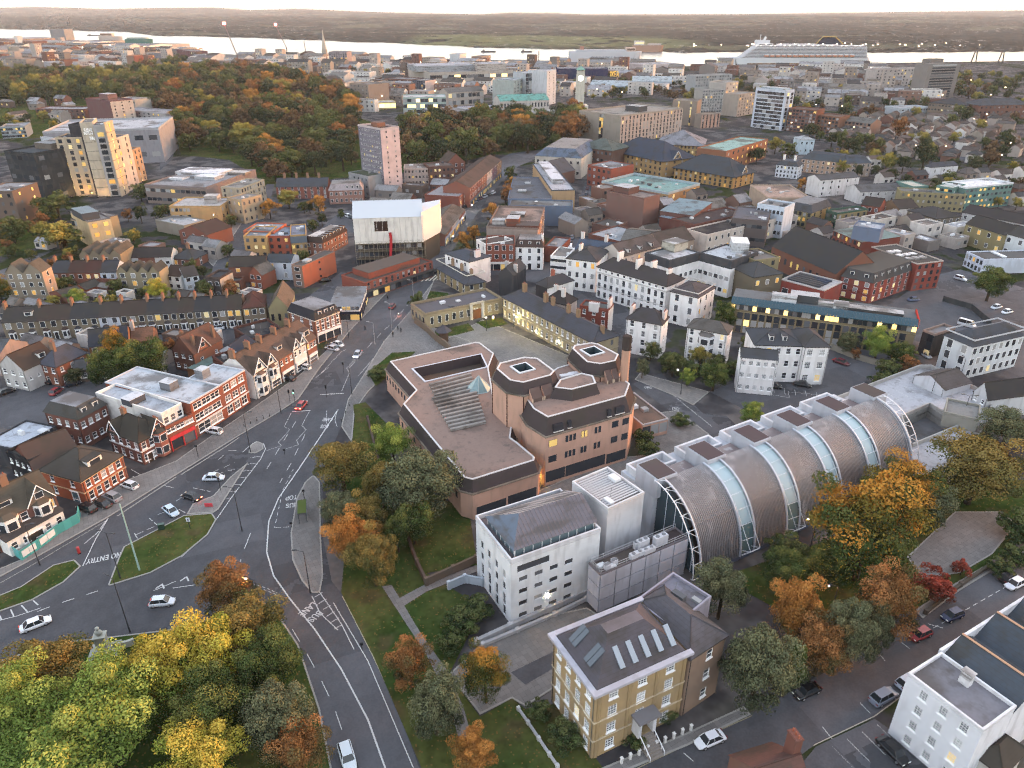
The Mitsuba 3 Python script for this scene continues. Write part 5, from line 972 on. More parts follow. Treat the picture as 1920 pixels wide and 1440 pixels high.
for nm, lab, a, b, c, hh_, kw in [
 ('bay_fronted_house', 'stone terrace end with white bays and pale curved parapet', (1702, 394), (1755, 410), (1804, 406), -440, dict(roof='hip', rh=3, wall='#6f6556', rc='#474547', wins=[wn(0, 2, 3, 1.4, 1.8, 'b'), wn(1, 2, 4, 1.4, 1.8, 'b')], cat='house')),
 ('yellow_stone_house', 'yellow stone house with dark gable roof and round porch at the right', (1811, 419), (1886, 441), 10, 8.5, dict(roof='gable', rh=3.4, wall='#85784f', rc='#3d3a3c', wins=[wn(0, 2, 4, 1.3, 1.7, 's', lit=.3)], cat='house')),
 ('white_edge_house', 'white house with tall bays cut by the right edge', (1884, 437), (1950, 455), 10, 9, dict(roof='gable', rh=3, wall='#c4c9ce', rc='#4a484a', wins=[wn(0, 2, 3, 1.4, 1.8, 'b')], cat='house')),
 ('white_right_terrace', 'long white terrace with dark roof along the right edge', (1805, 398), (1945, 425), 10, 8, dict(roof='gable', rh=3, wall='#b4b6b8', rc='#3f3c3e', wins=[wn(0, 2, 9, 1.1, 1.5, 's')], cat='terrace')),
 ('brown_end_house', 'brown terrace with whitewashed end wall', (1652, 381), (1686, 392), (1710, 385), -417, dict(roof='gable', rh=3, ridge='v', wall='#7a6048', rc='#4a403d', wins=[wn(0, 2, 2, 1.1, 1.5, 's')], faces={1: WHT}, cat='house')),
 ('red_corner_pub', 'small red brick pub with bright red neon strip', (1615, 383), (1650, 388), 10, 8, dict(roof='gable', rh=3, wall='#7d4033', rc='#3f3536', wins=[wn(0, 2, 3, 1.1, 1.5, 's')], cat='pub')),
 ('green_tiled_pub', 'green tiled pub with pale marquee on its roof terrace', (1549, 396), (1570, 402), (1616, 391), -428, dict(wall='#3d5a4c', rc='#6c6660', wins=[wn(0, 2, 3, 1.2, 1.6, 'd', lit=.4), wn(1, 2, 5, 1.2, 1.6, 'd', lit=.2)], faces={1: '#85764f'}, cat='pub')),
 ('ochre_office', 'ochre office with grey glazed attic and pale stair shaft', (1472, 391), (1522, 400), (1556, 386), -428, dict(roof='mansard', ins=1.5, rh=3.4, wall='#857850', rc='#4f535c', parc='#77787c', wins=[wn(0, 3, 6, 1.3, 1.6, 'd', lit=.2), wn(1, 3, 3, 1.3, 1.6, 'd')])),
 ('blue_balcony_flats', 'white flats with blue balconies and pointed roof edge', (1420, 384), (1471, 392), 12, 13, dict(wall='#b9c6d6', rc='#7c7a7a', wins=[wn(0, 3, 7, 1.1, 1.5, 'd')], cat='flats')),
 ('white_long_terrace', 'long cream white terrace running to the right below the black roofed works', (1326, 442), (1470, 408), 11, 8, dict(wall='#c3b6ab', rc='#3b3536', par=.5, wins=[wn(0, 2, 13, 1.1, 1.5, 's', lit=.1)], cat='terrace')),
 ('black_works', 'dark brick works with black stained roof behind the cream white terrace', (1259, 411), (1302, 423), (1385, 396), 8, dict(wall='#6a4038', rc='#4a403f', par=.5)),
 ('grey_school', 'grey brick flat roofed school right of the blue grey sheds', (1372, 410), (1440, 416), (1472, 395), 11, dict(wall='#5f5654', rc='#626066', par=.4, wins=[wn(0, 2, 7, 2, 1.4, 'd')])),
 ('blue_roofed_shed', 'blue grey roofed market sheds with white strip', (1237, 406), (1300, 418), (1362, 402), 7, dict(roof='mono', rh=.8, wall='#6c4038', rc='#76828e')),
 ('blue_roofed_shed', 'smaller blue green roofed shed behind the market sheds', (1238, 395), (1300, 404), (1332, 385), 9, dict(roof='mono', rh=1.5, wall='#6c4a44', rc='#74868f')),
 ('brown_office', 'brown brick office with window strips beside the side street', (1120, 384), (1197, 403), (1237, 396), -428, dict(wall='#7d5a50', rc='#857672', par=.6, wins=[wn(0, 2, 9, 2, 1.3, 'd')])),
 ('brown_office', 'stepped dark brown office just below the turquoise roof', (1138, 360), (1208, 374), (1237, 366), 14, dict(wall='#7a5850', rc='#7f7470', par=.6, clut=[(.3, .5, 9, 8, 3, '#6a4a44')])),
 ('turquoise_roofed_car_park', 'tan brick building with wide turquoise flat roof', (1128, 343), (1253, 365), (1316, 348), -392, dict(wall='#9a7a50', rc='#6f9290', par=1.2, parc='#93a4ac', wins=[wn(0, 2, 10, 1.4, 1.6, 'd'), wn(1, 2, 3, 1.6, 2, 'd', lit=.5)])),
 ('slate_blue_house', 'slate blue roofed white house behind the stucco corner', (1078, 467), (1167, 480), 10, 10, dict(roof='gable', rh=3, wall='#b4b4ba', rc='#4a586e', ch=[(.05, .5, 2.4), (.55, .5, 2.4)], chc='#c9c4c2', wins=[wn(0, 3, 6, 1, 1.5)], cat='house')),
 ('rear_white_terrace', 'cream rear terrace with brown tile roof between the stucco terrace and the white office', (1168, 481), (1240, 461), 11, 11, dict(roof='gable', rh=3.4, wall='#c2b7ac', rc='#5f5553', wins=[wn(0, 3, 6, 1, 1.4, 's', lit=.15)], dorm=[(.2, 1.4, 1.4), (.5, 1.4, 1.4), (.8, 1.4, 1.4)], cat='terrace')),
 ('pub_hall', 'dark tiled hall with orange lit eaves behind the white office', (1240, 462), (1302, 448), 12, 7, dict(roof='gable', rh=4, wall='#a08a78', rc='#544a46', wins=[wn(0, 1, 7, 1, 1.4, 's', lit=.6)], cat='hall')),
 ('brick_market', 'low brick market building with white streaked roof lights', (1103, 440), (1162, 455), (1190, 432), 6, dict(wall='#6a4038', rc='#8c9096', par=.5)),
 ('brick_market', 'grey roofed brick market hall right of the streaked roof', (1164, 450), (1225, 456), (1262, 434), 7, dict(roof='gable', rh=2, wall='#70463a', rc='#6a6866')),
 ('brick_market', 'small lit shop on the side street with glowing front', (1110, 420), (1150, 428), 12, 5, dict(wall='#6a4a42', rc='#55514f', par=.5, shops=[(3, 0, 1, 3, '#8a8078', 2)])),
 ('hipped_office', 'tan brick office with big dark blue hipped roof', (1142, 282), (1243, 303), (1282, 291), -333, dict(roof='hip', rh=9, wall='#a17f4c', rc='#3d4658', over=1.2, wins=[wn(0, 3, 12, 1.3, 1.6, 'd', lit=.06), wn(1, 3, 4, 1.3, 1.6, 'd')], gab=[(1, .45, 8, 5, '#a17f4c')])),
 ('hipped_office', 'ochre brick office with dark hipped roof nearest the turquoise roof', (1265, 314), (1376, 332), (1414, 322), -354, dict(roof='hip', rh=8, wall='#a8803f', rc='#434851', over=1.2, wins=[wn(0, 3, 12, 1.3, 1.6, 'd', lit=.06), wn(1, 3, 4, 1.3, 1.6, 'd')], gab=[(1, .5, 7, 5, '#a8803f')])),
 ('hipped_office', 'tan brick office with pale grey hipped roof at the back of the group', (1232, 270), (1318, 274), (1361, 263), -299, dict(roof='hip', rh=8, wall='#a8884f', rc='#84848e', over=1, wins=[wn(0, 3, 12, 1.3, 1.6, 'd', lit=.06), wn(1, 3, 4, 1.3, 1.6, 'd', lit=.2)])),
 ('brown_hipped_office', 'brown office with grey green hipped roof left of the blue hipped roof', (1082, 275), (1148, 283), 22, 13, dict(roof='hip', rh=5, wall='#5f443c', rc='#5a625f', wins=[wn(0, 3, 9, 1.5, 1.4, 'd')])),
 ('octagonal_office', 'white walled office with blue glazed mansard beside the park', (1003, 292), (1090, 297), (1076, 270), 12, dict(roof='mansard', ins=5, rh=4.5, wall='#b9b0a4', rc='#5d6d84', parc='#85807e', wins=[wn(0, 2, 7, 1.4, 1.6, 'd')])),
 ('slate_gabled_chapel', 'dark slate steep roofed chapel with white stripes at the street junction', (1008, 318), (1050, 325), 14, 7, dict(roof='gable', ridge='v', rh=6, wall='#6a5048', rc='#54545c', cat='chapel')),
 ('lime_panel_office', 'red and grey office with one lime green panel', (1102, 310), (1146, 318), (1146, 302), 11, dict(wall='#8a4636', rc='#7f8288', par=.4, wins=[wn(0, 3, 5, 1.6, 1.5, 'd')])),
 ('arcaded_office', 'brick and glass arcaded office behind the autumn trees', (1362, 285), (1440, 262), 20, 12, dict(wall='#8a5a40', rc='#7fa09a', par=.6, wins=[wn(0, 3, 9, 1.6, 1.8, 'd', lit=.5)])),
 ('white_villa', 'small white villa with pale chimneys among the trees', (1456, 309), (1497, 313), (1516, 308), -336, dict(roof='mansard', ins=2, rh=2.4, wall='#c4c8d0', rc='#474c56', wins=[wn(0, 3, 6, .9, 1.3, 'd'), wn(1, 3, 3, .9, 1.3, 'd')], ch=[(.2, .5, 3), (.7, .5, 3)], chc=WHT, cat='villa')),
 ('slate_roofed_flats', 'brick and white flats with blue slate mansard among the trees', (1503, 298), (1588, 306), 15, -331, dict(roof='mansard', ins=3, rh=3.6, wall='#a9866a', rc='#474f5a', parc='#3f4650', wins=[wn(0, 3, 9, 1.2, 1.4, 's', lit=.08)], cat='flats')),
 ('slate_roofed_flats', 'right hand wing of brick flats with pale corner and blue slate mansard', (1588, 307), (1634, 306), (1662, 298), -331, dict(roof='mansard', ins=3, rh=3.6, wall='#a08a78', rc='#4a5260', parc='#3f4650', wins=[wn(0, 3, 5, 1.2, 1.4, 's'), wn(1, 3, 4, 1.2, 1.4, 's', lit=.2)], cat='flats')),
 ('white_terrace', 'white terrace with pink tinted windows below the slate mansard flats', (1538, 338), (1612, 332), 10, -363, dict(roof='gable', rh=2, wall='#cbc8c8', rc='#57565a', wins=[wn(0, 3, 5, 1, 1.4, 's')], cat='terrace')),
 ('white_terrace', 'white terrace with wide grey roof right of the pink tinted one', (1613, 360), (1696, 356), 12, -378, dict(roof='gable', rh=2.6, wall='#c4c2c2', rc='#605e62', wins=[wn(0, 2, 6, 1, 1.4, 's')], cat='terrace')),
 ('white_villa', 'white villa with three rows of windows standing alone at the right', (1746, 314), (1797, 310), (1831, 304), -341, dict(roof='hip', rh=2.4, wall='#c2c4c8', rc='#4b4e58', wins=[wn(0, 2, 3, 1, 1.5, 's'), wn(1, 3, 4, 1, 1.5, 's')], cat='villa')),
 ('turquoise_flats', 'left end of turquoise panelled flats with yellow lit stairs', (1712, 351), (1741, 350), 14, 9, dict(wall='#567c76', rc='#a8a89c', par=.4, wins=[wn(0, 3, 4, 1.6, 1.2, 'd', lit=.4)], cat='flats')),
 ('turquoise_flats', 'middle bay of turquoise panelled flats with orange lit landings', (1756, 349), (1787, 354), 14, 11, dict(wall='#567c76', rc='#b0b0a8', par=.4, wins=[wn(0, 4, 4, 1.6, 1.2, 'd', lit=.5)], cat='flats')),
 ('turquoise_flats', 'right hand turquoise flats under a bright white roof', (1811, 354), (1900, 345), 14, 11, dict(wall='#567c76', rc='#c9ccd0', par=.8, parc='#c9ccd0', wins=[wn(0, 4, 11, 1.6, 1.2, 'd', lit=.35)], cat='flats')),
 ('tan_flats', 'tan brick flats joining the turquoise bays', (1690, 360), (1812, 366), 10, 8.5, dict(wall='#857a58', rc='#6a6a66', par=.4, wins=[wn(0, 3, 12, 1, 1.2, 'd')], cat='flats')),
 ('pink_roofed_store', 'wide pink gravel roofed store above the blue balcony flats', (1440, 372), (1520, 372), (1530, 348), 8, dict(wall='#a8907c', rc='#9c8478', par=.5)),
 ('small_white_house', 'small pale blue hipped villa behind the autumn trees', (1500, 262), (1528, 262), 12, 10, dict(roof='hip', rh=2, wall='#a9bcc8', rc='#a3a8ac', wins=[wn(0, 2, 3, 1, 1.5, 'd')], cat='villa'))]:
 bld(nm, lab, a, b, c, hh_, **dict(dict(rc='#666666'), **kw))
# houses between the yellow courtyard range and the white villas
bld('black_sided_house', 'black tarred house with brick chimneys and white front end', (1005, 532), (1026, 540), 12, 8, roof='hip', rh=2.4, wall='#33343a', rc='#45434a', ch=[(.3, .5, 2.6)], chc='#a4553c', faces={1: WHT}, cat='house')
bld('black_sided_house', 'small dark slate house left of the black tarred house', (935, 512), (962, 516), 11, 8, roof='gable', ridge='v', rh=2.6, wall='#3c3d42', rc='#4b4a50', ch=[(.1, .5, 2.4), (.9, .3, 2.4)], chc='#b5b1ae', cat='house')
bld('dark_tiled_house', 'dark tiled villa with white chimney behind the courtyard range', (1022, 562), (1062, 572), (1085, 562), 7.5, roof='hip', rh=3, wall='#bfb1aa', rc='#3d383a', ch=[(.25, .5, 2.6), (.7, .3, 2.6)], chc='#cbc6c2', cat='house')
bld('brick_white_house', 'tall red brick house with white chimney breast behind the courtyard range', (1087, 575), (1141, 583), (1166, 574), -630, wall='#7d3d30', rc='#59656a', par=.5, wins=[wn(0, 3, 3, 1, 1.5, 's')], faces={1: '#cdc8c6'}, ch=[(.5, .0, 2, 3, 1.5), (.95, .5, 3, .9, 2.6)], chc='#cdc8c6', cat='house')
bld('yellow_hipped_house', 'yellow brick house with slate hips and white eaves above the garden', (819, 503), (875, 535), (909, 527), -556, roof='hip', rh=2, wall='#8d7b55', rc='#4d505a', wins=[wn(0, 2, 5, 1, 1.6, 's'), wn(1, 2, 2, 1.2, 1.6, 'b')], ch=[(.25, .5, 2.4), (.55, .5, 2.4), (.8, .6, 2.2)], chc='#94785c', bands=[(7.4, .3, '#c9c4b8')], cat='house')
bld('white_stepped_house', 'white rendered house with stepped parapets at the street corner', (834, 475), (880, 491), 10, 9.5, roof='hip', rh=1.8, wall='#e6e3e2', rc='#4b4f5a', wins=[wn(0, 3, 3, .9, 1.2, 's')], ch=[(.9, .5, 2.4, .9, 2.4)], chc='#d0c6c4', cat='house')
bld('white_stepped_block', 'blank white block attached to the stepped white house', (881, 494), (912, 489), 8, -525, wall='#e6e3e2', rc='#5c5452', par=.5, faces={1: '#cfc4c2'}, cat='house')
# ---------------------------------------------------------------- the brick court with its two octagons
def ring(pts, z): return [P(*t, z) for t in pts]

def grow(pts, d):
 """Moves an outline (counter-clockwise, world) outwards by d, corner by corner."""
 n = len(pts); out = []
 for i in range(n):
  a, b, c = pts[i - 1][:2], pts[i][:2], pts[(i + 1) % n][:2]
  u, v = (b - a) / np.linalg.norm(b - a), (c - b) / np.linalg.norm(c - b)
  nu, nv = np.array([u[1], -u[0]]), np.array([v[1], -v[0]])
  m = nu + nv; m = m / max(.35, float(m @ m) / 2) / 1.0
  out.append(np.array([*(b + m * d), pts[i][2]]))
 return out

def ccw(pts):
 a = sum(pts[i - 1][0] * pts[i][1] - pts[i][0] * pts[i - 1][1] for i in range(len(pts)))
 return pts if a > 0 else pts[::-1]

def at_z(pts, z): return [np.array([p[0], p[1], z]) for p in pts]

BRK, MAN, GRV = '#c0937c', '#4a4042', '#8b7268'
COURT = thing('brick_court', 'large tan brick court building with dark mansard edges and two octagonal roof towers', 'court building')

def mansard_block(top, z0, zm, zt, out, wall=BRK, roof=GRV, man=MAN, edge='#b9b4b4', cut=()):
 """Brick walls z0 - zm, a dark sloping slate band zm - zt and a gravel roof; top: outline of the roof at zt."""
 top = ccw(top); foot = grow(top, out)
 w = MB(); w.prism([p[:2] for p in foot], z0, zm, wall, cap=False)
 put('wall', w.ply('wall'), COURT)
 m = MB(); m.loft(at_z(grow(top, out + .35), zm - .25), at_z(grow(top, out + .35), zm), '#8a7a6c'); m.loft(at_z(grow(top, out + .35), zm), at_z(foot, zm + .02), '#8a7a6c')
 m.loft(at_z(foot, zm), at_z(top, zt), man); put('mansard', m.ply('roof_tile'), COURT)
 e = MB(); inner = grow(top, -.35)
 e.loft(at_z(top, zt), at_z(top, zt + .16), edge); e.loft(at_z(top, zt + .16), at_z(inner, zt + .16), edge); e.loft(at_z(inner, zt + .16), at_z(inner, zt - .1), edge)
 put('roof_edge', e.ply('trim'), COURT)
 r = MB(); pg = Polygon([p[:2] for p in top])
 for c in cut: pg = pg.difference(Polygon([p[:2] for p in c]))
 for gg in getattr(pg, 'geoms', [pg]):
  v, f = trimesh.creation.triangulate_polygon(gg, engine='earcut'); r.add(np.column_stack([v, np.full(len(v), zt - .05)]), f, roof)
 put('roof', r.ply('felt'), COURT)
 footprints.append(Polygon([p[:2] for p in foot]))
 return top, foot

ZW, ZE = 8.6, 15.6
WEST = [(731, 678), (891, 642), (900, 643), (926, 663), (916, 690), (925, 740), (945, 775), (960, 800), (957, 821), (970, 830), (1003, 858), (1001, 864), (886, 900), (870, 896), (756, 758), (780, 732)]
well = [P(775, 692, ZW), P(798, 715, ZW), P(912, 688, ZW), P(901, 665, ZW)]
wtop, wfoot = mansard_block(ring(WEST, ZW), 0, ZW - 2.3, ZW, 1.0, cut=[ccw(well)])
m = MB(); wl = ccw(well); m.loft(at_z(wl, ZW - 2.6)[::-1], at_z(wl, ZW)[::-1], MAN); m.poly(wl, ZW - 2.6, '#6a5242'); put('light_well', m.ply('felt'), COURT)
m = MB(); gi, go = grow(wl, -.02), grow(wl, .4); m.loft(at_z(gi, ZW + .14), at_z(go, ZW + .14), '#aeb0ba'); m.loft(at_z(go, ZW - .1), at_z(go, ZW + .14), '#aeb0ba'); put('light_well_edge', m.ply('trim'), COURT)
EAST = [(1000, 767), (1027, 783), (1173, 743), (1181, 720), (1160, 705), (1120, 690), (1080, 680), (1045, 690), (1010, 715), (985, 745)]
mansard_block(ring(EAST, ZE), 0, ZE - 3.4, ZE, 1.3)
for oc, zt, z0_ in (([(931, 692), (956, 713.5), (981, 718), (1033, 704), (1040, 696), (1008, 672), (983, 670), (937, 681)], 19.4, 0), ([(1073, 654), (1100, 679), (1126, 683), (1154, 677), (1160, 665), (1121, 645), (1108, 643), (1077, 648)], 19.4, 0)):
 t = ring(oc, zt); c = np.mean(t, 0); e = P(1033, 704, zt) - P(981, 718, zt); e[2] = 0; e /= np.linalg.norm(e); n_ = np.array([-e[1], e[0], 0])
 pit = ccw([c + e * a * 1.7 + n_ * b * 1.7 + n_ * .8 for a, b in ((-1, -1), (1, -1), (1, 1), (-1, 1))])
 top, foot = mansard_block(t, 0, zt - 2.4, zt, .9, cut=[pit])
 m = MB(); m.loft(at_z(pit, zt - 1.6)[::-1], at_z(pit, zt + .2)[::-1], '#3c4a50'); m.poly(pit, zt - 1.6, '#22343a'); go = grow(pit, .4); m.loft(at_z(pit, zt + .2), at_z(go, zt + .2), '#b5bac2'); m.loft(at_z(go, zt - .1), at_z(go, zt + .2), '#b5bac2'); put('roof_light', m.ply('trim'), COURT)
 for i in range(len(foot)):      # recessed brick joints at the corners
  m = MB(); p = foot[i]; m.cbox((p[0], p[1], ZW - .1), .22, .22, zt - 2.4 - ZW, '#54382c'); put('pilaster_joint', m.ply('plain'), COURT)
 # two lean-to slate shafts towards the front
 pb = P(1033, 704, zt) if oc[0][0] < 1000 else P(1154, 677, zt); pa = P(981, 718, zt) if oc[0][0] < 1000 else P(1126, 683, zt)
 ee = (pb - pa); ln = np.linalg.norm(ee); ee = ee / ln; nn = np.array([ee[1], -ee[0], 0])
 for k in (.12, .55):
  m = MB(); o = pa + ee * ln * k + nn * 1.0; w_ = ln * .36; zb, zs, zh = ZE - .2, ZE + .8, ZE + 2.6
  A = [np.array([*(o + nn * 1.5)[:2], 0]), np.array([*(o + ee * w_ + nn * 1.5)[:2], 0])]; B = [np.array([*o[:2], 0]), np.array([*(o + ee * w_)[:2], 0])]
  m.quad(A[0] + (0, 0, ZE - 4), A[1] + (0, 0, ZE - 4), A[1] + (0, 0, zs), A[0] + (0, 0, zs), '#5c4844'); m.quad(A[0] + (0, 0, zs), A[1] + (0, 0, zs), B[1] + (0, 0, zh), B[0] + (0, 0, zh), '#5c4844')
  for p, q in zip(A, B): m.fan([p + (0, 0, ZE - 4), p + (0, 0, zs), q + (0, 0, zh), q + (0, 0, ZE - 4)], BRK)
  for p, q in zip(A, B): m.box(p - ee * .12 + (0, 0, ZE - 4), ee * .24, nn * .1, (0, 0, 4.8), '#c2a890')
  put('slate_shaft', m.ply('wall'), COURT)
# roof louvres, glass cone, plant, front wall windows
for i in range(14):
 t = i / 13
 a = P(805 + t * 40 - (0 if i < 4 else 10 * (1 - t)), 724 + t * 84, ZW); b = P(883 + t * 28, 703 + t * 90, ZW)
 d = (b - a) / np.linalg.norm(b - a); n_ = np.array([-d[1], d[0], 0])
 m = MB(); m.box(a - n_ * .35, b - a, n_ * .7, (0, 0, .55), '#8f8782'); put('roof_louvre', m.ply('felt'), COURT)
c = P(898, 728, ZW); m = MB()
for i in range(8):
 t0, t1 = i * math.pi / 4, (i + 1) * math.pi / 4
 p, q_, ap = c + (3.0 * math.cos(t0), 3.0 * math.sin(t0), 0), c + (3.0 * math.cos(t1), 3.0 * math.sin(t1), 0), c + (0, 0, 3.4)
 m = MB(); m.tri(p, q_, ap, '#6f8a8e'); put('cone_pane', m.ply('glass'), COURT)
 m = MB(); m.tube(p, ap, .07, '#8fa4a8', 4); m.tube(p, q_, .09, '#8fa4a8', 4); put('cone_frame', m.ply('trim'), COURT)
m = MB(); c = P(1170, 712, ZE); m.tube((c[0], c[1], 0), (c[0], c[1], 23), .95, '#b98a70', 12); m.tube((c[0], c[1], 23), (c[0], c[1], 26.2), 1.0, '#3d3432', 12); put('chimney', m.ply('wall'), COURT)
for px, z, l in ((1062, 706, 3), (1078, 702, 3), (1095, 718, 4)):
 m = MB(); c = P(px, z, ZE); m.cbox(c, l, 1.2, .5, '#c3c1c4', .3); put('roof_unit', m.ply('trim'), COURT)
tp = ring([(1040, 727), (1072, 731), (1118, 719), (1112, 705), (1090, 700), (1050, 712)], ZE + 2.2); mansard_block(tp, ZE - .3, ZE - .2, ZE + 2.2, .9)
et = ccw(ring(EAST, ZE)); ef = grow(et, 1.3)

def wall_windows(pts, lo, hi, spec, kk='window'):
 """Windows on the wall whose foot runs from pts[0] to pts[1] (world): (along, height of the middle, width, height, lit)."""
 a, b = pts; e = (b - a)[:2]; ln = np.linalg.norm(e); e = np.array([*(e / ln), 0]); nn = np.array([e[1], -e[0], 0])
 for t, z, w, h, lit in spec:
  fs = far_window_shape(w, h, None)
  tw = mat(np.array([a[0], a[1], 0]) + e * ln * t + (0, 0, z), e, (0, 0, 1), nn)
  k = put(kk, fs, COURT, tw)
  if lit: put('pane', lit_paint_pane(w, h, .1, 0), k, tw)

fa, fb_ = P(1025, 824, ZE - 3.4), P(1200, 767, ZE - 3.4)
sp = []
for z in (10.2, 6.4):
 sp += [(.08, z, 1.9, 1.5, z > 9), (.82, z + .15, 1.6, 1.5, 0), (.95, z + .1, 1.6, 1.5, 0)]
 sp += [(t, z, .6, 1.5, z > 9 and .4 < t < .5) for t in (.24, .285, .33, .425, .465, .585, .63)]
fi = min(range(len(ef)), key=lambda i: np.linalg.norm(ef[i][:2] - fa[:2])); fj = min(range(len(ef)), key=lambda i: np.linalg.norm(ef[i][:2] - fb_[:2]))
wall_windows((ef[fi], ef[fj]), 0, 12, sp)
wall_windows((ef[fi], ef[fj]), 0, 12, [(.12, 2.2, 4.6, 2.6, 0), (.36, 2.2, 5, 2.6, 0), (.6, 2.2, 5, 2.6, 0), (.86, 2.0, 5, 2.4, 0)], 'undercroft_opening')
ex = (ef[fj] - ef[fi])[:2]; lx = np.linalg.norm(ex); ex = np.array([*(ex / lx), 0]); nx_ = np.array([ex[1], -ex[0], 0])
for t, w in ((.14, 2.2), (.27, .8), (.74, .8), (.87, 2.2)):
 m = MB(); o = np.array([*ef[fi][:2], 0]) + ex * lx * t - nx_ * .55 + (0, 0, ZE - 2.9); m.box(o - ex * w / 2, ex * w, nx_ * .6, (0, 0, 1.5), (0.03, .03, .035)); m.box(o - ex * (w / 2 + .1) + (0, 0, -.15), ex * (w + .2), nx_ * .75, (0, 0, .16), '#b9b4ae'); put('dormer_window', m.ply('glass'), COURT)
wi = [i for i in range(len(wfoot))]
for a, b in (((886, 900), (1001, 864)), ((756, 758), (870, 896)), ((731, 678), (780, 732))):
 ia = min(wi, key=lambda i: np.linalg.norm(wtop[i][:2] - P(*a, ZW)[:2])); ib = min(wi, key=lambda i: np.linalg.norm(wtop[i][:2] - P(*b, ZW)[:2]))
 A, B = (wfoot[ia], wfoot[ib])
 if a[0] == 886: wall_windows((A, B), 0, 6, [(.27, 1.6, 6.5, 2.2, 0), (.75, 1.7, 6.5, 2.4, 0)], 'undercroft_opening')
 else: wall_windows((A, B), 0, 6, [((i + .5) / 9, 4.2, .8, 1.4, 0) for i in range(9)])
bld('court_garage', 'low brick garage with grey gates and brown gravel roof behind the brick court', (1205, 798), (1253, 786), (1208, 733), 4.0, wall=BRK, rc='#6f5a50', par=.3, parc='#a7a2a4', wins=[wn(0, 1, 3, 2.4, 2.6, 'd')], cat='garage')

# ---------------------------------------------------------------- white college with its ribbed vault
hC = top_from_base(958, 1058, 1172)
COL, WC, (LC, DC, _, UC, VC3) = bld('white_college', 'white concrete college block with deep set windows and inner lead hipped roof', (892, 974), (958, 1058), (1128, 1000), hC, wall='#d0d3d8', rc='#6a6468', par=.9, parc='#c3c4ca',
 wins=[wn(1, 4, 4, 1.5, .9, 'd', m=.8, m1=4.5, z=(0, hC - 2.6)), wn(0, 1, 4, .9, 1.5, 'd', m=1, z=(hC - 5, hC - 2.6)), wn(0, 1, 4, .9, 1.5, 'd', m=1, z=(hC - 7.4, hC - 5)), wn(0, 1, 4, .9, 2.4, 'd', m=1, z=(hC - 10.6, hC - 7.4)), wn(0, 1, 4, .9, 2.0, 'd', m=1, z=(.2, 2.4)), wn(1, 1, 1, 7.2, 1.3, 'd', m=1, m1=9.5, z=(hC - 2.9, hC - .4))], cat='college')
# inner glazed storey and its hipped standing seam roof
i0, i1 = 1.3, 1.3
m = MB(); zb, ze, zr = hC, hC + 1.5, hC + 4.1
cs = [WC(2.0, i0, 0), WC(LC - 1.3, i0, 0), WC(LC - 1.3, DC - .5, 0), WC(2.0, DC - .5, 0)]
m.prism([p[:2] for p in cs], zb - .1, ze, '#5c7078', cap=False); put('clerestory', m.ply('glass'), COL)
for i in range(2):
 a, b = cs[i], cs[i + 1]; e = (b - a) / np.linalg.norm(b - a); nn = np.array([e[1], -e[0], 0]); n = 6 if i == 0 else 9
 for k in range(n + 1):
  m = MB(); m.box(a + (b - a) * k / n * .995 + (0, 0, zb - .1), e * .12, nn * .08, (0, 0, ze - zb), '#c6cacd'); put('clerestory_post', m.ply('trim'), COL)
ev = [WC(1.7, .9, ze), WC(LC - .9, .9, ze), WC(LC - .9, DC, ze), WC(1.7, DC, ze)]
ym = DC; r0 = WC((LC + .8) / 2, 4.6, zr); r1 = WC((LC + .8) / 2, DC, zr)
RL = '#6c676e'
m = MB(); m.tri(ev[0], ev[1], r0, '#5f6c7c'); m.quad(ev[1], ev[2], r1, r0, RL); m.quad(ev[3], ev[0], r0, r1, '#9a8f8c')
put('lead_roof', m.ply('felt'), COL)
for side, (a0, a1, b0, b1) in {'r': (ev[1], ev[2], r0, r1), 'l': (ev[0], ev[3], r0, r1)}.items():
 for k in range(1, 22):
  t = k / 22; p = a0 + (a1 - a0) * t
  y = np.linalg.norm(p - a0); ry = np.linalg.norm((r0 - ev[1]) @ VC3)
  q_ = b0 + (b1 - b0) * max(0, (y - ry) / np.linalg.norm(b1 - b0)) if y > ry else p + (r0 - (a0 + VC3 * ry)) * (y / ry)
  m = MB(); m.tube(p + (0, 0, .02), q_ + (0, 0, .02), .05, '#57545c', 4); put('roof_seam', m.ply('metal'), COL)
# raised white box with ribbed roof
kb, WB_, (lb, db, *_) = bld('x', '', (1073, 906), (1140, 957), (1213, 930), hC + 2.3, key=COL, wall='#bfc0c6', rc='#8d8a8c', par=.5, parc='#c6c6ca')
for i in range(14):
 m = MB(); m.box(WB_(.6 + (lb - 1.2) * i / 14, .6, hC + 2.3), (WB_(1, 0, 0) - WB_(0, 0, 0)) * .3, (WB_(0, 1, 0) - WB_(0, 0, 0)) * (db - 1.2), (0, 0, .22), '#b2b0b2'); put('roof_rib', m.ply('metal'), COL)
# lower panelled block with roof plant
hD = top_from_base(1125, 1080, 1150)
PANEL, WP, (lp, dp_, *_) = bld('panelled_block', 'grey panelled lower block with dark roof deck, railings and white air units', (1104, 1057), (1126, 1079), (1292, 1010), hD, wall='#8d8f9b', rc='#453b3c', par=.25, parc='#6a6468', cat='college wing')
up, vp = WP(1, 0, 0) - WP(0, 0, 0), WP(0, 1, 0) - WP(0, 0, 0)
for face, n, ln, o, e, nn in ((1, 6, dp_, WP(lp, 0, 0), vp, up), (0, 1, lp, WP(0, 0, 0), up, -vp)):
 for r in range(3):
  for k in range(n):
   m = MB(); m.box(o + e * (ln * k / n + .1) + nn * .01 + (0, 0, hD * r / 3 + .12), e * (ln / n - .2), nn * .1, (0, 0, hD / 3 - .24), '#b4b2bd' if r else '#a3a2ae'); put('cladding_panel', m.ply('wall'), PANEL)
m = MB()
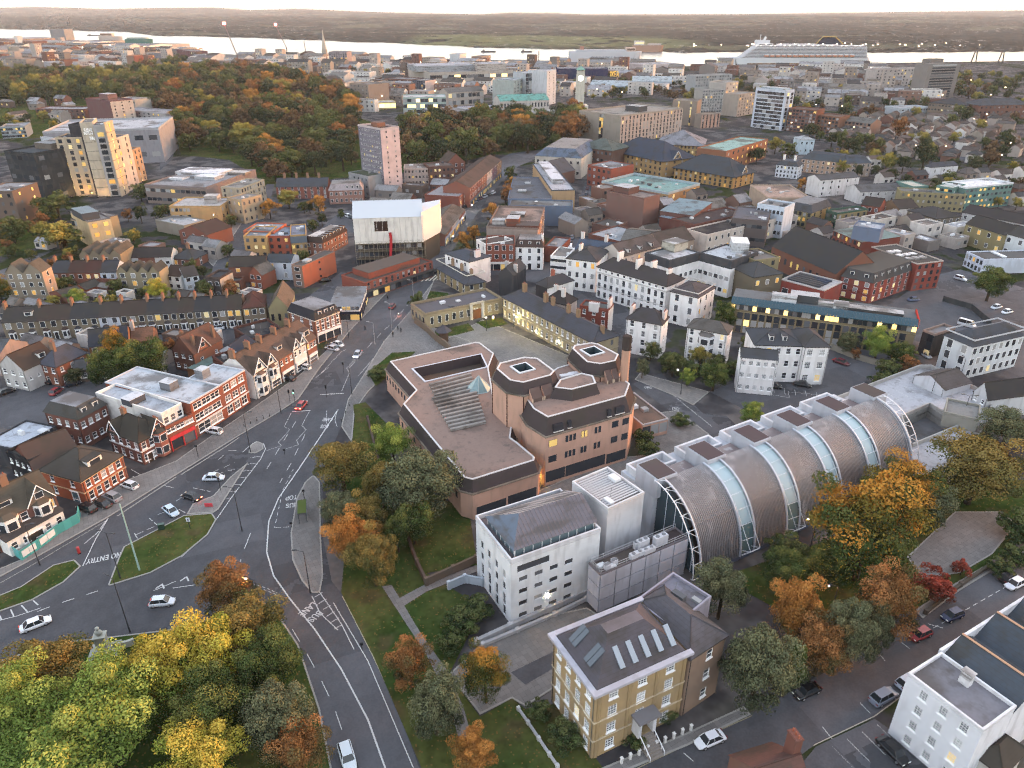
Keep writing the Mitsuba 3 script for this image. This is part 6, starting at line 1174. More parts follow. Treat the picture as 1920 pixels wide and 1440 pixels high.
for a, b in ((WP(.2, .2, hD), WP(.2, dp_ - .3, hD)), (WP(lp - .2, .2, hD), WP(lp - .2, dp_ - .3, hD)), (WP(.2, .2, hD), WP(lp - .2, .2, hD))):
 for z in (.6, 1.1): m.tube(a + (0, 0, z), b + (0, 0, z), .045, '#a9a9ad', 4)
 for k in range(8): p = a + (b - a) * k / 7; m.tube(p, p + (0, 0, 1.1), .04, '#a9a9ad', 4)
put('railing', m.ply('metal'), PANEL)
for x, y, w, d, h in ((.35, .55, 1.0, 2.2, 1.7), (.25, .5, .7, 1.2, 1.3), (.6, .72, 1, 2.6, 1.8), (.8, .42, .9, 2.6, 1.0), (.85, .55, .9, 2.4, 1.0), (.75, .1, .9, .9, 1.0), (.6, .2, .9, .9, .8)):
 m = MB(); o = WP(x * lp, y * dp_, hD - .03); m.box(o - up * w / 2 - vp * d / 2, up * w, vp * d, (0, 0, h), '#b4b5ba')
 for k in range(2): pc = o + vp * d * (k / 2 - .25) + (0, 0, h); m.tube(pc, pc + (0, 0, .12), min(w, d) * .34, '#6c6e74', 10)
 put('air_unit', m.ply('trim'), PANEL)
for x in (.3, .62):
 m = MB(); o = WP(x * lp, .04 * dp_ + (.08 * dp_ if x > .4 else 0), hD); m.box(o, up * .9, vp * 1.3, (0, 0, .3), '#c6ccd2'); put('roof_light', m.ply('glass'), PANEL)
# vault
b0, b1 = P(1306, 1080, 1.0), P(1702, 893, 1.0)
ax = (b1 - b0); LV = np.linalg.norm(ax[:2]); ax = np.array([*(ax[:2] / LV), 0]); side = np.array([ax[1], -ax[0], 0])     # side: towards the foot of the vault
zc = min(np.arange(8, 20, .1), key=lambda z: abs((P(1238, 900, z) - b0)[:2] @ ax[:2]))
WV = abs((P(1238, 900, zc) - b0)[:2] @ side[:2])
VAULT = thing('ribbed_vault_hall', 'long half barrel vault of brown ribbed metal with glazed strips and white arched frames', 'college hall')

def vp_(s, t, r=0.0):
 """A point of the vault: s metres along, t from 0 (crown) to 1 (foot), r proud of the skin."""
 a = t * math.pi / 2
 return b0 * [1, 1, 0] + ax * s - side * WV + side * (WV + r) * math.sin(a) + np.array([0, 0, 1.0 + (zc - 1.0 + r) * math.cos(a)])

footprints.append(Polygon([b0[:2], b1[:2], (b1 - side * (WV + 14))[:2], (b0 - side * (WV + 14))[:2]]))
NT = 22; bay = LV / 5; gl = 3.5
SKIN = '#6a696e'
for i in range(5):
 s0, s1 = i * bay + (gl * .5 if i else .5), (i + 1) * bay - (gl * .5 if i < 4 else 0)
 nr_ = 24
 m = MB()
 for j in range(nr_):
  a, b = s0 + (s1 - s0) * j / nr_, s0 + (s1 - s0) * (j + .72) / nr_; c_ = s0 + (s1 - s0) * (j + 1) / nr_
  for k in range(NT):
   t0, t1 = k / NT, (k + 1) / NT
   m.quad(vp_(a, t1, .12), vp_(b, t1, .12), vp_(b, t0, .12), vp_(a, t0, .12), SKIN)
   m.quad(vp_(b, t1), vp_(c_, t1), vp_(c_, t0), vp_(b, t0), '#4a494d')
   m.quad(vp_(b, t1, .12), vp_(b, t1), vp_(b, t0), vp_(b, t0, .12), SKIN)
 put('vault_bay', m.ply('vault_skin'), VAULT)
 for s in ((s0, s1)):
  m = MB()
  for k in range(NT): m.box(vp_(s, k / NT, .1) - ax * .15, vp_(s, (k + 1) / NT, .1) - vp_(s, k / NT, .1), ax * .3, vp_(s, k / NT, .35) - vp_(s, k / NT, .1), '#aab2c0')
  put('bay_edge', m.ply('metal'), VAULT)
for i in range(1, 5):
 s0, s1 = i * bay - gl * .5, i * bay + gl * .5
 for k in range(7):
  t0, t1 = k / 7, (k + 1) / 7; m = MB()
  for q_ in range(4):
   u0, u1 = t0 + (t1 - t0) * q_ / 4, t0 + (t1 - t0) * (q_ + 1) / 4
   m.quad(vp_(s0, u1, -.15), vp_(s1, u1, -.15), vp_(s1, u0, -.15), vp_(s0, u0, -.15), '#93a8b0' if k < 5 else '#4f6a70')
  put('strip_pane', m.ply('glass_pale' if k < 5 else 'glass'), VAULT)
  m = MB(); m.tube(vp_(s0, t1, -.05), vp_(s1, t1, .3), .07, '#c9cdd4', 4); put('strip_bar', m.ply('trim'), VAULT)

def truss(s, off, wide):
 m = MB(); pr = None; col = '#c6c9d0'
 for k in range(15):
  t = k / 14; p, q_ = vp_(s, t, off), vp_(s + wide, t, off)
  if pr is not None:
   m.tube(pr[0], p, .11, col, 5); m.tube(pr[1], q_, .11, col, 5)
   if k % 2: m.tube(pr[0], q_, .06, col, 4)
  if k % 2 == 0: m.tube(p, q_, .08, col, 4); m.tube(p, vp_(s, t, 0), .06, col, 4)
  pr = (p, q_)
 return m

for s, off, wide in ((-1.4, .5, 1.8), (LV - .2, .6, 2.2)):
 put('arch_frame', truss(s, off, wide).ply('trim'), VAULT)
for i in range(1, 5):
 m = MB(); col = '#c6c9d0'; s = i * bay
 f0 = vp_(s - .9, .62, 0); tip = vp_(s, 1, 2.0) + (0, 0, 2.2)
 for ds in (-1.2, 1.2):
  tp_ = vp_(s + ds, 1, 1.9) + (0, 0, 2.0); m.tube(vp_(s + ds, .5, .1), tp_, .06, col, 4); m.tube(tp_, vp_(s + ds, .95, 0), .06, col, 4); m.tube(tp_, vp_(s + ds, 1, .2), .05, col, 4)
 m.tube(vp_(s - 1.2, 1, 1.9) + (0, 0, 2.0), vp_(s + 1.2, 1, 1.9) + (0, 0, 2.0), .07, col, 4)
 put('foot_frame', m.ply('trim'), VAULT)
# glazed near end and blue foot wall
m = MB()
for k in range(14): m.quad(vp_(-.2, k / 14, -.3), vp_(-.2, (k + 1) / 14, -.3), [*vp_(-.2, (k + 1) / 14, -.3)[:2], 1], [*vp_(-.2, k / 14, -.3)[:2], 1], '#2e4048')
put('end_glazing', m.ply('glass'), VAULT)
m = MB()
for k in range(14): m.quad(vp_(LV, k / 14, -.3), vp_(LV, (k + 1) / 14, -.3), [*vp_(LV, (k + 1) / 14, -.3)[:2], 0], [*vp_(LV, k / 14, -.3)[:2], 0], '#7d8088')
m.quad(b0 - (0, 0, 1), b1 - (0, 0, 1), b1 + (0, 0, .3), b0 + (0, 0, .3), '#4a5a78'); put('end_wall', m.ply('wall'), VAULT)
for f in range(1, 6):
 m = MB(); a = vp_(-.25, f / 7, -.35); m.tube(a, [a[0], a[1], 1], .07, '#b6bcc4', 4); put('end_mullion', m.ply('trim'), VAULT)
# white service boxes along the crown, one per bay, with brown tops
cr0 = b0 * [1, 1, 0] - side * WV
m = MB(); m.box(cr0 - side * 9.5 + ax * -1 , ax * (LV + 1), side * 9.3, (0, 0, zc - 3.2), '#b6bac4'); put('spine', m.ply('wall'), VAULT)
for i in range(6):
 s = i * bay - 1.2
 m = MB(); o = cr0 + ax * s - side * 5.2 + (0, 0, zc - 3.3); m.box(o, ax * 4.6, side * 5.8, (0, 0, 4.0), '#a9adb8'); put('service_box', m.ply('wall'), VAULT)
 m = MB(); m.box(o + ax * .25 + side * .25 + (0, 0, 3.99), ax * 4.1, side * 5.3, (0, 0, .12), '#54474a'); put('service_box_top', m.ply('felt'), VAULT)
 if i < 5:
  m = MB(); o = cr0 + ax * (s + 5) - side * 4.6 + (0, 0, zc - 3.22); m.box(o, ax * (bay - 5.6), side * 4.4, (0, 0, 1.5), '#6a5a5c'); put('ribbed_gutter', m.ply('vault_skin'), VAULT)
  m = MB(); o = cr0 + ax * (s + 1) - side * 9.2 + (0, 0, zc - 3.21)
  for e_, f_, l_ in ((0, 0, 1), (0, 3.4, 1)): m.box(o + side * f_, ax * (bay - 3), side * .5, (0, 0, 1.5), '#c2c5cc')
  for t in (0, bay - 3.5): m.box(o + ax * t, ax * .5, side * 3.9, (0, 0, 1.49), '#c2c5cc')
  put('roof_frame', m.ply('wall'), VAULT)

# ---------------------------------------------------------------- yellow brick house
hY = top_from_base(1118, 1300, 1424)
YEL, WY, (ly, dy, *_) = bld('yellow_brick_house', 'tall yellow brick villa with slate mansard, white sashes and white porch steps', (1038, 1192), (1118, 1300), (1293, 1224), hY, roof='mansard', ins=4.4, rh=4.0, over=-.2, wall='#a3875a', rc='#55505a', parc='#6d646a',
 wins=[wn(0, 4, 4, 1.2, 2.0, 'g', m=.4), wn(1, 4, 3, 1.4, 1.8, 'g', m=.5)], bands=[(hY - .8, .5, '#bdbac0'), (hY * .55, .2, '#bfae8c'), (hY * .27, .2, '#bfae8c')], cat='villa')
m = MB()
o = WY(-.7, -.7, hY)
U, V = WY(1, 0, 0) - WY(0, 0, 0), WY(0, 1, 0) - WY(0, 0, 0)
for a, e, n_, l in ((WY(-.6, -.6, hY - .25), U, V, ly + 1.2), (WY(ly + .6, .2, hY - .25), V, -U, dy + .3), (WY(-.6, .2, hY - .25), V, U, dy + .3)): m.box(a, e * l, n_ * .8, (0, 0, .42), '#a9a8b4')
put('cornice', m.ply('wall'), YEL)
for face, ts in ((1, (.32, .46, .6, .74, .88)), (0, (.25, .33, .6, .68))):
 for t in ts:
  if face == 1: p0, sl = WY(ly - 1.0, t * dy, hY + 1.0), -U * 2.2 + np.array([0, 0, 1.78])
  else: p0, sl = WY(t * ly, 1.0, hY + 1.0), V * 2.2 + np.array([0, 0, 1.78])
  e = V if face == 1 else U; n_ = np.cross(e, sl); n_ /= np.linalg.norm(n_); n_ = n_ if n_[2] > 0 else -n_
  m = MB(); m.box(p0 - e * .38 - n_ * .1, e * .76, sl, n_ * .22, '#86919d' if face else '#4a525c'); put('skylight', m.ply('glass'), YEL)
for t in (.04, .36, .66, .97):
 m = MB(); m.box(WY(ly - .01, t * dy - .25, 0), V * .5, U * .12, (0, 0, hY - .8), '#9a7f54'); put('pilaster', m.ply('wall'), YEL)
m = MB(); m.box(WY(ly + .02, .44 * dy, 0), V * 2.6, U * 1.2, (0, 0, 2.0), '#9a7f54'); m.box(WY(ly + .02, .43 * dy, 2.0), V * .5, U * 1.5, (0, 0, 3.0), '#c6c6cc'); m.box(WY(ly + .02, .43 * dy + 2.4, 2.0), V * .5, U * 1.5, (0, 0, 3.0), '#c6c6cc')
m.box(WY(ly + .02, .43 * dy - .3, 5.0), V * 3.6, U * 1.9, (0, 0, .35), '#77757c'); put('porch', m.ply('wall'), YEL)
m = MB(); m.box(WY(ly + .03, .44 * dy + .55, 2.0), V * 1.5, U * .1, (0, 0, 2.6), '#3c3a40'); put('door', m.ply('trim'), YEL)
for i in range(8):
 m = MB(); m.box(WY(ly + 1.22 + i * .34, .46 * dy, 0), V * 2.2, U * .335, (0, 0, 1.9 - i * .24), '#8a8078'); put('step', m.ply('wall'), YEL)
for s_ in (0, 2.3):
 m = MB(); a = WY(ly + 1.2, .46 * dy + s_ - .1, 2.6); b = WY(ly + 4.0, .46 * dy + s_ - .1, .9); m.tube(a, b, .08, '#c9c9cc', 5)
 for k in range(5): p = a + (b - a) * k / 4; m.tube(p, p - (0, 0, .8), .05, '#c9c9cc', 4)
 put('stair_rail', m.ply('trim'), YEL)
bld('x', '', (1294, 1234), (1362, 1190), 12, hY - 1.2, key=YEL, roof='hip', rh=2.8, wall='#8f7562', rc='#5b5860', wins=[wn(0, 3, 1, 1.2, 1.7, 's', m=3, m1=2)])
bld('x', '', (1190, 1130), (1262, 1180), 9, hY - .6, key=YEL, wall='#8d8a98', rc='#74727e', par=.5, parc='#8d8a98', wins=())
for i in range(9):
 t = i / 8
 o = P(1165 + t * 130, 1432 - t * 62, 0)
 m = MB(); m.cbox(o, .3, .3, 1.1, '#c4c2c0', .4); m.cbox(o + (0, 0, 1.1), .4, .4, .12, '#cfcdca', .4); put('fence_post', m.ply('trim'), None, label='white railing post along the street in front of the yellow brick house', category='post', group='white posts before the yellow brick house')

# ---------------------------------------------------------------- white house at the lower right, behind it its slate roofs
hW = 11.2
a_, b_ = P(1702, 1266, hW), P(1842, 1374, hW)
bldw('white_street_house', 'white rendered end house with flat grey roof and paned windows at the lower right', a_, b_, 7.0, hW, wall='#d4d6de', rc='#77747c', par=.55, parc='#d2d3d8', wins=[wn(0, 4, 3, 1.1, 1.5, 'g', m=1.2, m1=.6, lit=.08)], clut=[(.45, .75, 1.3, 1.0, 2.0, '#c9c9cc', '#b9b9bc')], cat='house', key=None)
u_ = (b_ - a_)[:2] / np.linalg.norm((b_ - a_)[:2]); v_ = np.array([-u_[1], u_[0]]); L_ = float(np.linalg.norm((b_ - a_)[:2]))
for i, lab in enumerate(['slate roofed house directly behind the white end house', 'second slate roofed house with orange ridge up the white street row', 'third slate roofed house of the white row at the right edge', 'fourth slate roofed house of the white row at the right edge']):
 o = a_[:2] + v_ * (7.1 + i * 8.2)
 bldw('slate_street_house', lab, o, o + u_ * L_, 8.1, hW - 1.0, roof='gable', rh=2.6, wall='#d4d6de', rc='#46505c', wins=[wn(3, 3, 2, 1.1, 1.6, 'g')], cat='house', over=.05)
 m = MB(); m.box(np.array([*(o - u_ * .4), 0]), np.array([*(u_ * .4), 0]), np.array([*(v_ * 8.1), 0]), (0, 0, hW + .6), '#cfd0d6'); put('parapet_wall', m.ply('wall'), list(labels)[-1])
 m = MB(); r_ = o + v_ * 4.05; m.tube((*r_, hW + 1.68), (*(r_ + u_ * L_), hW + 1.68), .16, '#b98a6a', 6); put('ridge', m.ply('plain'), list(labels)[-1])
bld('tiled_outhouse', 'dark tiled hipped outhouse against the white end house', (1822, 1410), (1880, 1452), 6, 4.5, roof='hip', rh=2, wall='#b5b2ae', rc='#4b4640', cat='outhouse')
bld('red_tiled_house', 'red brown tiled roof with tall brick chimney at the bottom edge', (1450, 1545), (1535, 1516), 9, 5.5, roof='gable', rh=3.8, wall='#7a5546', rc='#6a4640', ch=[(.93, .6, 3.2, 1, 1.6)], chc='#74483c', cat='house')

# ---------------------------------------------------------------- courtyard range
hG = 4.6
GATE, WG, (lg, dg, *_) = bld('gatehouse_range', 'low yellow stone gatehouse range with orange lit archway and white pilasters', (797, 592), (942, 562), 11, hG, wall='#94866a', rc='#5d5a60', par=.8, parc='#8a7a5e', wins=[wn(0, 1, 10, 1.0, 2.2, 's', m=1, m1=1), wn(3, 1, 4, 1, 2, 'd')], cat='range')
gu, gv = WG(1, 0, 0) - WG(0, 0, 0), WG(0, 1, 0) - WG(0, 0, 0)
m = MB(); m.box(WG(lg * .56, -.2, 0), gu * .9, -gv * .4, (0, 0, hG + .6), '#c4bfb6'); m.box(WG(lg * .56 + 4.2, -.2, 0), gu * .9, -gv * .4, (0, 0, hG + .6), '#c4bfb6'); m.box(WG(lg * .56, -.2, hG + .6), gu * 5.1, -gv * .5, (0, 0, .6), '#b7ae9c'); put('portico', m.ply('wall'), GATE)
m = MB(); m.box(WG(lg * .56 + 1.0, -.02, 0), gu * 3.1, -gv * .08, (0, 0, 3.2), '#7a4a2c'); ak = put('archway', m.ply('wall'), GATE)
hR = top_from_base(942, 556, 595)
LONG, WL, (ll, dl, *_) = bld('courtyard_range', 'long two storey yellow stone range with slate roof facing the lamplit courtyard', (943, 557), (1112, 643), 9.5, hR, roof='hip', rh=2.6, hipl=3, wall='#948668', rc='#4a4b56', wins=[wn(0, 2, 18, 1.0, 1.9, 's', lit=.12), wn(1, 2, 2, 1, 1.6, 'd')], bands=[(hR - .4, .4, '#a3967a'), (hR * .5, .25, '#a3967a')],
 ch=[(.12, .5, 2.6, 1.4, 1), (.37, .5, 2.6, 1.4, 1), (.45, .5, 2.4), (.62, .5, 2.4), (.72, .5, 2.4), (.96, .5, 2.4)], chc='#8a6e50', cat='range', lit=.1)
m = MB(); c = P(832, 640, 0); m.cbox((c[0], c[1], 0), 2.2, 2.2, 3.2, '#5a4638', .5)
ap = np.array([c[0], c[1], 5.6]); rr = [np.array([c[0] + 2.6 * math.cos(t), c[1] + 2.6 * math.sin(t), 3.5]) for t in np.arange(6) * math.pi / 3]
pv = thing('timber_kiosk', 'small open kiosk with six sided grey roof beside the courtyard wall', 'kiosk'); put('post', m.ply('plain'), pv); m = MB()
for i in range(6): m.tri(rr[i], rr[(i + 1) % 6], ap, '#56525c')
put('roof', m.ply('roof_tile'), pv)
cw = MB(); pr = None
for t in ((778, 606), (800, 622), (818, 640), (836, 652), (845, 662)):
 p = P(*t)
 if pr is not None: d = (p - pr); n_ = np.array([-d[1], d[0], 0]) / np.linalg.norm(d); cw.box(pr - n_ * .25, d, n_ * .5, (0, 0, 2.2), '#6f6050')
 pr = p
put('courtyard_wall', cw.ply('wall'), None, label='curving old brick wall round the courtyard lawn', category='wall')

# ---------------------------------------------------------------- sheeted building
hS = top_from_base(790, 404, 494)
SHEET, WS, (ls, ds, *_) = bld('sheeted_building', 'large building wrapped in white sheeting above exposed scaffold storeys', (661, 409), (792, 405), (824, 389), hS, roof='gable', rh=5, wall='#d6d0c8', rc='#b9bec6', z0=hS * .47, cat='building', over=.2, rbs='plain')
bldw('x', '', WS(.8, .8, 0), WS(ls - .8, .8, 0), ds - 1.6, hS * .47, key=SHEET, wall='#5c4f44', rc='#4a443e', par=0, wins=[wn(0, 3, 12, 1.6, 1.6, 'd', lit=0), wn(1, 3, 6, 1.6, 1.6, 'd', lit=0)])
for z0_, z1_, c_, g_ in ((hS * .47, hS + 1.5, '#d6ccc4', 0), (0, hS * .47, '#5c4f44', .8)):
 m = MB(); pq = ccw([P(790, 405.5, hS), P(823, 389, hS), P(826, 381, hS), P(788, 388, hS)]); pq = grow(pq, -g_); m.prism([t[:2] for t in pq], z0_, z1_, c_, '#b9bec6'); put('wall', m.ply('plain'), SHEET)
su, sv = WS(1, 0, 0) - WS(0, 0, 0), WS(0, 1, 0) - WS(0, 0, 0)
for z in (.16, .32, .47):
 m = MB()
 for o, e, n_, l in ((WS(0, 0, 0), su, -sv, ls), (WS(ls, 0, 0), sv, su, ds)):
  m.box(o + (0, 0, hS * z - .2) - n_ * .8, e * l, n_ * 1.3, (0, 0, .12), '#6f6250'); m.box(o + (0, 0, hS * z + .9) + n_ * .45, e * l, n_ * .06, (0, 0, .06), '#8d8474')
 put('scaffold_deck', m.ply('plain'), SHEET)
for k in range(26):
 m = MB(); t = k / 25
 p = WS(ls * t / .62, -.5, 0) if t < .62 else WS(ls + .5, ds * (t - .62) / .38, 0); m.tube(p, p + (0, 0, hS * .5), .09, '#8d8474', 5); put('scaffold_pole', m.ply('metal'), SHEET)
m = MB(); m.box(WS(ls * .30, -.03, hS * .72), su * ls * .19, -sv * .04, (0, 0, hS * .2), '#3a2a24'); put('opening', m.ply('plain'), SHEET)
for k in range(11):
 m = MB(); m.box(WS(ls * (k + .97) / 12, -.04, hS * .47), su * .12, -sv * .06, (0, 0, hS * .5), '#c6c0b8'); put('sheet_seam', m.ply('plain'), SHEET)
ck = thing('rubble_chute', 'red rubble chute hanging down the front of the sheeted building', 'chute')
pts_ = [WS(ls * .52, -1.2, hS * .70), WS(ls * .525, -1.3, hS * .55), WS(ls * .515, -1.6, hS * .4), WS(ls * .5, -2.2, hS * .2)]
for a, b in zip(pts_[:-1], pts_[1:]): m = MB(); m.tube(a, b, .55, '#b01c26', 8); put('tube', m.ply('plain'), ck)
# ---------------------------------------------------------------- floodlit hotel
hw = '#b3a188'
hA = top_from_base(48, 303, 369)
HOT, *_ = bld('floodlit_hotel', 'stepped beige hotel with tall pale tower, lit from its foot by yellow floodlights', (48, 303), (103, 302), 16, hA, wall=hw, rc='#5a5a5e', par=.6, wins=[wn(0, 6, 4, 1.8, 1.9, 'd', lit=.14)], faces={3: '#6f6660'}, far=1, cat='hotel')
hB = top_from_base(102, 259, 366)
bld('x', '', (96, 262), (104, 261), 12, hB * .82, key=HOT, wall='#aeb4bc', rc='#5a5a5e', wins=[wn(0, 7, 1, 1.8, 1.9, 'd')], far=1, solid=False)
bld('x', '', (103, 260), (153, 259), 16, hB, key=HOT, wall=hw, rc='#4a4a4e', par=.6, wins=[wn(0, 10, 3, 1.8, 1.9, 'd', lit=.14)], far=1)
bld('x', '', (128, 236), (150, 236), 16, top_from_base(150, 236, 366), key=HOT, wall='#3d3d42', rc='#4a4a4e', solid=False)
hT = top_from_base(173, 231, 367)
_, WH, (lh, dh, *_) = bld('x', '', (149, 232), (173, 231), 18, hT, key=HOT, wall='#bcae98', rc='#7a7470', par=.6, far=1, bands=[(hT * k / 8, .2, '#8a8074') for k in range(1, 8)])
bld('x', '', (173.5, 236), (196, 235), 15, hT * .97, key=HOT, wall='#a3a0a0', rc='#5f5f62', par=.3, wins=[wn(0, 12, 1, 3, 2.2, 'd', lit=.2)], far=1)
bld('x', '', (196, 232), (211, 227), (218, 224), hT, key=HOT, wall='#bfa888', rc='#7a7470', par=.6, wins=[wn(0, 14, 1, 1.2, 2, 'd', lit=.5)], far=1, bands=[(hT * k / 8, .2, '#8a8074') for k in range(1, 8)])
bld('x', '', (213, 262), (241, 253), 14, top_from_base(241, 253, 349), key=HOT, wall='#b9aba0', rc='#5f5f62', par=.5, wins=[wn(0, 9, 2, 1.4, 1.8, 'd')], far=1)
bld('x', '', (242, 284), (263, 277), 14, top_from_base(263, 277, 337), key=HOT, wall='#ab8968', rc='#5f5f62', par=.5, wins=[wn(0, 6, 3, 1.3, 1.7, 'd')], far=1)
tm = meshkit.text_mesh('JURYS', 3.0, .3, bold=True); v = np.array(tm.vertices)
eH, nH = WH(1, 0, 0) - WH(0, 0, 0), WH(0, -1, 0) - WH(0, 0, 0)
m = MB(); m.add(WH(.8, 0, hT - 5.5) + np.outer(v[:, 0] * (lh - 1.6) / v[:, 0].max(), eH) + np.outer(v[:, 1], [0, 0, 1]) + np.outer(v[:, 2] + .05, nH), np.array(tm.faces), '#ffffff'); put('lettering', m.ply('plain'), HOT)
tm = meshkit.text_mesh('INN', 1.6, .3, bold=True); v = np.array(tm.vertices)
m = MB(); m.add(WH(lh * .5, 0, hT - 8.2) + np.outer(v[:, 0] * lh * .38 / v[:, 0].max(), eH) + np.outer(v[:, 1], [0, 0, 1]) + np.outer(v[:, 2] + .05, nH), np.array(tm.faces), '#ffffff'); put('lettering', m.ply('plain'), HOT)
FL = MB(); FLC = []
for x, y in ((66, 374), (80, 374), (95, 373), (112, 372), (136, 371), (150, 370), (164, 369), (184, 371), (200, 370), (225, 361), (240, 356), (252, 348), (268, 341)):
 o = P(x, y, 0); m = MB(); m.cbox((o[0], o[1], 0), .8, .5, .5, '#2b2b2b'); k = thing('floodlight', 'small yellow floodlight on the ground at the foot of the hotel', 'floodlight', 'floodlights at the foot of the hotel')
 put('housing', m.ply('plain'), k)
 m = MB(); m.quad(*(o + np.array(t) for t in ((-.4, -.25, .85), (.4, -.25, .85), (.4, .2, .55), (-.4, .2, .55))), '#ffffff'); put('lens', {**m.ply('plain'), 'emitter': glow(75, 42, 12, .25)}, k)
# ---------------------------------------------------------------- car park deck right of the vault
dk = [(1560, 752), (1722, 690), (1745, 690), (1862, 748), (1850, 800), (1735, 950), (1700, 880), (1640, 790)]
DZ = 3.4
DECK = thing('car_park_deck', 'grey concrete car park deck with marked bays and a sunken ramp beyond the vault', 'car park')
rp = [P(1690, 785, DZ), P(1742, 762, DZ), P(1800, 800, DZ), P(1708, 838, DZ)]
pg = Polygon([P(*t, DZ)[:2] for t in dk]).difference(Polygon([p[:2] for p in rp]))
m = MB(); v, f = trimesh.creation.triangulate_polygon(pg, engine='earcut'); m.add(np.column_stack([v, np.full(len(v), DZ)]), f, '#a3a5ab'); put('deck', m.ply('felt'), DECK)
m = MB(); m.poly(rp, .4, '#6c6d72'); rq = ccw(rp); m.loft(at_z(rq, .4)[::-1], at_z(rq, DZ)[::-1], '#8a8a88'); put('ramp', m.ply('felt'), DECK)
dw = ccw([P(*t, DZ) for t in dk])
footprints.append(Polygon([p[:2] for p in dw]))
for i in range(len(dw)):
 a, b = dw[i], dw[(i + 1) % len(dw)]; d = b - a; n_ = np.array([-d[1], d[0], 0]) / np.linalg.norm(d); m = MB()
 m.box(a * [1, 1, 0], d, n_ * .3, (0, 0, DZ + 1.0), '#9c9b98'); put('parapet', m.ply('wall'), DECK)
for a, b in zip(rq, rq[1:] + rq[:1]):
 d = b - a; n_ = np.array([-d[1], d[0], 0]) / np.linalg.norm(d); m = MB(); m.box(at_z([a], DZ - .02)[0], d, -n_ * .3, (0, 0, 1.0), '#a09f9c'); put('ramp_wall', m.ply('wall'), DECK)
for i in range(9):
 m = MB()
 for (x0, y0, x1, y1) in ((1600 + i * 16, 764 - i * 6.4, 1622 + i * 16, 775 - i * 6.2),):
  a, b = P(x0, y0, DZ), P(x1, y1, DZ); d = b - a; n_ = np.array([-d[1], d[0], 0]) / np.linalg.norm(d) * .06; m.quad(a - n_ + (0, 0, .02), b - n_ + (0, 0, .02), b + n_ + (0, 0, .02), a + n_ + (0, 0, .02), '#b9b9b6')
 put('bay_marking', m.ply('plain'), DECK)
sx = bld('stair_block', 'raw concrete stair block on the car park deck', (1770, 775), (1835, 790), 8, DZ + 3, wall='#8f8d84', rc='#7d7c7a', par=.5, z0=DZ - .2, cat='stair block')
# teal hoarding, pillars, rail walls
hb = thing('site_hoarding', 'turquoise site hoarding with white notice boards round the white shop front', 'hoarding')
hp = [P(*t) for t in ((12, 1030), (42, 1052), (75, 1030), (110, 1003), (150, 980), (152, 965))]
for a, b in zip(hp[:-1], hp[1:]):
 d = b - a; n = max(1, int(np.linalg.norm(d) / 1.2))
 for i in range(n):
  m = MB(); nn = np.array([d[1], -d[0], 0]) / np.linalg.norm(d); m.box(a + d * i / n, d * (.985 / n), -nn * .08, (0, 0, 2.2), '#2f9a98' if i % 2 else '#2c918f'); put('panel', m.ply('paint'), hb)
for k, (t0, l) in enumerate(((.1, 2.8), (.5, 2.8))):
 for sg in ((hp[1], hp[2]), (hp[2], hp[3])):
  d = sg[1] - sg[0]; e = d / np.linalg.norm(d); nn = np.array([e[1], -e[0], 0]); m = MB(); m.box(sg[0] + d * t0 + nn * .02 + (0, 0, .6), e * min(l, np.linalg.norm(d) * .38), nn * .03, (0, 0, 1.3), '#c6cccc'); put('notice', m.ply('trim'), hb)
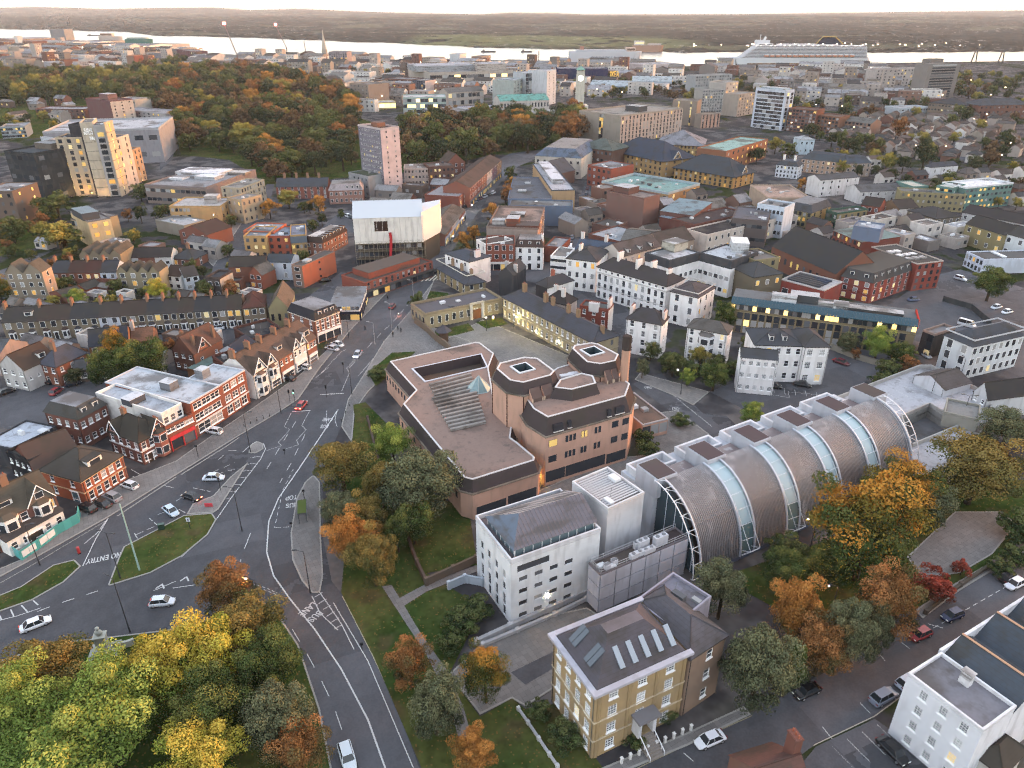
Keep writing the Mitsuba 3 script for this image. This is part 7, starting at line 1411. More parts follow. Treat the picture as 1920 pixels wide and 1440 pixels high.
# ---------------------------------------------------------------- farther town: landmarks
for nm, lab, a, b, c, base, kw in [
 ('glazed_library', 'broad glazed office with lit floors and flat white roof in the town centre', (755, 184), (836, 183), 30, 214, dict(em=1, wall='#8fa39c', rc='#a9aaac', wins=[wn(0, 3, 10, 6, 3, 'd', lit=.25)])),
 ('lit_pavilion', 'low pavilion with one long yellow lit glass wall', (678, 194), (742, 192), 20, 204, dict(em=1, wall='#c9b27a', rc='#a3a4a8', wins=[wn(0, 1, 6, 7, 4, 'd', lit=1)])),
 ('white_tech_block', 'white office block with a lit glazed stairwell above the park trees', (795, 205), (840, 215), (888, 208), 238, dict(em=1, wall='#a9abb4', rc='#7d7b7c', wins=[wn(1, 2, 6, 5, 3, 'd', lit=.45), wn(0, 3, 8, 1.6, 1.2, 'd')])),
 ('grey_hotel', 'grey hotel with square grid of dark windows behind the civic hall', (986, 138), (1025, 136), 24, 193, dict(wall='#a0a6ac', rc='#a4a8ac', wins=[wn(0, 8, 7, 4, 3.4, 'd', lit=.03)], cat='hotel')),
 ('green_lit_hotel', 'hotel wing with green lit shaft left of the grey window grid', (963, 152), (985, 147), 24, 193, dict(wall='#98a09e', rc='#a4a8ac', wins=[wn(0, 8, 4, 2.4, 2, 'd')], cat='hotel')),
 ('white_slab', 'blank white slab end of the hotel', (1026, 134), (1043, 132), 24, 194, dict(wall='#b8bac0', rc='#a4a8ac', wins=[wn(0, 12, 2, 1.2, 1.4, 'd')], cat='tower')),
 ('civic_hall', 'long civic hall with bright turquoise gable roof', (938, 190), (1030, 187), 26, 205, dict(roof='gable', rh=5, wall='#b3aca4', rc='#5fa39a', wins=[wn(0, 1, 16, 1.6, 4, 'd')], cat='hall')),
 ('civic_block', 'pale stone civic block below the turquoise roofed hall', (1000, 216), (1085, 212), 30, 230, dict(wall='#b9b4aa', rc='#9a9c9c', wins=[wn(0, 2, 14, 2, 2, 'd')])),
 ('civic_wing', 'white civic wing with violet lit front', (870, 207), (940, 203), 26, 214, dict(wall='#a9a4b4', rc='#8d8f94', wins=[wn(0, 2, 10, 2, 2, 'd')])),  # violet lighting put into the wall colour, no lamp there
 ('furniture_store', 'navy blue box shaped store with yellow lettering', (1045, 129), (1140, 129), (1170, 126), 156, dict(wall='#232a52', rc='#8f9094', par=.6, cat='store')),
 ('white_terminal', 'white ribbed terminal shed at the waterfront', (1176, 119), (1207, 122), (1242, 117), 140, dict(wall='#b3a9aa', rc='#9fa0a4', cat='shed')),
 ('retail_shed', 'pale blue retail shed with lit fronts behind the clock tower', (1105, 160), (1186, 162), 40, 174, dict(wall='#8fa4b8', rc='#a8b4bc', roof='gable', rh=5, wins=[wn(0, 1, 7, 7, 4, 'd', lit=.4)], cat='shed')),
 ('retail_shed', 'second pale blue retail shed toward the docks', (1185, 152), (1260, 153), 40, 168, dict(wall='#95a5b4', rc='#aab4ba', roof='gable', rh=5, wins=[wn(0, 1, 7, 7, 4, 'd', lit=.4)], cat='shed')),
 ('shopping_mall', 'wide shopping mall with curved grey roofs', (806, 138), (962, 134), 130, 162, dict(em=1, wall='#a39a90', rc='#85868c', par=1.5, wins=[wn(0, 2, 14, 8, 4, 'd', lit=.2)], clut=[(.3, .5, 90, 60, 7, '#8d9096', '#9b9da4'), (.8, .3, 40, 40, 9, '#a59c94', '#9b9da4')])),
 ('striped_flats', 'dark and white striped flats right of the mall road', (773, 151), (797, 152), (813, 149), 174, dict(wall='#4f5260', rc='#8d8a88', wins=[wn(0, 6, 6, 1.6, 2, 'd')], faces={1: '#c2aca4'}, cat='flats')),
 ('arched_office', 'pale office with a row of tall arched windows', (840, 174), (907, 170), 20, 196, dict(wall='#a3958c', rc='#6c6866', roof='gable', rh=4, wins=[wn(0, 2, 9, 4, 4, 'd')])),
 ('patchwork_tower', 'tower of flats with red, blue and white patchwork at the old town', (616, 98), (650, 98), (663, 96), 130, dict(wall='#8d8288', rc='#77767a', wins=[wn(0, 10, 8, 2.4, 2, 'd')], cat='tower')),
 ('brick_tower', 'narrow red brown tower block left of the old town', (236, 105), (250, 105), (263, 103), 137, dict(wall='#8a6a58', rc='#6c605c', faces={1: '#70403a'}, cat='tower')),
 ('grain_silo', 'grey grain silo tower standing at the docks', (92, 55), (119, 55), 60, 76, dict(wall='#77767a', rc='#7a7a7c', cat='silo')),
 ('white_striped_office', 'white office with banded end at the left of the old town', (93, 118), (121, 117), (131, 114), 143, dict(wall='#96959a', rc='#9b9b9e', wins=[wn(0, 4, 8, 3, 2, 'd'), wn(1, 6, 4, 4, 1.4, 'd')])),
 ('white_flats', 'small white tower of flats at the far left of the town', (145, 117), (166, 116), 16, 136, dict(wall='#a39d9e', rc='#9b9b9e', wins=[wn(0, 6, 5, 2, 1.6, 'd')], cat='flats')),
 ('white_flats', 'white tower of flats right of the red brown tower', (312, 113), (331, 112), 16, 134, dict(wall='#a49c9e', rc='#9b9b9e', wins=[wn(0, 6, 5, 2, 1.6, 'd')], cat='flats')),
 ('red_quay_flats', 'dark red stepped flats by the water', (331, 93), (360, 97), 30, 118, dict(wall='#6a4448', rc='#7d7a7c', wins=[wn(0, 8, 6, 2.4, 2, 'd')], cat='flats')),
 ('concrete_tower', 'tall grey concrete tower with horizontal window bands at the right', (1742, 121), (1802, 119), 18, 183, dict(wall='#77726f', rc='#77726f', wins=[wn(0, 13, 1, 38, 1.8, 'd', lit=0)], cat='tower')),
 ('concrete_shaft', 'grey windowless lift shaft beside the concrete tower', (1730, 111), (1745, 112), 20, 178, dict(wall='#736d6a', rc='#77726f', cat='tower')),
 ('grid_office', 'pale office with a lit grid of windows left of the concrete tower', (1645, 131), (1733, 128), 18, 163, dict(wall='#a09894', rc='#8f8a88', wins=[wn(0, 6, 14, 2.4, 2, 'd', lit=.1)])),
 ('banded_annexe', 'long low concrete annexe with dark bands below the concrete tower', (1650, 168), (1768, 174), 30, 192, dict(wall='#716b68', rc='#6f6a68', wins=[wn(0, 3, 1, 60, 1.5, 'd', lit=0)])),
 ('brown_college', 'brown brick college with dark hipped roof at the right', (1742, 193), (1815, 198), (1836, 191), 222, dict(roof='hip', rh=5, wall='#76685a', rc='#44444a', wins=[wn(0, 3, 12, 1.6, 1.4, 'd')], cat='college')),
 ('red_college', 'red brown college wing with two lamps at the right edge', (1838, 198), (1935, 196), 24, 222, dict(roof='hip', rh=5, wall='#6f4a40', rc='#4c4e55', wins=[wn(0, 3, 12, 1.6, 1.4, 'd')], cat='college')),
 ('white_blue_school', 'low white school with one blue entrance', (1686, 204), (1746, 202), 20, 215, dict(wall='#a8b0b8', rc='#8d9298', wins=[wn(0, 2, 12, 1.8, 1.4, 'd')], cat='school')),
 ('speckled_flats', 'tall flats with scattered black and white windows and a lit stair strip', (1318, 169), (1362, 168), 18, 216, dict(wall='#94908c', rc='#8a8886', wins=[wn(0, 9, 9, 1.8, 1.8, 's'), wn(1, 9, 3, 2, 1.8, 'd', lit=.8)], cat='flats')),
 ('speckled_flats', 'farther speckled flats with yellow lit top windows', (1362, 156), (1385, 153), 18, 212, dict(wall='#a09a94', rc='#8a8886', wins=[wn(0, 9, 4, 1.8, 1.8, 'd', lit=.35)], cat='flats')),
 ('speckled_flats', 'pale grey flats behind the speckled blocks', (1305, 143), (1373, 140), 18, 176, dict(wall='#8f9296', rc='#8a8886', wins=[wn(0, 7, 14, 1.8, 1.8, 'd')], cat='flats')),
 ('speckled_flats', 'shorter beige flats left of the white tower', (1386, 178), (1416, 174), 18, 214, dict(wall='#9c9084', rc='#8a8886', wins=[wn(0, 7, 6, 1.6, 1.8, 'd', lit=.15)], cat='flats')),
 ('beige_stepped_flats', 'taupe stepped flats with a lit stair slot right of the beige hotel', (1262, 189), (1308, 191), (1318, 187), 236, dict(wall='#85786c', rc='#7f7872', wins=[wn(0, 9, 2, 1.2, 2, 'd', lit=.6)], cat='flats')),
 ('beige_stepped_flats', 'pink ended lower block in front of the taupe stepped flats', (1303, 214), (1316, 216), (1343, 212), 241, dict(wall='#8a7c70', rc='#8a8078', faces={1: '#b58d78'}, wins=[wn(1, 6, 5, 1.4, 2.2, 'd')], cat='flats')),
 ('red_mansion_flats', 'red brick mansion flats with balconies right of the white tower', (1480, 204), (1532, 208), 18, 250, dict(wall='#70493d', rc='#6d5a52', wins=[wn(0, 7, 8, 2, 1.6, 'd', lit=.05)], cat='flats')),
 ('red_mansion_flats', 'stepped middle block of the red brick mansion flats', (1534, 217), (1574, 221), 18, 253, dict(wall='#75503f', rc='#6d5a52', wins=[wn(0, 5, 6, 2, 1.6, 'd', lit=.05)], cat='flats')),
 ('red_mansion_flats', 'pale ended right block of the red brick mansion flats', (1576, 226), (1634, 232), 18, 256, dict(wall='#85695a', rc='#6d6a68', wins=[wn(0, 4, 8, 2, 1.6, 'd')], roof='gable', rh=3, cat='flats')),
 ('white_grid_tower', 'white office tower with dark window grid', (1417, 169), (1475, 174), (1484, 172), 245, dict(wall='#b4bcca', rc='#a4b0bc', par=2, wins=[wn(0, 10, 7, 4.6, 2.2, 'd', m=2, lit=0), wn(1, 10, 2, 3, 2.4, 'd', lit=.3)], clut=[(.5, .5, 26, 8, 3, '#a4b4c0')], cat='tower', far=2)),
 ('beige_hotel', 'beige stone hotel with pink sunlit flank and narrow slot windows', (1086, 209), (1165, 219), (1256, 202), 270, dict(wall='#94897d', rc='#8d857e', par=1, faces={1: '#b39a8a'}, wins=[wn(0, 8, 2, 1.4, 2.4, 'd', m=26, m1=22, lit=.5), wn(1, 7, 18, 1.4, 2.2, 'd', lit=.06)], clut=[(.6, .5, 14, 10, 4, '#4a4c52')], cat='hotel', far=2)),  # low sun painted into the right flank as a pinker wall
 ('stone_slab_block', 'brown stone block with rooftop shed behind the slab tower', (655, 157), (690, 160), (708, 155), 200, dict(wall='#81756c', rc='#7a736e', wins=[wn(0, 6, 5, 1.4, 1.4, 'd')])),
 ('long_red_block', 'long dark red block with cream bands in the town centre', (722, 148), (772, 150), 30, 168, dict(wall='#6f4a44', rc='#85807e', wins=[wn(0, 3, 10, 3, 1.8, 'd')])),
 ('white_cinema', 'white slab beside the water with green sign', (862, 102), (874, 100), 20, 121, dict(wall='#b3b8bc', rc='#a4a8ac'))]:
 bld(nm, lab, a, b, c, -base, **dict(dict(far=2), **kw))
# clock tower
c = P(1086, 208, 0); CT = thing('clock_tower', 'slender white stone clock tower with pyramid top and glowing clock face', 'clock tower')
hct = top_from_base(1086, 124, 208); wq = 8.2
m = MB(); m.cbox((c[0], c[1], 0), wq * 2, wq * 2, hct * .14, '#c4beb0'); m.cbox((c[0], c[1], hct * .14), wq, wq, hct * .66, '#bdb7a8'); put('shaft', m.ply('wall'), CT)
m = MB(); m.cbox((c[0], c[1], hct * .8), wq * .9, wq * .9, hct * .1, '#b3ad9f')
for i in (-1, 0, 1):
 for j in (-1, 0, 1): m.cbox((c[0] + i * wq * .38, c[1] + j * wq * .38, hct * .8), wq * .14, wq * .14, hct * .12, '#c4beb0')
put('belfry', m.ply('wall'), CT)
m = MB(); s_ = wq * .55; m.loft([np.array([c[0] + a * s_, c[1] + b * s_, hct * .92]) for a, b in ((-1, -1), (1, -1), (1, 1), (-1, 1))], [np.array([c[0] + a * .4, c[1] + b * .4, hct]) for a, b in ((-1, -1), (1, -1), (1, 1), (-1, 1))], '#6f9a8a'); put('roof', m.ply('plain'), CT)
m = MB(); m.fan([np.array([c[0] + 2.6 * math.cos(t), c[1] - wq / 2 - .1, hct * .74 + 2.6 * math.sin(t)]) for t in np.arange(16) * math.pi / 8], '#ffffff'); put('clock_face', {**m.ply('plain'), 'emitter': glow(2.4, 2.3, 1.9)}, CT)
# lettering on the navy store
ka = [k for k in labels if k.startswith('furniture_store')][0]
hI = top_from_base(1140, 129, 156); pa, pb = P(1140, 129, hI), P(1170, 126, hI); e = (pb - pa); e[2] = 0; ln = np.linalg.norm(e); e /= ln; nn = np.array([e[1], -e[0], 0])
tm = meshkit.text_mesh('IKEA', 1, .2, bold=True); v = np.array(tm.vertices); v[:, 0] -= v[:, 0].min(); k_ = 26 / v[:, 0].max()
m = MB(); m.add(pa * [1, 1, 0] + nn * .5 + e * ln * .1 + (0, 0, hI - 12) + np.outer(v[:, 0] * k_, e) * min(1, ln * .8 / 26) + np.outer(v[:, 1] * 8, (0, 0, 1)) + np.outer(v[:, 2], nn), np.array(tm.faces), '#e8c81e'); put('lettering', m.ply('plain'), ka)
# ---------------------------------------------------------------- ships

def ship(name, label, x0, x1, yw, hull_h, beam, cols, decks, flip=False, cat='ship'):
 a, b = P(x0, yw, -1.6), P(x1, yw, -1.6); L = abs(b[0] - a[0]); o = (a + b) / 2; sgn = -1 if flip else 1
 k = thing(name, label, cat)
 def X(u, v, z): return np.array([o[0] + sgn * u * L / 2, o[1] + v * beam / 2, z - 1.6])
 st = [(-1, .7), (-.97, .95), (-.6, 1), (.5, 1), (.78, .75), (.93, .35), (1.0, .04)]
 m = MB()
 for (u0, w0), (u1, w1) in zip(st[:-1], st[1:]):
  for sd in (-1, 1): m.quad(X(u0 * (.97 if u0 > .5 else 1), sd * w0 * .9, 0), X(u1 * (.94 if u1 > .5 else 1), sd * w1 * .9, 0), X(u1, sd * w1, hull_h), X(u0, sd * w0, hull_h), cols[0])
  m.quad(X(u0, -w0, hull_h), X(u1, -w1, hull_h), X(u1, w1, hull_h), X(u0, w0, hull_h), cols[1])
 m.quad(X(-1, -.7, 0), X(-1, .7, 0), X(-1, .7, hull_h), X(-1, -.7, hull_h), cols[0]); put('hull', m.ply('plain'), k)
 for (u0, u1, z0, z1, w, col, band) in decks:
  m = MB(); pts = [X(u0, -w, 0), X(u1, -w * .85, 0), X(u1, w * .85, 0), X(u0, w, 0)]; pts = ccw(pts); m.prism([p[:2] for p in pts], z0 - 1.6, z1 - 1.6, col); put('deck', m.ply('plain'), k)
  if band:
   m = MB(); m.box(X(u0 + .01, -w, 0) * [1, 1, 0] + (0, -.4, z0 + (z1 - z0) * .3 - 1.6), X(u1 - .02, -w * .86, 0) * [1, 1, 0] - X(u0 + .01, -w, 0) * [1, 1, 0], (0, .3, 0), (0, 0, (z1 - z0) * .45), band); put('window_band', m.ply('glass'), k)
 return k, X, L

DK = [(-.96 + .004 * i, .70 - .022 * i, 12 + 2.45 * i, 12 + 2.45 * (i + 1), .98 - .01 * i, '#b3b4b8', '#5c6068') for i in range(9)] + [(-.55, .2, 34, 37, .8, '#c4c4c8', '#4a4c52'), (.3, .5, 34, 38, .7, '#c4c4c8', '#4a4c52')]
CR, CX, CL_ = ship('cruise_ship', 'huge white cruise ship with many balcony decks moored at the terminal', 1342, 1622, 121, 13, 36, ('#bcc0c4', '#b3b4b8'), DK, flip=True)
m = MB(); pts = [CX(-.62, -.25, 36), CX(-.3, -.25, 36), CX(-.36, -.25, 49), CX(-.52, -.25, 49)]; qts = [p + (0, 9, 0) for p in pts]; m.fan(pts, '#2c3040'); m.loft(pts, qts, '#2c3040'); put('funnel', m.ply('plain'), CR)
m = MB()
for i in range(26):
 c = CX(-.9 + i * .062, -1.0, 34 + (3 if i % 3 == 0 else 0)); m.cbox(c, 1.6, 1.6, 1.2, '#ffffff')
put('deck_lamp', {**m.ply('plain'), 'emitter': glow(2.2, 1.9, 1.5)}, CR, kind='stuff')
for i in range(16):
 m = MB(); m.cbox(CX(-.75 + i * .075, -1.02, 15), 8, 3, 2.6, '#b56a3c'); m.cbox(CX(-.75 + i * .075, -1.02, 17.6), 7, 2.4, 1.2, '#c4c6ca'); put('lifeboat', m.ply('plain'), CR)
m = MB(); m.cbox(CX(.42, 0, 36), 26, 14, 8, '#b9bbc0'); m.tube(CX(.45, 0, 43), CX(.45, 0, 54), .8, '#b9bbc0', 5); m.tube(CX(.40, 0, 43), CX(.38, 0, 50), 2.2, '#c4c6ca', 8); put('bridge_mast', m.ply('plain'), CR)
m = MB(); m.tube(CX(-.64, -.3, 37), CX(-.52, -.3, 50), 1.0, '#a88a3c', 5); m.tube(CX(-.52, -.3, 50), CX(-.36, -.3, 50), 1.0, '#a88a3c', 5); m.tube(CX(-.36, -.3, 50), CX(-.28, -.3, 37), 1.0, '#a88a3c', 5); put('funnel_edge', m.ply('plain'), CR)
GS, GX, GL = ship('car_carrier', 'white boxy car carrier with large lettering along its side', 1066, 1202, 121, 24, 30, ('#b3b6bc', '#a8aab0'), [(-.8, .55, 24, 27, .9, '#a8aab0', None), (.56, .8, 24, 31, .8, '#b9a090', '#5c4a44'), (-.7, -.6, 27, 33, .4, '#9a6a58', None)])
tm = meshkit.text_mesh('GRIMALDI  LINES', 6.0, .2, bold=True); v = np.array(tm.vertices); v[:, 0] -= v[:, 0].mean(); m = MB(); c = GX(-.02, -1.02, 9); m.add(c + np.outer(v[:, 0] * min(1.5, 66 / (v[:, 0].max() * 2 + .1)), (1, 0, 0)) + np.outer(v[:, 1], (0, 0, 1)) + np.outer(v[:, 2], (0, -1, 0)), np.array(tm.faces), '#4a5468'); put('lettering', m.ply('plain'), GS)
ship('cargo_ship', 'lit cargo ship with orange hull near the far shore', 1186, 1243, 97, 16, 26, ('#94705c', '#8a8078'), [(-.9, -.3, 16, 26, .8, '#b9b0a8', '#ffdf9a'), (.0, .8, 16, 20, .8, '#a39890', None)])  # lamplight put into the yellow of the window band
ship('green_ship', 'teal green ship at the left dock', 240, 289, 88, 22, 30, ('#2f6a62', '#4a7a74'), [(-.8, .6, 22, 26, .8, '#7d8f8c', None)])
ship('white_ship', 'white and orange ship lit by lamps at the left dock', 190, 232, 80, 20, 28, ('#a89c94', '#8a8078'), [(-.8, .2, 20, 30, .8, '#b9a99c', '#6a4a3a')])
for x0, x1, y, lab_ in ((902, 930, 98, 'long dark barge lying in mid river'), (977, 998, 98, 'dark barge left of the white car carrier'), (888, 906, 89, 'small barge near the far river bank'), (164, 188, 67, 'small dark boat beyond the grain silo')): ship('barge', lab_, x0, x1, y, 3, 8, ('#4c4a4c', '#57534f'), [(-.8, -.5, 3, 6, .7, '#6a6664', None)], cat='barge')
# cranes with warning lamps, spire
for x0, y0, x1, y1, lab in ((449, 133, 434, 50, 'thin crane with red lamp left of the church spire'), (540, 112, 525, 51, 'second thin crane with red lamp over the old town'), (574, 105, 573, 78, 'slender pale mast by the river'), (1010, 120, 1010, 96, 'tall dock mast near the car carrier')):
 k = thing('crane', lab, 'crane'); o = P(x0, y0, 0); dd = o[1]; tip = o + np.array([(x1 - x0) * dd / 1528, 0, (y0 - y1) * dd / 1528 * .97]); mid = o + (0, 0, (tip[2]) * .35)
 m = MB(); m.tube(o, mid, 1.1, '#6a5a58', 4); put('mast', m.ply('plain'), k); m = MB(); m.tube(mid, tip, .8, '#77696a', 4); put('jib', m.ply('plain'), k)
 if y1 < 60: m = MB(); m.cbox(tip, 4, 4, 4, '#ff4040'); put('lamp', {**m.ply('plain'), 'emitter': glow(12, 1.2, .8)}, k)
k = thing('church', 'church with tall pale spire in the old town', 'church'); o = P(611, 120, 0); m = MB(); m.cbox(o, 9, 9, 26, '#94897e'); put('tower', m.ply('plain'), k); m = MB(); m.tube(o + (0, 0, 26), o + (0, 0, 60), 4.5, '#a89d90', 8, .2); put('spire', m.ply('plain'), k)
m = MB(); m.cbox(o + (-14, 6, 0), 26, 12, 12, '#7d746a'); put('nave', m.ply('plain'), k)
tb = bld('cruise_terminal', 'dark cruise terminal with orange glowing roof in front of the cruise ship', (1410, 121), (1530, 121), 30, 8, wall='#5c4a3c', rc='#8a6a44', wins=[wn(0, 1, 8, 12, 4, 'd', lit=.8)], far=2, cat='terminal')  # orange lamplight put into the roof colour, the roof emits nothing
for x0, x1, y, c_ in ((1825, 1832, 118, '#4c4a4c'), (1875, 1884, 119, '#4c4a4c')):
 k = thing('dock_crane', 'tall dark dock crane at the right river bank' if x0 < 1850 else 'second dark dock crane at the right river bank', 'crane'); o = P(x0, y, 0); m = MB()
 for dx in (-5, 5): m.tube(o + (dx, 0, 0), o + (dx * .3, 0, 24), 1.2, c_, 5)
 m.tube(o + (0, 0, 22), o + (14, 0, 30), 1.0, c_, 5); put('frame', m.ply('plain'), k)
# ---------------------------------------------------------------- the rest of the town
rf = random.Random(5)
WCOL = ['#c4bfba', '#b9b4ae', '#c9c6c2', '#8a7d72', '#6f4a40', '#7a5a4c', '#a59c94', '#b3aeaa', '#77706c', '#94897e', '#5f4f48', '#a0948c']
RCOL = ['#6f6a6c', '#57504e', '#8a888c', '#4a4648', '#7d7672', '#9a9aa0']

WNAME = ['white', 'off white', 'bright white', 'tan', 'red brick', 'brown', 'pale grey', 'cream', 'drab grey', 'buff', 'dark brown', 'stone coloured']

def town(zone, n, size, hts, name, noun, kinds=('flat', 'gable'), lit=.06, gap=1.6, cat='building', ang=(-.35,), far=2, rcs=None):
 pz = Polygon(zone); x0, y0, x1, y1 = pz.bounds; done = tries = 0
 while done < n and tries < n * 60:
  tries += 1
  x, y = rf.uniform(x0, x1), y0 + (y1 - y0) * rf.random() ** .8
  if not pz.contains(Point(x, y)): continue
  o = P(x, y)[:2]; d = o[1]
  f_ = max(1, d / 900) if far == 2 else 1
  L, D = rf.uniform(*size) * f_, rf.uniform(*size) * f_ * .7; a = rf.choice(ang) + rf.uniform(-.06, .06) + rf.choice((0, math.pi / 2)) * (rf.random() < .35)
  u = np.array([math.cos(a), math.sin(a)]); v = np.array([-u[1], u[0]])
  if occupied(Polygon([o, o + u * L, o + u * L + v * D, o + v * D]).buffer(gap)): continue
  rt = rf.choice(kinds); h = rf.uniform(*hts); wi = rf.randrange(len(WCOL)); big = 'broad' if L > 1.25 * np.mean(size) * f_ else 'small'
  if far == 2 and size[0] > 10 and rf.random() < .07: h, rt, L, D, big = h + rf.uniform(8, 18), 'flat', 15, 13, 'tower like'
  lab = f"{big} {WNAME[wi]} {dict(flat='flat', gable='gable', hip='hip')[rt]} roofed {noun}, {['left', 'middle', 'right'][min(2, int(3 * (x - x0) / (x1 - x0)))]} part"
  bldw(name, lab, o, o + u * L, D, h, roof=rt, rh=min(D * .3, 4) if rt != 'flat' else 0, wall=WCOL[wi], rc=rf.choice(rcs or RCOL), wins=[wn(0, max(1, int(h / 3.2)), max(2, int(L / 5)), 1.8, 1.5, 'd')], far=far, lit=lit, cat=cat, group=lab, par=.5)
  done += 1

town([(0, 88), (300, 104), (330, 118), (620, 118), (640, 140), (330, 138), (0, 128)], 190, (11, 30), (8, 19), 'town_building', 'building between the park and the docks', lit=.14)
town([(600, 112), (1060, 122), (1250, 128), (1260, 175), (1060, 185), (960, 175), (760, 190), (680, 215), (640, 200), (600, 140)], 190, (11, 28), (6, 14), 'centre_building', 'building of the distant town centre', lit=.12)
town([(1255, 128), (1640, 130), (1640, 160), (1760, 195), (1640, 205), (1490, 195), (1400, 150), (1300, 135)], 120, (11, 28), (6, 14), 'station_building', 'building between the grid tower and the river', lit=.1)
town([(20, 78), (160, 80), (235, 88), (300, 96), (140, 100), (0, 95)], 22, (30, 70), (5, 10), 'dock_shed', 'dock shed left of the river', kinds=('gable', 'flat'), lit=.25, cat='shed')
town([(1640, 205), (1740, 225), (1900, 225), (1920, 300), (1840, 310), (1700, 300), (1640, 280), (1560, 262)], 110, (8, 13), (4.5, 6), 'suburban_house', 'house in the streets beyond the white villas', rcs=['#4a4546', '#564c4a', '#45464b', '#605856', '#6a5a54'], kinds=('gable', 'hip'), gap=.8, cat='house', ang=(.9,))
town([(1560, 300), (1740, 330), (1920, 340), (1920, 395), (1800, 400), (1700, 380), (1620, 330)], 22, (7, 10), (5, 6.5), 'suburban_house', 'house near the turquoise flats', rcs=['#4a4546', '#564c4a', '#45464b', '#605856', '#6a5a54'], kinds=('gable', 'hip'), gap=.8, cat='house', ang=(.3,))
town([(0, 200), (60, 190), (200, 215), (80, 235), (0, 235)], 8, (9, 16), (5, 8), 'park_edge_house', 'house at the left park edge', kinds=('gable', 'hip'), lit=.4, cat='house')
town([(1100, 380), (1300, 390), (1620, 420), (1800, 430), (1800, 470), (1640, 480), (1440, 450), (1240, 450), (1100, 450)], 80, (7, 14), (4, 8), 'market_building', 'building in the crowded market quarter', gap=.8, far=1, lit=.15, ang=(.5,))
town([(640, 440), (700, 420), (800, 400), (860, 340), (760, 340), (640, 390)], 8, (8, 13), (3.5, 6), 'yard_building', 'rear building by the car yard', gap=1, far=1)
town([(0, 560), (100, 545), (460, 545), (470, 575), (0, 600)], 16, (4, 7), (2.6, 4.2), 'garden_shed', 'outbuilding behind the dark terrace', gap=.6, far=1, lit=0, cat='shed')
town([(0, 640), (300, 640), (420, 650), (460, 690), (200, 720), (60, 740), (0, 720)], 9, (4, 8), (2.6, 4.5), 'yard_outbuilding', 'outbuilding in the yards behind the roadside shops', gap=1, far=1, lit=0, cat='shed')
town([(0, 440), (470, 470), (600, 500), (470, 505), (0, 490)], 8, (6, 10), (3, 5.5), 'back_house', 'building between the back houses', gap=.8, far=1, cat='house')
# ---------------------------------------------------------------- vehicles

def car_parts(kind='saloon', col='#c9ccd0'):
 """Body, glasshouse, wheels and lamps of a car 4.4 m long heading along +x."""
 S = {'saloon': (4.5, 1.8, .78, 1.43, -.95, .7, -1.65, 1.25), 'hatch': (4.0, 1.75, .85, 1.5, -1.35, .55, -1.85, 1.2), 'suv': (4.6, 1.9, 1.0, 1.68, -1.6, .65, -2.05, 1.15), 'van': (5.2, 2.0, 1.15, 2.2, -2.45, 1.3, -2.55, 1.9)}[kind]
 L, W_, zb, zt, c0, c1, g0, g1 = S
 m = MB(); st = [(-L / 2, .72, .45), (-L / 2 + .15, .9, zb - .06), (g0, .97, zb), (0, 1.0, zb), (g1, .98, zb - .02), (L / 2 - .45, .9, zb - .17), (L / 2 - .1, .78, zb - .32), (L / 2, .62, .42)]
 rings = []
 for x, w, z in st: h = W_ / 2 * w; rings.append([np.array(t) for t in ((x, -h * .9, .22), (x, -h, .45), (x, -h * .97, z - .08), (x, -h * .86, z), (x, h * .86, z), (x, h * .97, z - .08), (x, h, .45), (x, h * .9, .22))])
 for a, b in zip(rings[:-1], rings[1:]): m.loft(b, a, col)
 m.fan(rings[0], col); m.fan(rings[-1][::-1], col)
 h0, h1 = W_ / 2 * .86, W_ / 2 * .68
 m.quad((c0, -h1, zt), (c1, -h1, zt), (c1, h1, zt), (c0, h1, zt), col)
 m.quad((c0, -h1, zt), (c0, -h1, zt - .07), (c1, -h1, zt - .07), (c1, -h1, zt), col); m.quad((c0, h1, zt - .07), (c0, h1, zt), (c1, h1, zt), (c1, h1, zt - .07), col)
 for sd in (-1, 1):
  for xa, xb in ((c0, g0), (c1, g1), (-.12, -.12)): m.tube((xa, sd * (h1 + .01), zt - .03), (xb, sd * (h0 + .01), zb), .045, col, 4)
 body = m.ply('paint', smooth=False)
 m = MB(); A = [np.array(t) for t in ((g0, -h0, zb - .01), (g1, -h0, zb - .01), (g1, h0, zb - .01), (g0, h0, zb - .01))]; B = [np.array(t) for t in ((c0, -h1, zt - .02), (c1, -h1, zt - .02), (c1, h1, zt - .02), (c0, h1, zt - .02))]
 m.loft(A, B, (.02, .024, .03)); glass = m.ply('glass')
 m = MB(); m.tube((0, -.11, 0), (0, .11, 0), .32, (.02, .02, .02), 12); m.tube((0, -.12, 0), (0, .12, 0), .19, (.3, .3, .32), 10); wheel = m.ply('plain')
 m = MB(); m.box((-.03, -.2, 0), (.06, 0, 0), (0, .4, 0), (0, 0, .14), '#e8e8e0'); lamp = m.ply('paint')
 m = MB(); m.box((-.03, -.2, 0), (.06, 0, 0), (0, .4, 0), (0, 0, .14), '#7a1414'); tail = m.ply('paint')
 m = MB(); m.box((-.03, -.25, 0), (.06, 0, 0), (0, .5, 0), (0, 0, .18), (.95, .04, .02)); tail_glow_paint = m.ply('paint')  # glow of a lit tail lamp put into brighter red paint
 return dict(tail_glow_paint=tail_glow_paint, body=body, glass=glass, wheel=wheel, lamp=lamp, tail=tail, L=L, W=W_, zb=zb)

cars = {}
far_labels = {}

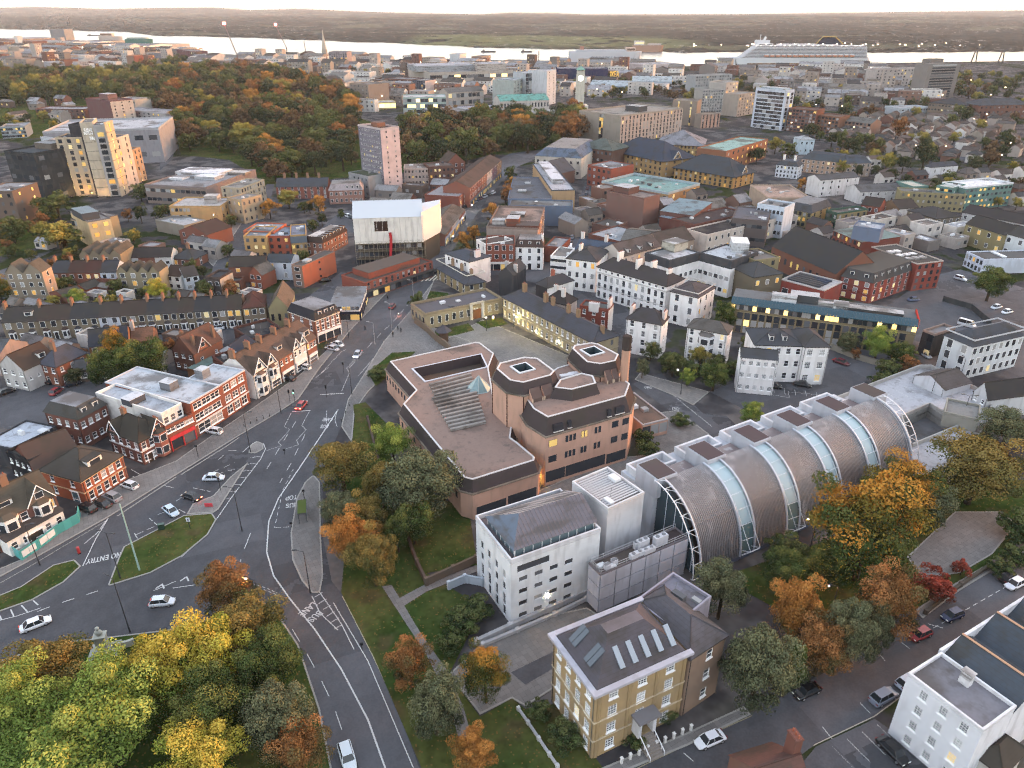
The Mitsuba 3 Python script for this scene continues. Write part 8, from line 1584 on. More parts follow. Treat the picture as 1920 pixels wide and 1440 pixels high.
def car(label, x, y, x2, y2, kind='saloon', col='#b9bdc4', group=None, lights=None, brake=False, z=.03, full=None, name='car', cat='car'):
 """A car centred over pixel (x, y), its nose towards pixel (x2, y2)."""
 if (kind, col) not in cars: cars[kind, col] = car_parts(kind, col)
 c = cars[kind, col]; o = P(x, y); o = np.array([o[0], o[1], z]); e = P(x2, y2) - P(x, y); e = np.array([e[0], e[1], 0]); e /= np.linalg.norm(e); n = np.array([-e[1], e[0], 0])
 k = thing(name, label, cat, group)
 full = full if full is not None else np.linalg.norm(o[:2]) < 260
 tw = mat(o, e, n, (0, 0, 1))
 put('body', c['body'], k, tw); put('glasshouse', c['glass'], k, tw)
 L, W_ = c['L'], c['W']
 if full:
  for i in (-1, 1):
   for j in (-1, 1): put('wheel', c['wheel'], k, mat(o + e * i * L * .31 + n * j * (W_ / 2 - .1) + (0, 0, .32), e, n, (0, 0, 1)))
  for j in (-1, 1):
   put('headlight', {**c['lamp'], 'emitter': glow(14, 13, 11)} if lights == 2 else c['lamp'], k, mat(o + e * (L / 2 - .06) + n * j * W_ * .3 + (0, 0, .5), e, n, (0, 0, 1)))
   put('tail_light', {**c['tail'], 'emitter': glow(12, .8, .3)} if brake == 2 else c['tail_glow_paint'] if brake or lights else c['tail'], k, mat(o - e * (L / 2 - .05) + n * j * W_ * .33 + (0, 0, .62), e, n, (0, 0, 1)))
 return k

for a in [('white saloon driving left along the curving road at the far left', 68, 1174, 130, 1150, 'saloon', '#c9ced6', 1, 1), ('white hatchback with glowing lamps driving right past the grass triangle', 305, 1133, 360, 1128, 'hatch', '#c4cad4', 1, 1),
          ('white car with windscreen lit heading down at the bottom edge', 652, 1424, 668, 1480, 'suv', '#b9c4cc', 0, 0), ('red car at the stop line below the traffic lights', 566, 763, 590, 735, 'saloon', '#a5201c', 0, 2), ('silver car with bright headlamps coming down the main road', 671, 667, 655, 690, 'saloon', '#8f98a8', 2, 0),
          ('dark red car braking before the zebra crossing', 736, 577, 760, 545, 'hatch', '#5c1c22', 0, 1), ('black car with warm headlamps by the zebra crossing', 812, 513, 795, 522, 'hatch', '#1c1c20', 1, 0),
          ('white saloon parked beside the hatched traffic island', 401, 899, 440, 898, 'saloon', '#bac4d2', 0, 0), ('black saloon with red rear lights in the middle parking bay', 360, 935, 330, 925, 'saloon', '#141416', 0, 2), ('pale blue saloon parked next to the grass triangle', 321, 961, 345, 980, 'saloon', '#a3b6c9', 0, 0),
          ('white hatchback with black roof before the pale roofed brick office', 403, 812, 380, 808, 'hatch', '#c4c8ce', 0, 0), ('white hatchback beside the orange brick office', 244, 914, 215, 905, 'hatch', '#c6c8cc', 0, 0), ('silver estate car third from the boarded house', 211, 936, 186, 925, 'suv', '#85868c', 0, 0),
          ('dark brown car second from the boarded house', 192, 948, 165, 938, 'saloon', '#2c2624', 0, 0), ('black car nearest the turquoise hoarding', 164, 957, 140, 948, 'suv', '#18191c', 0, 0), ('white saloon on the street before the yellow brick house', 1331, 1391, 1290, 1408, 'saloon', '#d0d2da', 0, 0),
          ('grey four wheel drive parked against the white end house', 1655, 1311, 1690, 1292, 'suv', '#6f7a8c', 0, 0), ('white car half hidden behind the white end house', 1700, 1282, 1720, 1270, 'hatch', '#b3bfd0', 0, 0), ('dark blue hatchback in the tree lined street', 1784, 1158, 1750, 1172, 'hatch', '#1f2c50', 0, 0),
          ('red hatchback half under the orange tree', 1724, 1194, 1690, 1210, 'hatch', '#8a1c24', 0, 0), ('white saloon at the top end of the tree lined street', 1903, 1098, 1875, 1112, 'saloon', '#c9ccd4', 0, 0), ('dark car beyond the white saloon at the right edge', 1890, 1087, 1912, 1076, 'hatch', '#1c1d22', 0, 0),
          ('black car under the dark tree by the kerb', 1512, 1300, 1480, 1315, 'saloon', '#0f1012', 0, 0), ('black car in the yard below the street', 1672, 1412, 1700, 1440, 'saloon', '#121417', 0, 0), ('black car left of the pair before the wide white villa', 1449, 727, 1475, 730, 'saloon', '#14161a', 0, 0),
          ('black car right of the pair before the wide white villa', 1504, 724, 1530, 728, 'saloon', '#191a1d', 0, 0), ('dark red car with lit lamps behind the villa gate', 1577, 682, 1600, 690, 'saloon', '#5c0f1e', 1, 0), ('pale car beside the glass drum doorway', 1734, 668, 1750, 678, 'saloon', '#8d96a4', 0, 0),
          ('blue grey car before the red mansard block', 1713, 564, 1740, 562, 'saloon', '#4f5c77', 0, 0), ('white car on the yard near the big round tree', 1800, 525, 1825, 532, 'suv', '#a9b3bf', 0, 0), ('white car nearer the right edge of the yard', 1868, 578, 1890, 572, 'saloon', '#b9c2cc', 0, 0), ('white car lowest in the fenced yard', 1888, 587, 1915, 580, 'saloon', '#c4cad2', 0, 0),
          ('white van parked by the right yard wall', 1812, 612, 1840, 620, 'van', '#b4b8be', 0, 0), ('white car on the terrace street beside the tile roofed house', 407, 618, 380, 620, 'suv', '#bfc4cc', 0, 0), ('black car parked before the lit terraced house', 300, 626, 330, 625, 'saloon', '#15171a', 0, 0), ('black car further left before the terrace', 272, 628, 300, 627, 'saloon', '#1b1d20', 0, 0),
          ('dark car before the red roofed house', 486, 617, 510, 616, 'saloon', '#20242b', 0, 0), ('silver car beside the dark one near the chapel', 508, 617, 530, 616, 'saloon', '#85888e', 0, 0), ('red car in the yard behind the pale roofed office', 107, 737, 125, 725, 'hatch', '#8a1620', 0, 0), ('black car in the yard beside the red car', 103, 716, 125, 706, 'saloon', '#121317', 0, 0),
          ('dark blue car by the yard lamp', 138, 722, 160, 716, 'hatch', '#1b2738', 0, 0), ('dark car at the left edge of the yard', 12, 738, 35, 730, 'saloon', '#22191b', 0, 0), ('white car in front of the white gabled shops', 571, 692, 550, 688, 'hatch', '#c4c6cc', 0, 0), ('black car in front of the white gabled shops', 541, 712, 520, 706, 'saloon', '#151518', 0, 0),
          ('white car before the columned shop fronts', 633, 648, 615, 642, 'saloon', '#c9ccd2', 0, 0), ('silver car nearest the columned shop fronts', 623, 656, 600, 650, 'saloon', '#aeb1b8', 0, 0), ('black car in the lane beside the orange brick block', 609, 528, 590, 530, 'saloon', '#101114', 0, 0)]:
 car(a[0], *a[1:5], kind=a[5], col=a[6], lights=a[7], brake=a[8])
PC = ['#9aa0a8', '#1c1e22', '#c4c8ce', '#3c414a', '#6f757e', '#23314a', '#5c2026']
i = 0
for (x0, y0, x1, y1, n, lab, grp) in [(865, 392, 926, 362, 9, 'car parked nose in along the shopping street', 'cars parked along the shopping street'), (1068, 462, 1105, 350, 11, 'car parked along the narrow side street', 'cars parked along the side street'), (640, 402, 690, 422, 9, 'car parked in the small yard left of the sheeted building', 'cars in the small yard'),
                                      (1760, 225, 1815, 300, 12, 'car parked along the steep residential street at the right', 'cars along the residential street'), (1782, 235, 1835, 292, 10, 'car parked on the far kerb of the residential street', 'cars on the far kerb of the residential street'), (470, 440, 500, 365, 4, 'car parked on the sloping side street', 'cars on the sloping side street')]:
 for k in range(n):
  t = (k + .5) / n; i += 1; x, y = x0 + (x1 - x0) * t + rnd.uniform(-2, 2), y0 + (y1 - y0) * t
  kd = rnd.choice(['saloon', 'hatch', 'suv']); lb = f"{['silver', 'black', 'white', 'dark grey', 'grey', 'navy blue', 'dark red'][i % 7]} {dict(saloon='saloon', hatch='hatchback', suv='tall estate')[kd]} {lab[4:]}, {['near', 'middle', 'far'][int(3 * t)]} end"
  car(lb, x, y, x + (x1 - x0), y + (y1 - y0), kind=kd, col=PC[i % 7], group=lb, full=False)
k = thing('delivery_truck', 'white box truck with bright lamps coming out of the side street', 'truck'); o = P(1066, 477); e = P(1064, 487) - o; e /= np.linalg.norm(e); n = np.array([-e[1], e[0], 0])
m = MB(); m.box(o - e * 3.5 - n * 1.2 + (0, 0, .9), e * 5.4, n * 2.4, (0, 0, 2.9), '#c9cacf'); put('box', m.ply('paint'), k); m = MB(); m.box(o + e * 2.0 - n * 1.1 + (0, 0, .6), e * 1.7, n * 2.2, (0, 0, 1.9), '#8a3230'); put('cab', m.ply('paint'), k)
for j in (-.8, .8):
 m = MB(); m.box(o + e * 3.72 + n * (j - .2) + (0, 0, .8), e * .05, n * .4, (0, 0, .3), '#ffffff'); put('headlight', {**m.ply('plain'), 'emitter': glow(40, 34, 24, .05)}, k)
# ---------------------------------------------------------------- street furniture
def lamp(label, x, y, h=9.0, arm=(1, 0), lit=None, dbl=False, col='#3a3c40', group=None, energy=1.0):
 """A street lamp with its foot at pixel (x, y)."""
 o = P(x, y); k = thing('street_lamp', label, 'street lamp', group); m = MB(); m.tube(o, o + (0, 0, 1.2), .13, col, 7); m.tube(o + (0, 0, 1.2), o + (0, 0, h), .085, col, 6, .055); put('pole', m.ply('metal'), k)
 for sg in ((1, -1) if dbl else (1,)):
  d = np.array([arm[0] * sg, arm[1] * sg, 0.0]); d /= max(np.linalg.norm(d), .01); tip = o + (0, 0, h + .25) + d * 1.1
  m = MB(); m.tube(o + (0, 0, h - .05), tip, .045, col, 5); nn = np.array([-d[1], d[0], 0]); m.box(tip - nn * .14, d * .75, nn * .28, (0, 0, .14), col); put('lamp_head', m.ply('metal'), k)
  if lit:
   m = MB(); m.mesh(trimesh.creation.icosphere(1, .15).apply_translation(tip + d * .4 - (0, 0, .12)), '#ffffff'); put('bulb', {**m.ply('plain'), 'emitter': glow(*[t * 3.4 * energy for t in lit], .5)}, k)
 return k

OR, WH_ = (300, 120, 30), (260, 200, 120)
lamp('lit orange street lamp at the edge of the lower left trees', 492, 1158, 8, (-1, .2), OR, energy=1.2)
lamp('lit orange lamp in the trees below the vault', 1516, 1040, 8, (-1, 0), OR, energy=.7)
lamp('lit orange lamp between the orange trees of the lower street', 1553, 1170, 8, (-1, 0), OR, energy=.7)
lamp('lit orange lamp on the pavement before the corner pub', 654, 633, 9, (-1, 0), OR, energy=1.0)
lamp('tall dark lamp rising in front of the grass island left of the monument', 244, 1186, 11, (-.3, .2))
lamp('tall dark lamp on the no entry slip road', 226, 1085, 10, (-1, .3), dbl=True)
lamp('dark lamp on the main road beside the parking bays', 454, 996, 10, (1, 0), dbl=True); lamp('dark lamp on the round tipped hatched island', 470, 848, 10, (1, .2)); lamp('dark lamp on the pavement before the gabled shops', 527, 775, 10, (0, 1))
lamp('dark lamp on the verge beside the turquoise hoarding', 75, 1060, 9, (1, 0)); lamp('pale lamp by the crosswalk traffic lights', 660, 740, 9, (-1, 0)); lamp('thin lamp on the pavement above the main road bend', 735, 620, 9, (-1, .3), col='#9a9a9c'); lamp('thin lamp near the courtyard gatehouse wall', 776, 569, 8, (-1, .3), col='#9a9a9c')
lamp('thin pale lamp right of the silver moving car', 703, 646, 7, (-1, 0), col='#a4a4a6'); lamp('dark lamp on the bus island by the tapered kerb', 582, 1112, 9, (-1, 0)); lamp('lamp over the court road beside the small yellow bush', 1276, 740, 7, (-1, 0), WH_, energy=.12)
lamp('lamp standing on the right of the car park deck', 1740, 760, 9, (-1, .2)); lamp('double lamp on the ramp wall of the car park deck', 1798, 805, 9, (-1, .2), dbl=True); lamp('lamp by the railings of the stucco corner block', 1797, 718, 7, (0, 1)); lamp('lit pale lamp by the rear yard of the left houses', 143, 712, 4.5, (-1, 0), (300, 230, 110), energy=.8)
lamp('glowing globe lamp on the courtyard lawn', 912, 621, 5, (0, -1), (300, 270, 170), energy=.6); lamp('glowing lamp at the corner of the courtyard range', 963, 614, 5, (0, -1), (300, 250, 110), energy=.8)
lamp('orange lamp glowing in the park trees left of the slab tower', 640, 300, 9, (-1, 0), OR, energy=1.5); lamp('orange lamp behind the left park edge', 412, 432, 7, (-1, 0), OR, energy=.4)
for i, (x, y, z, c_, e_) in enumerate([(1004, 633, 2.4, (300, 230, 60), .9), (1044, 652, 2.4, (300, 230, 60), .9), (968, 612, 3.4, (300, 230, 70), .4), (925, 596, .5, (300, 220, 50), .6), (1027, 1142, 3.4, (300, 170, 60), .5), (748, 592, 1, (200, 60, 30), .2), (930, 499, 6.5, (300, 120, 20), .12), (942, 500, 6.5, (300, 120, 20), .12), (952, 501, 6.5, (300, 120, 20), .12), (869, 590, 2.0, (300, 120, 30), .25),
                                       (850, 455, 3, (300, 260, 160), .5), (868, 420, 3, (300, 260, 160), .6), (885, 395, 3, (300, 260, 160), .6), (905, 365, 3, (300, 260, 160), .5), (1003, 905, 2, (300, 200, 40), .4), (925, 940, 2, (300, 200, 40), .4)]):
 o = P(x, y, 0) + (0, -.6, z); k = thing('wall_lamp', ['bright yellow wall lamp low on the middle of the courtyard range', 'bright yellow wall lamp near the right end of the courtyard range', 'yellow wall lamp at the left end of the courtyard range', 'yellow uplight on the right end of the gatehouse', 'glowing orange lamp on the white college wall', 'small red lamp at the corner pub awnings', 'left sign lamp of the brick pub', 'middle sign lamp of the brick pub', 'right sign lamp of the brick pub', 'orange lamp inside the gatehouse archway',
  'lowest lit shop lamp of the shopping street', 'second lit shop lamp of the shopping street', 'third lit shop lamp of the shopping street', 'highest lit shop lamp of the shopping street', 'yellow lamp in the right undercroft of the brick court', 'yellow lamp in the left undercroft of the brick court'][i], 'lamp')
 m = MB(); m.mesh(trimesh.creation.icosphere(1, .15).apply_translation(o), '#ffffff'); put('bulb', {**m.ply('plain'), 'emitter': glow(*[t * 2 * e_ for t in c_], .4)}, k); m = MB(); m.tube(o + (0, 0, .2), o + (0, .5, .35), .05, '#3a3a3a', 4); put('bracket', m.ply('plain'), k)
# pale mast on the grass triangle
k = thing('flag_mast', 'tall pale green leaning looking mast on the grass triangle', 'mast'); o = P(262, 1070); m = MB(); m.tube(o, o + (0, 0, 14.5), .17, '#9fc0b8', 8, .1); put('pole', m.ply('metal'), k)
# monument
k = thing('stone_monument', 'pale stone monument with pedestal and curved wings on the lower left grass', 'monument'); o = P(197, 1222); o[2] = .12
for i in range(4): m = MB(); m.cbox(o + (0, 0, i * .22), 4.2 - i * .6, 3.4 - i * .6, .22, '#9fa39c', .25); put('step', m.ply('wall'), k)
m = MB(); m.cbox(o + (0, 0, .88), 1.5, 1.3, 2.3, '#a8aba2', .25); m.cbox(o + (0, 0, 3.18), 1.8, 1.6, .25, '#b0b3aa', .25); put('pedestal', m.ply('wall'), k)
st = trimesh.util.concatenate([trimesh.creation.icosphere(2, .3).apply_translation(o + (0, 0, 4.75)), trimesh.creation.capsule(.55, .3).apply_scale([.42, .32, .42]).apply_translation(o + (0, 0, 4.45)), trimesh.creation.icosphere(2, .62).apply_scale([1, .7, .8]).apply_translation(o + (0, 0, 3.95))])
m = MB(); m.mesh(st, '#b0b3aa'); put('bust', m.ply('wall'), k)
for sg in (1,):
 m = MB(); pr = None
 for t in np.linspace(0, 1.2, 7):
  p = o + (1.1 + 3.2 * math.sin(t), .4 + 1.6 * (1 - math.cos(t)), 0)
  if pr is not None: d = p - pr; nn = np.array([-d[1], d[0], 0]) / np.linalg.norm(d); m.box(pr, d, nn * .45, (0, 0, 1.1), '#a3a69d')
  pr = p
 put('wing', m.ply('wall'), k)
# bus shelter with planted roof
k = thing('bus_shelter', 'glass bus shelter with green planted roof on the bus island', 'bus shelter'); o = P(569, 970); e = P(569, 950) - o; e /= np.linalg.norm(e); n = np.array([e[1], -e[0], 0])
for a in (-2, 2):
 for b in (-.7, .7): m = MB(); m.tube(o + e * a + n * b, o + e * a + n * b + (0, 0, 2.4), .06, '#4a4d50', 5); put('post', m.ply('metal'), k)
m = MB(); m.box(o - e * 2.3 - n * .9 + (0, 0, 2.4), e * 4.6, n * 1.8, (0, 0, .2), '#4c5052'); put('roof', m.ply('metal'), k); m = MB(); m.box(o - e * 2.2 - n * .8 + (0, 0, 2.605), e * 4.4, n * 1.6, (0, 0, .06), '#4c5a26'); put('planting', m.ply('leaf'), k)
m = MB(); m.box(o - e * 2 + n * .68 + (0, 0, .3), e * 4, n * .03, (0, 0, 2), '#5c6c70'); put('pane', m.ply('glass'), k)
k = thing('post_box', 'red pillar post box on the pavement', 'post box'); o = P(149, 1038); m = MB(); m.tube(o, o + (0, 0, 1.45), .26, '#a3161a', 12); m.tube(o + (0, 0, 1.45), o + (0, 0, 1.6), .3, '#a3161a', 12, .12); put('body', m.ply('paint'), k); m = MB(); m.tube(o, o + (0, 0, .18), .275, '#151515', 12); put('base', m.ply('plain'), k)
k = thing('works_barrier', 'red plastic works barrier near the red tail lights', 'barrier'); o = P(392, 951)
for s_ in (-.6, .6): m = MB(); m.box(o + (s_ - .05, -.4, 0), (.1, 0, 0), (0, .8, 0), (0, 0, .1), '#b0202a'); put('foot', m.ply('paint'), k)
m = MB(); m.box(o + (-.8, -.04, .15), (1.6, 0, 0), (0, .08, 0), (0, 0, .85), '#c02434'); put('panel', m.ply('paint'), k)
k = thing('utility_cabinet', 'dark green utility cabinet at the edge of the grass triangle', 'cabinet'); o = P(304, 993); m = MB(); m.cbox(o, 1.1, .6, 1.3, '#1f3a30', .3); put('case', m.ply('paint'), k); m = MB(); m.cbox(o + (0, 0, 1.3), 1.2, .7, .08, '#2a463c', .3); put('top', m.ply('paint'), k)
for x, y, lab in ((357, 993, 'road sign on the grass triangle facing the road'), (553, 754, 'traffic light on the left of the stop line'), (544, 754, 'pair of black traffic lights left of the red car'), (534, 852, 'small bollard sign in the middle of the main road'), (572, 943, 'dark sign at the tip of the bus island'), (547, 990, 'dark bin post beside the bus lane'), (679, 1218, 'dark bollard on the right kerb of the main road'), (414, 920, 'dark sign post beside the white parked saloon'), (372, 858, 'white and black sign post on the wide pavement'), (645, 700, 'traffic light at the right of the crossing'), (613, 745, 'traffic light before the bus lane words')):
 k = thing('road_sign' if 'sign' in lab or 'bollard' in lab or 'bin' in lab else 'traffic_light', lab, 'sign' if 'sign' in lab else 'traffic light' if 'light' in lab else 'bollard'); o = P(x, y); h = 2.8 if 'bollard' not in lab and 'bin' not in lab else 1.0
 m = MB(); m.tube(o, o + (0, 0, h), .06, '#2c2d30', 6); put('post', m.ply('metal'), k); m = MB()
 if 'traffic' in lab and 'sign' not in lab:
  m.box(o + (-.18, -.15, h - .2), (.36, 0, 0), (0, .3, 0), (0, 0, 1.0), '#121214'); put('signal_head', m.ply('paint'), k)
  if 'left of the stop' in lab: m = MB(); m.box(o + (-.1, -.18, h - .1), (.2, 0, 0), (0, .02, 0), (0, 0, .2), '#20ff80'); put('green_lamp', {**m.ply('plain'), 'emitter': glow(1, 9, 3)}, k)
 elif 'grass triangle' in lab: m.box(o + (-.35, -.05, h - .9), (.7, 0, 0), (0, .06, 0), (0, 0, .9), '#c4cad4'); m.box(o + (-.15, -.06, h - .6), (.3, 0, 0), (0, .01, 0), (0, 0, .3), '#5a3a6a'); put('plate', m.ply('trim'), k)
 else: m.box(o + (-.25, -.1, h), (.5, 0, 0), (0, .2, 0), (0, 0, .45), '#17181a'); put('head', m.ply('paint'), k)
for i, (x, y) in enumerate([(458, 800), (470, 795), (482, 790), (494, 786), (506, 782), (640, 790), (648, 776), (655, 762)]):
 k = thing('bollard', 'short dark bollard at the edge of the wide pavement', 'bollard', 'bollards along the pavement edges'); o = P(x, y); m = MB(); m.tube(o, o + (0, 0, 1.1), .09, '#1f2022', 8, .07); put('post', m.ply('metal'), k); m = MB(); m.tube(o + (0, 0, .85), o + (0, 0, .95), .095, '#b9b9b9', 8); put('band', m.ply('trim'), k)
# old walls and railings
def wall_run(name, label, pts, h, t, col, bsdf='wall', cat='wall'):
 k = thing(name, label, cat); ps = [P(*q_) for q_ in pts]
 for a, b in zip(ps[:-1], ps[1:]):
  d = b - a; nn = np.array([-d[1], d[0], 0]) / np.linalg.norm(d); m = MB(); m.box(a - nn * t / 2, d, nn * t, (0, 0, h), col); m.box(a - nn * (t / 2 + .06) + (0, 0, h), d, nn * (t + .12), (0, 0, .1), tuple(lin(col) * .8)); put('panel', m.ply(bsdf), k)
 for p in ps: m = MB(); m.cbox(p, t + .25, t + .25, h + .25, col, .5); put('pier', m.ply(bsdf), k)

wall_run('park_wall', 'long old brick wall running beside the lawn of the brick court', [(690, 790), (705, 850), (730, 930), (760, 1000), (782, 1060), (800, 1098)], 1.3, .35, '#5a4a40')
wall_run('garden_wall', 'low wall from the college corner to the wooded gate', [(800, 1098), (850, 1075), (893, 1055)], 1.6, .35, '#6a584a')
wall_run('white_retaining_wall', 'short white concrete retaining wall at the college corner', [(842, 1105), (872, 1092), (905, 1098)], 1.6, .3, '#a9b4c0')
wall_run('white_ramp_wall', 'long white ramp wall along the foot of the college', [(893, 1208), (957, 1178), (1030, 1145), (1095, 1116)], .9, .5, '#a5a6ac'); wall_run('plaza_wall', 'low white wall between the college ramp and the paved terrace', [(905, 1212), (970, 1185), (1040, 1155), (1100, 1125)], .6, .4, '#a9a8ac')
wall_run('stone_boundary_wall', 'long pale boundary wall behind the wide white villa', [(1558, 655), (1600, 672), (1660, 690), (1710, 706)], 1.6, .4, '#8a8478')
wall_run('white_garden_fence', 'white post fence on the left of the yellow brick house garden', [(972, 1332), (990, 1358), (1010, 1388), (1030, 1418), (1045, 1440)], .5, .2, '#b9babc', cat='fence')
wall_run('street_parapet', 'low brick wall between the lower street and the park plaza', [(1735, 1152), (1800, 1100), (1860, 1060), (1930, 1012)], .8, .35, '#5c5248')
wall_run('yard_fence', 'dark mesh fence round the right hand yard', [(1768, 565), (1820, 580), (1855, 610), (1860, 640)], 1.8, .08, '#3c4044', cat='fence')
# people on the pavements

def person(label, x, y, x2, y2, top, legs, walk=.25):
 o = P(x, y); o[2] = .12; e = P(x2, y2) - P(x, y); e[2] = 0; e /= np.linalg.norm(e); n = np.array([-e[1], e[0], 0]); k = thing('person', label, 'person'); up = np.array([0, 0, 1.0])
 import manifold3d as mf
 def sp(p, r): return mf.Manifold.sphere(r, 10).translate([float(t) for t in p])
 def bone(a, ra, b, rb): return mf.Manifold.batch_hull([sp(a, ra), sp(b, rb)])
 hip, ch, nk = o + up * .92, o + up * 1.34, o + up * 1.52
 leg = mf.Manifold()
 for s_, ph in ((-1, walk), (1, -walk)):
  h_ = hip + n * s_ * .09; kn = o + n * s_ * .1 + e * ph * .6 + up * .5; an = o + n * s_ * .1 + e * ph + up * .08; leg = leg + bone(h_, .1, kn, .07) + bone(kn, .07, an, .05) + bone(an, .045, an + e * .17 - up * .03, .035)
 tor = bone(hip, .15, ch, .18) + bone(ch - n * .15, .08, ch + n * .15, .08) + bone(ch, .08, nk, .05)
 for s_, ph in ((-1, -walk), (1, walk)):
  sh = ch + n * s_ * .19 + up * .06; el = sh - up * .28 + e * ph * .4; ha = el - up * .24 + e * (ph * .5 + .06); tor = tor + bone(sh, .055, el, .045) + bone(el, .045, ha, .035)
 head = bone(nk + up * .1, .085, nk + up * .18 + e * .01, .09)
 for nm, mm, c in (('legs', leg, legs), ('jacket', tor, top), ('head', head, '#8a6a58')):
  q_ = mm.to_mesh(); m = MB(); m.add(q_.vert_properties[:, :3], q_.tri_verts, c); put(nm, m.ply('plain'), k)

for a in (('person in black walking beside the zebra crossing', 773, 524, 790, 515, '#1b1c20', '#15161a'), ('person in dark coat on the pavement beyond the crossing', 785, 519, 800, 512, '#2c2c34', '#1c1c20'), ('person standing at the kerb under the tall thin lamp', 737, 632, 745, 640, '#16171b', '#1f2024'), ('person in grey coat on the paved forecourt of the courtyard', 746, 620, 760, 612, '#3c3e44', '#1f2024'), ('second person on the paved forecourt of the courtyard', 752, 624, 768, 616, '#26272c', '#1b1c20'), ('person crossing the main road near the columned shops', 685, 620, 700, 618, '#1d1e24', '#2a2b30'), ('person on the shop pavement of the brick parade', 727, 562, 735, 550, '#2e2a2a', '#1b1b1f'),
          ('person at the foot of the shopping street', 845, 458, 855, 440, '#202126', '#1b1c20'), ('person halfway up the shopping street', 873, 412, 880, 400, '#33343a', '#1b1c20')): person(*a)
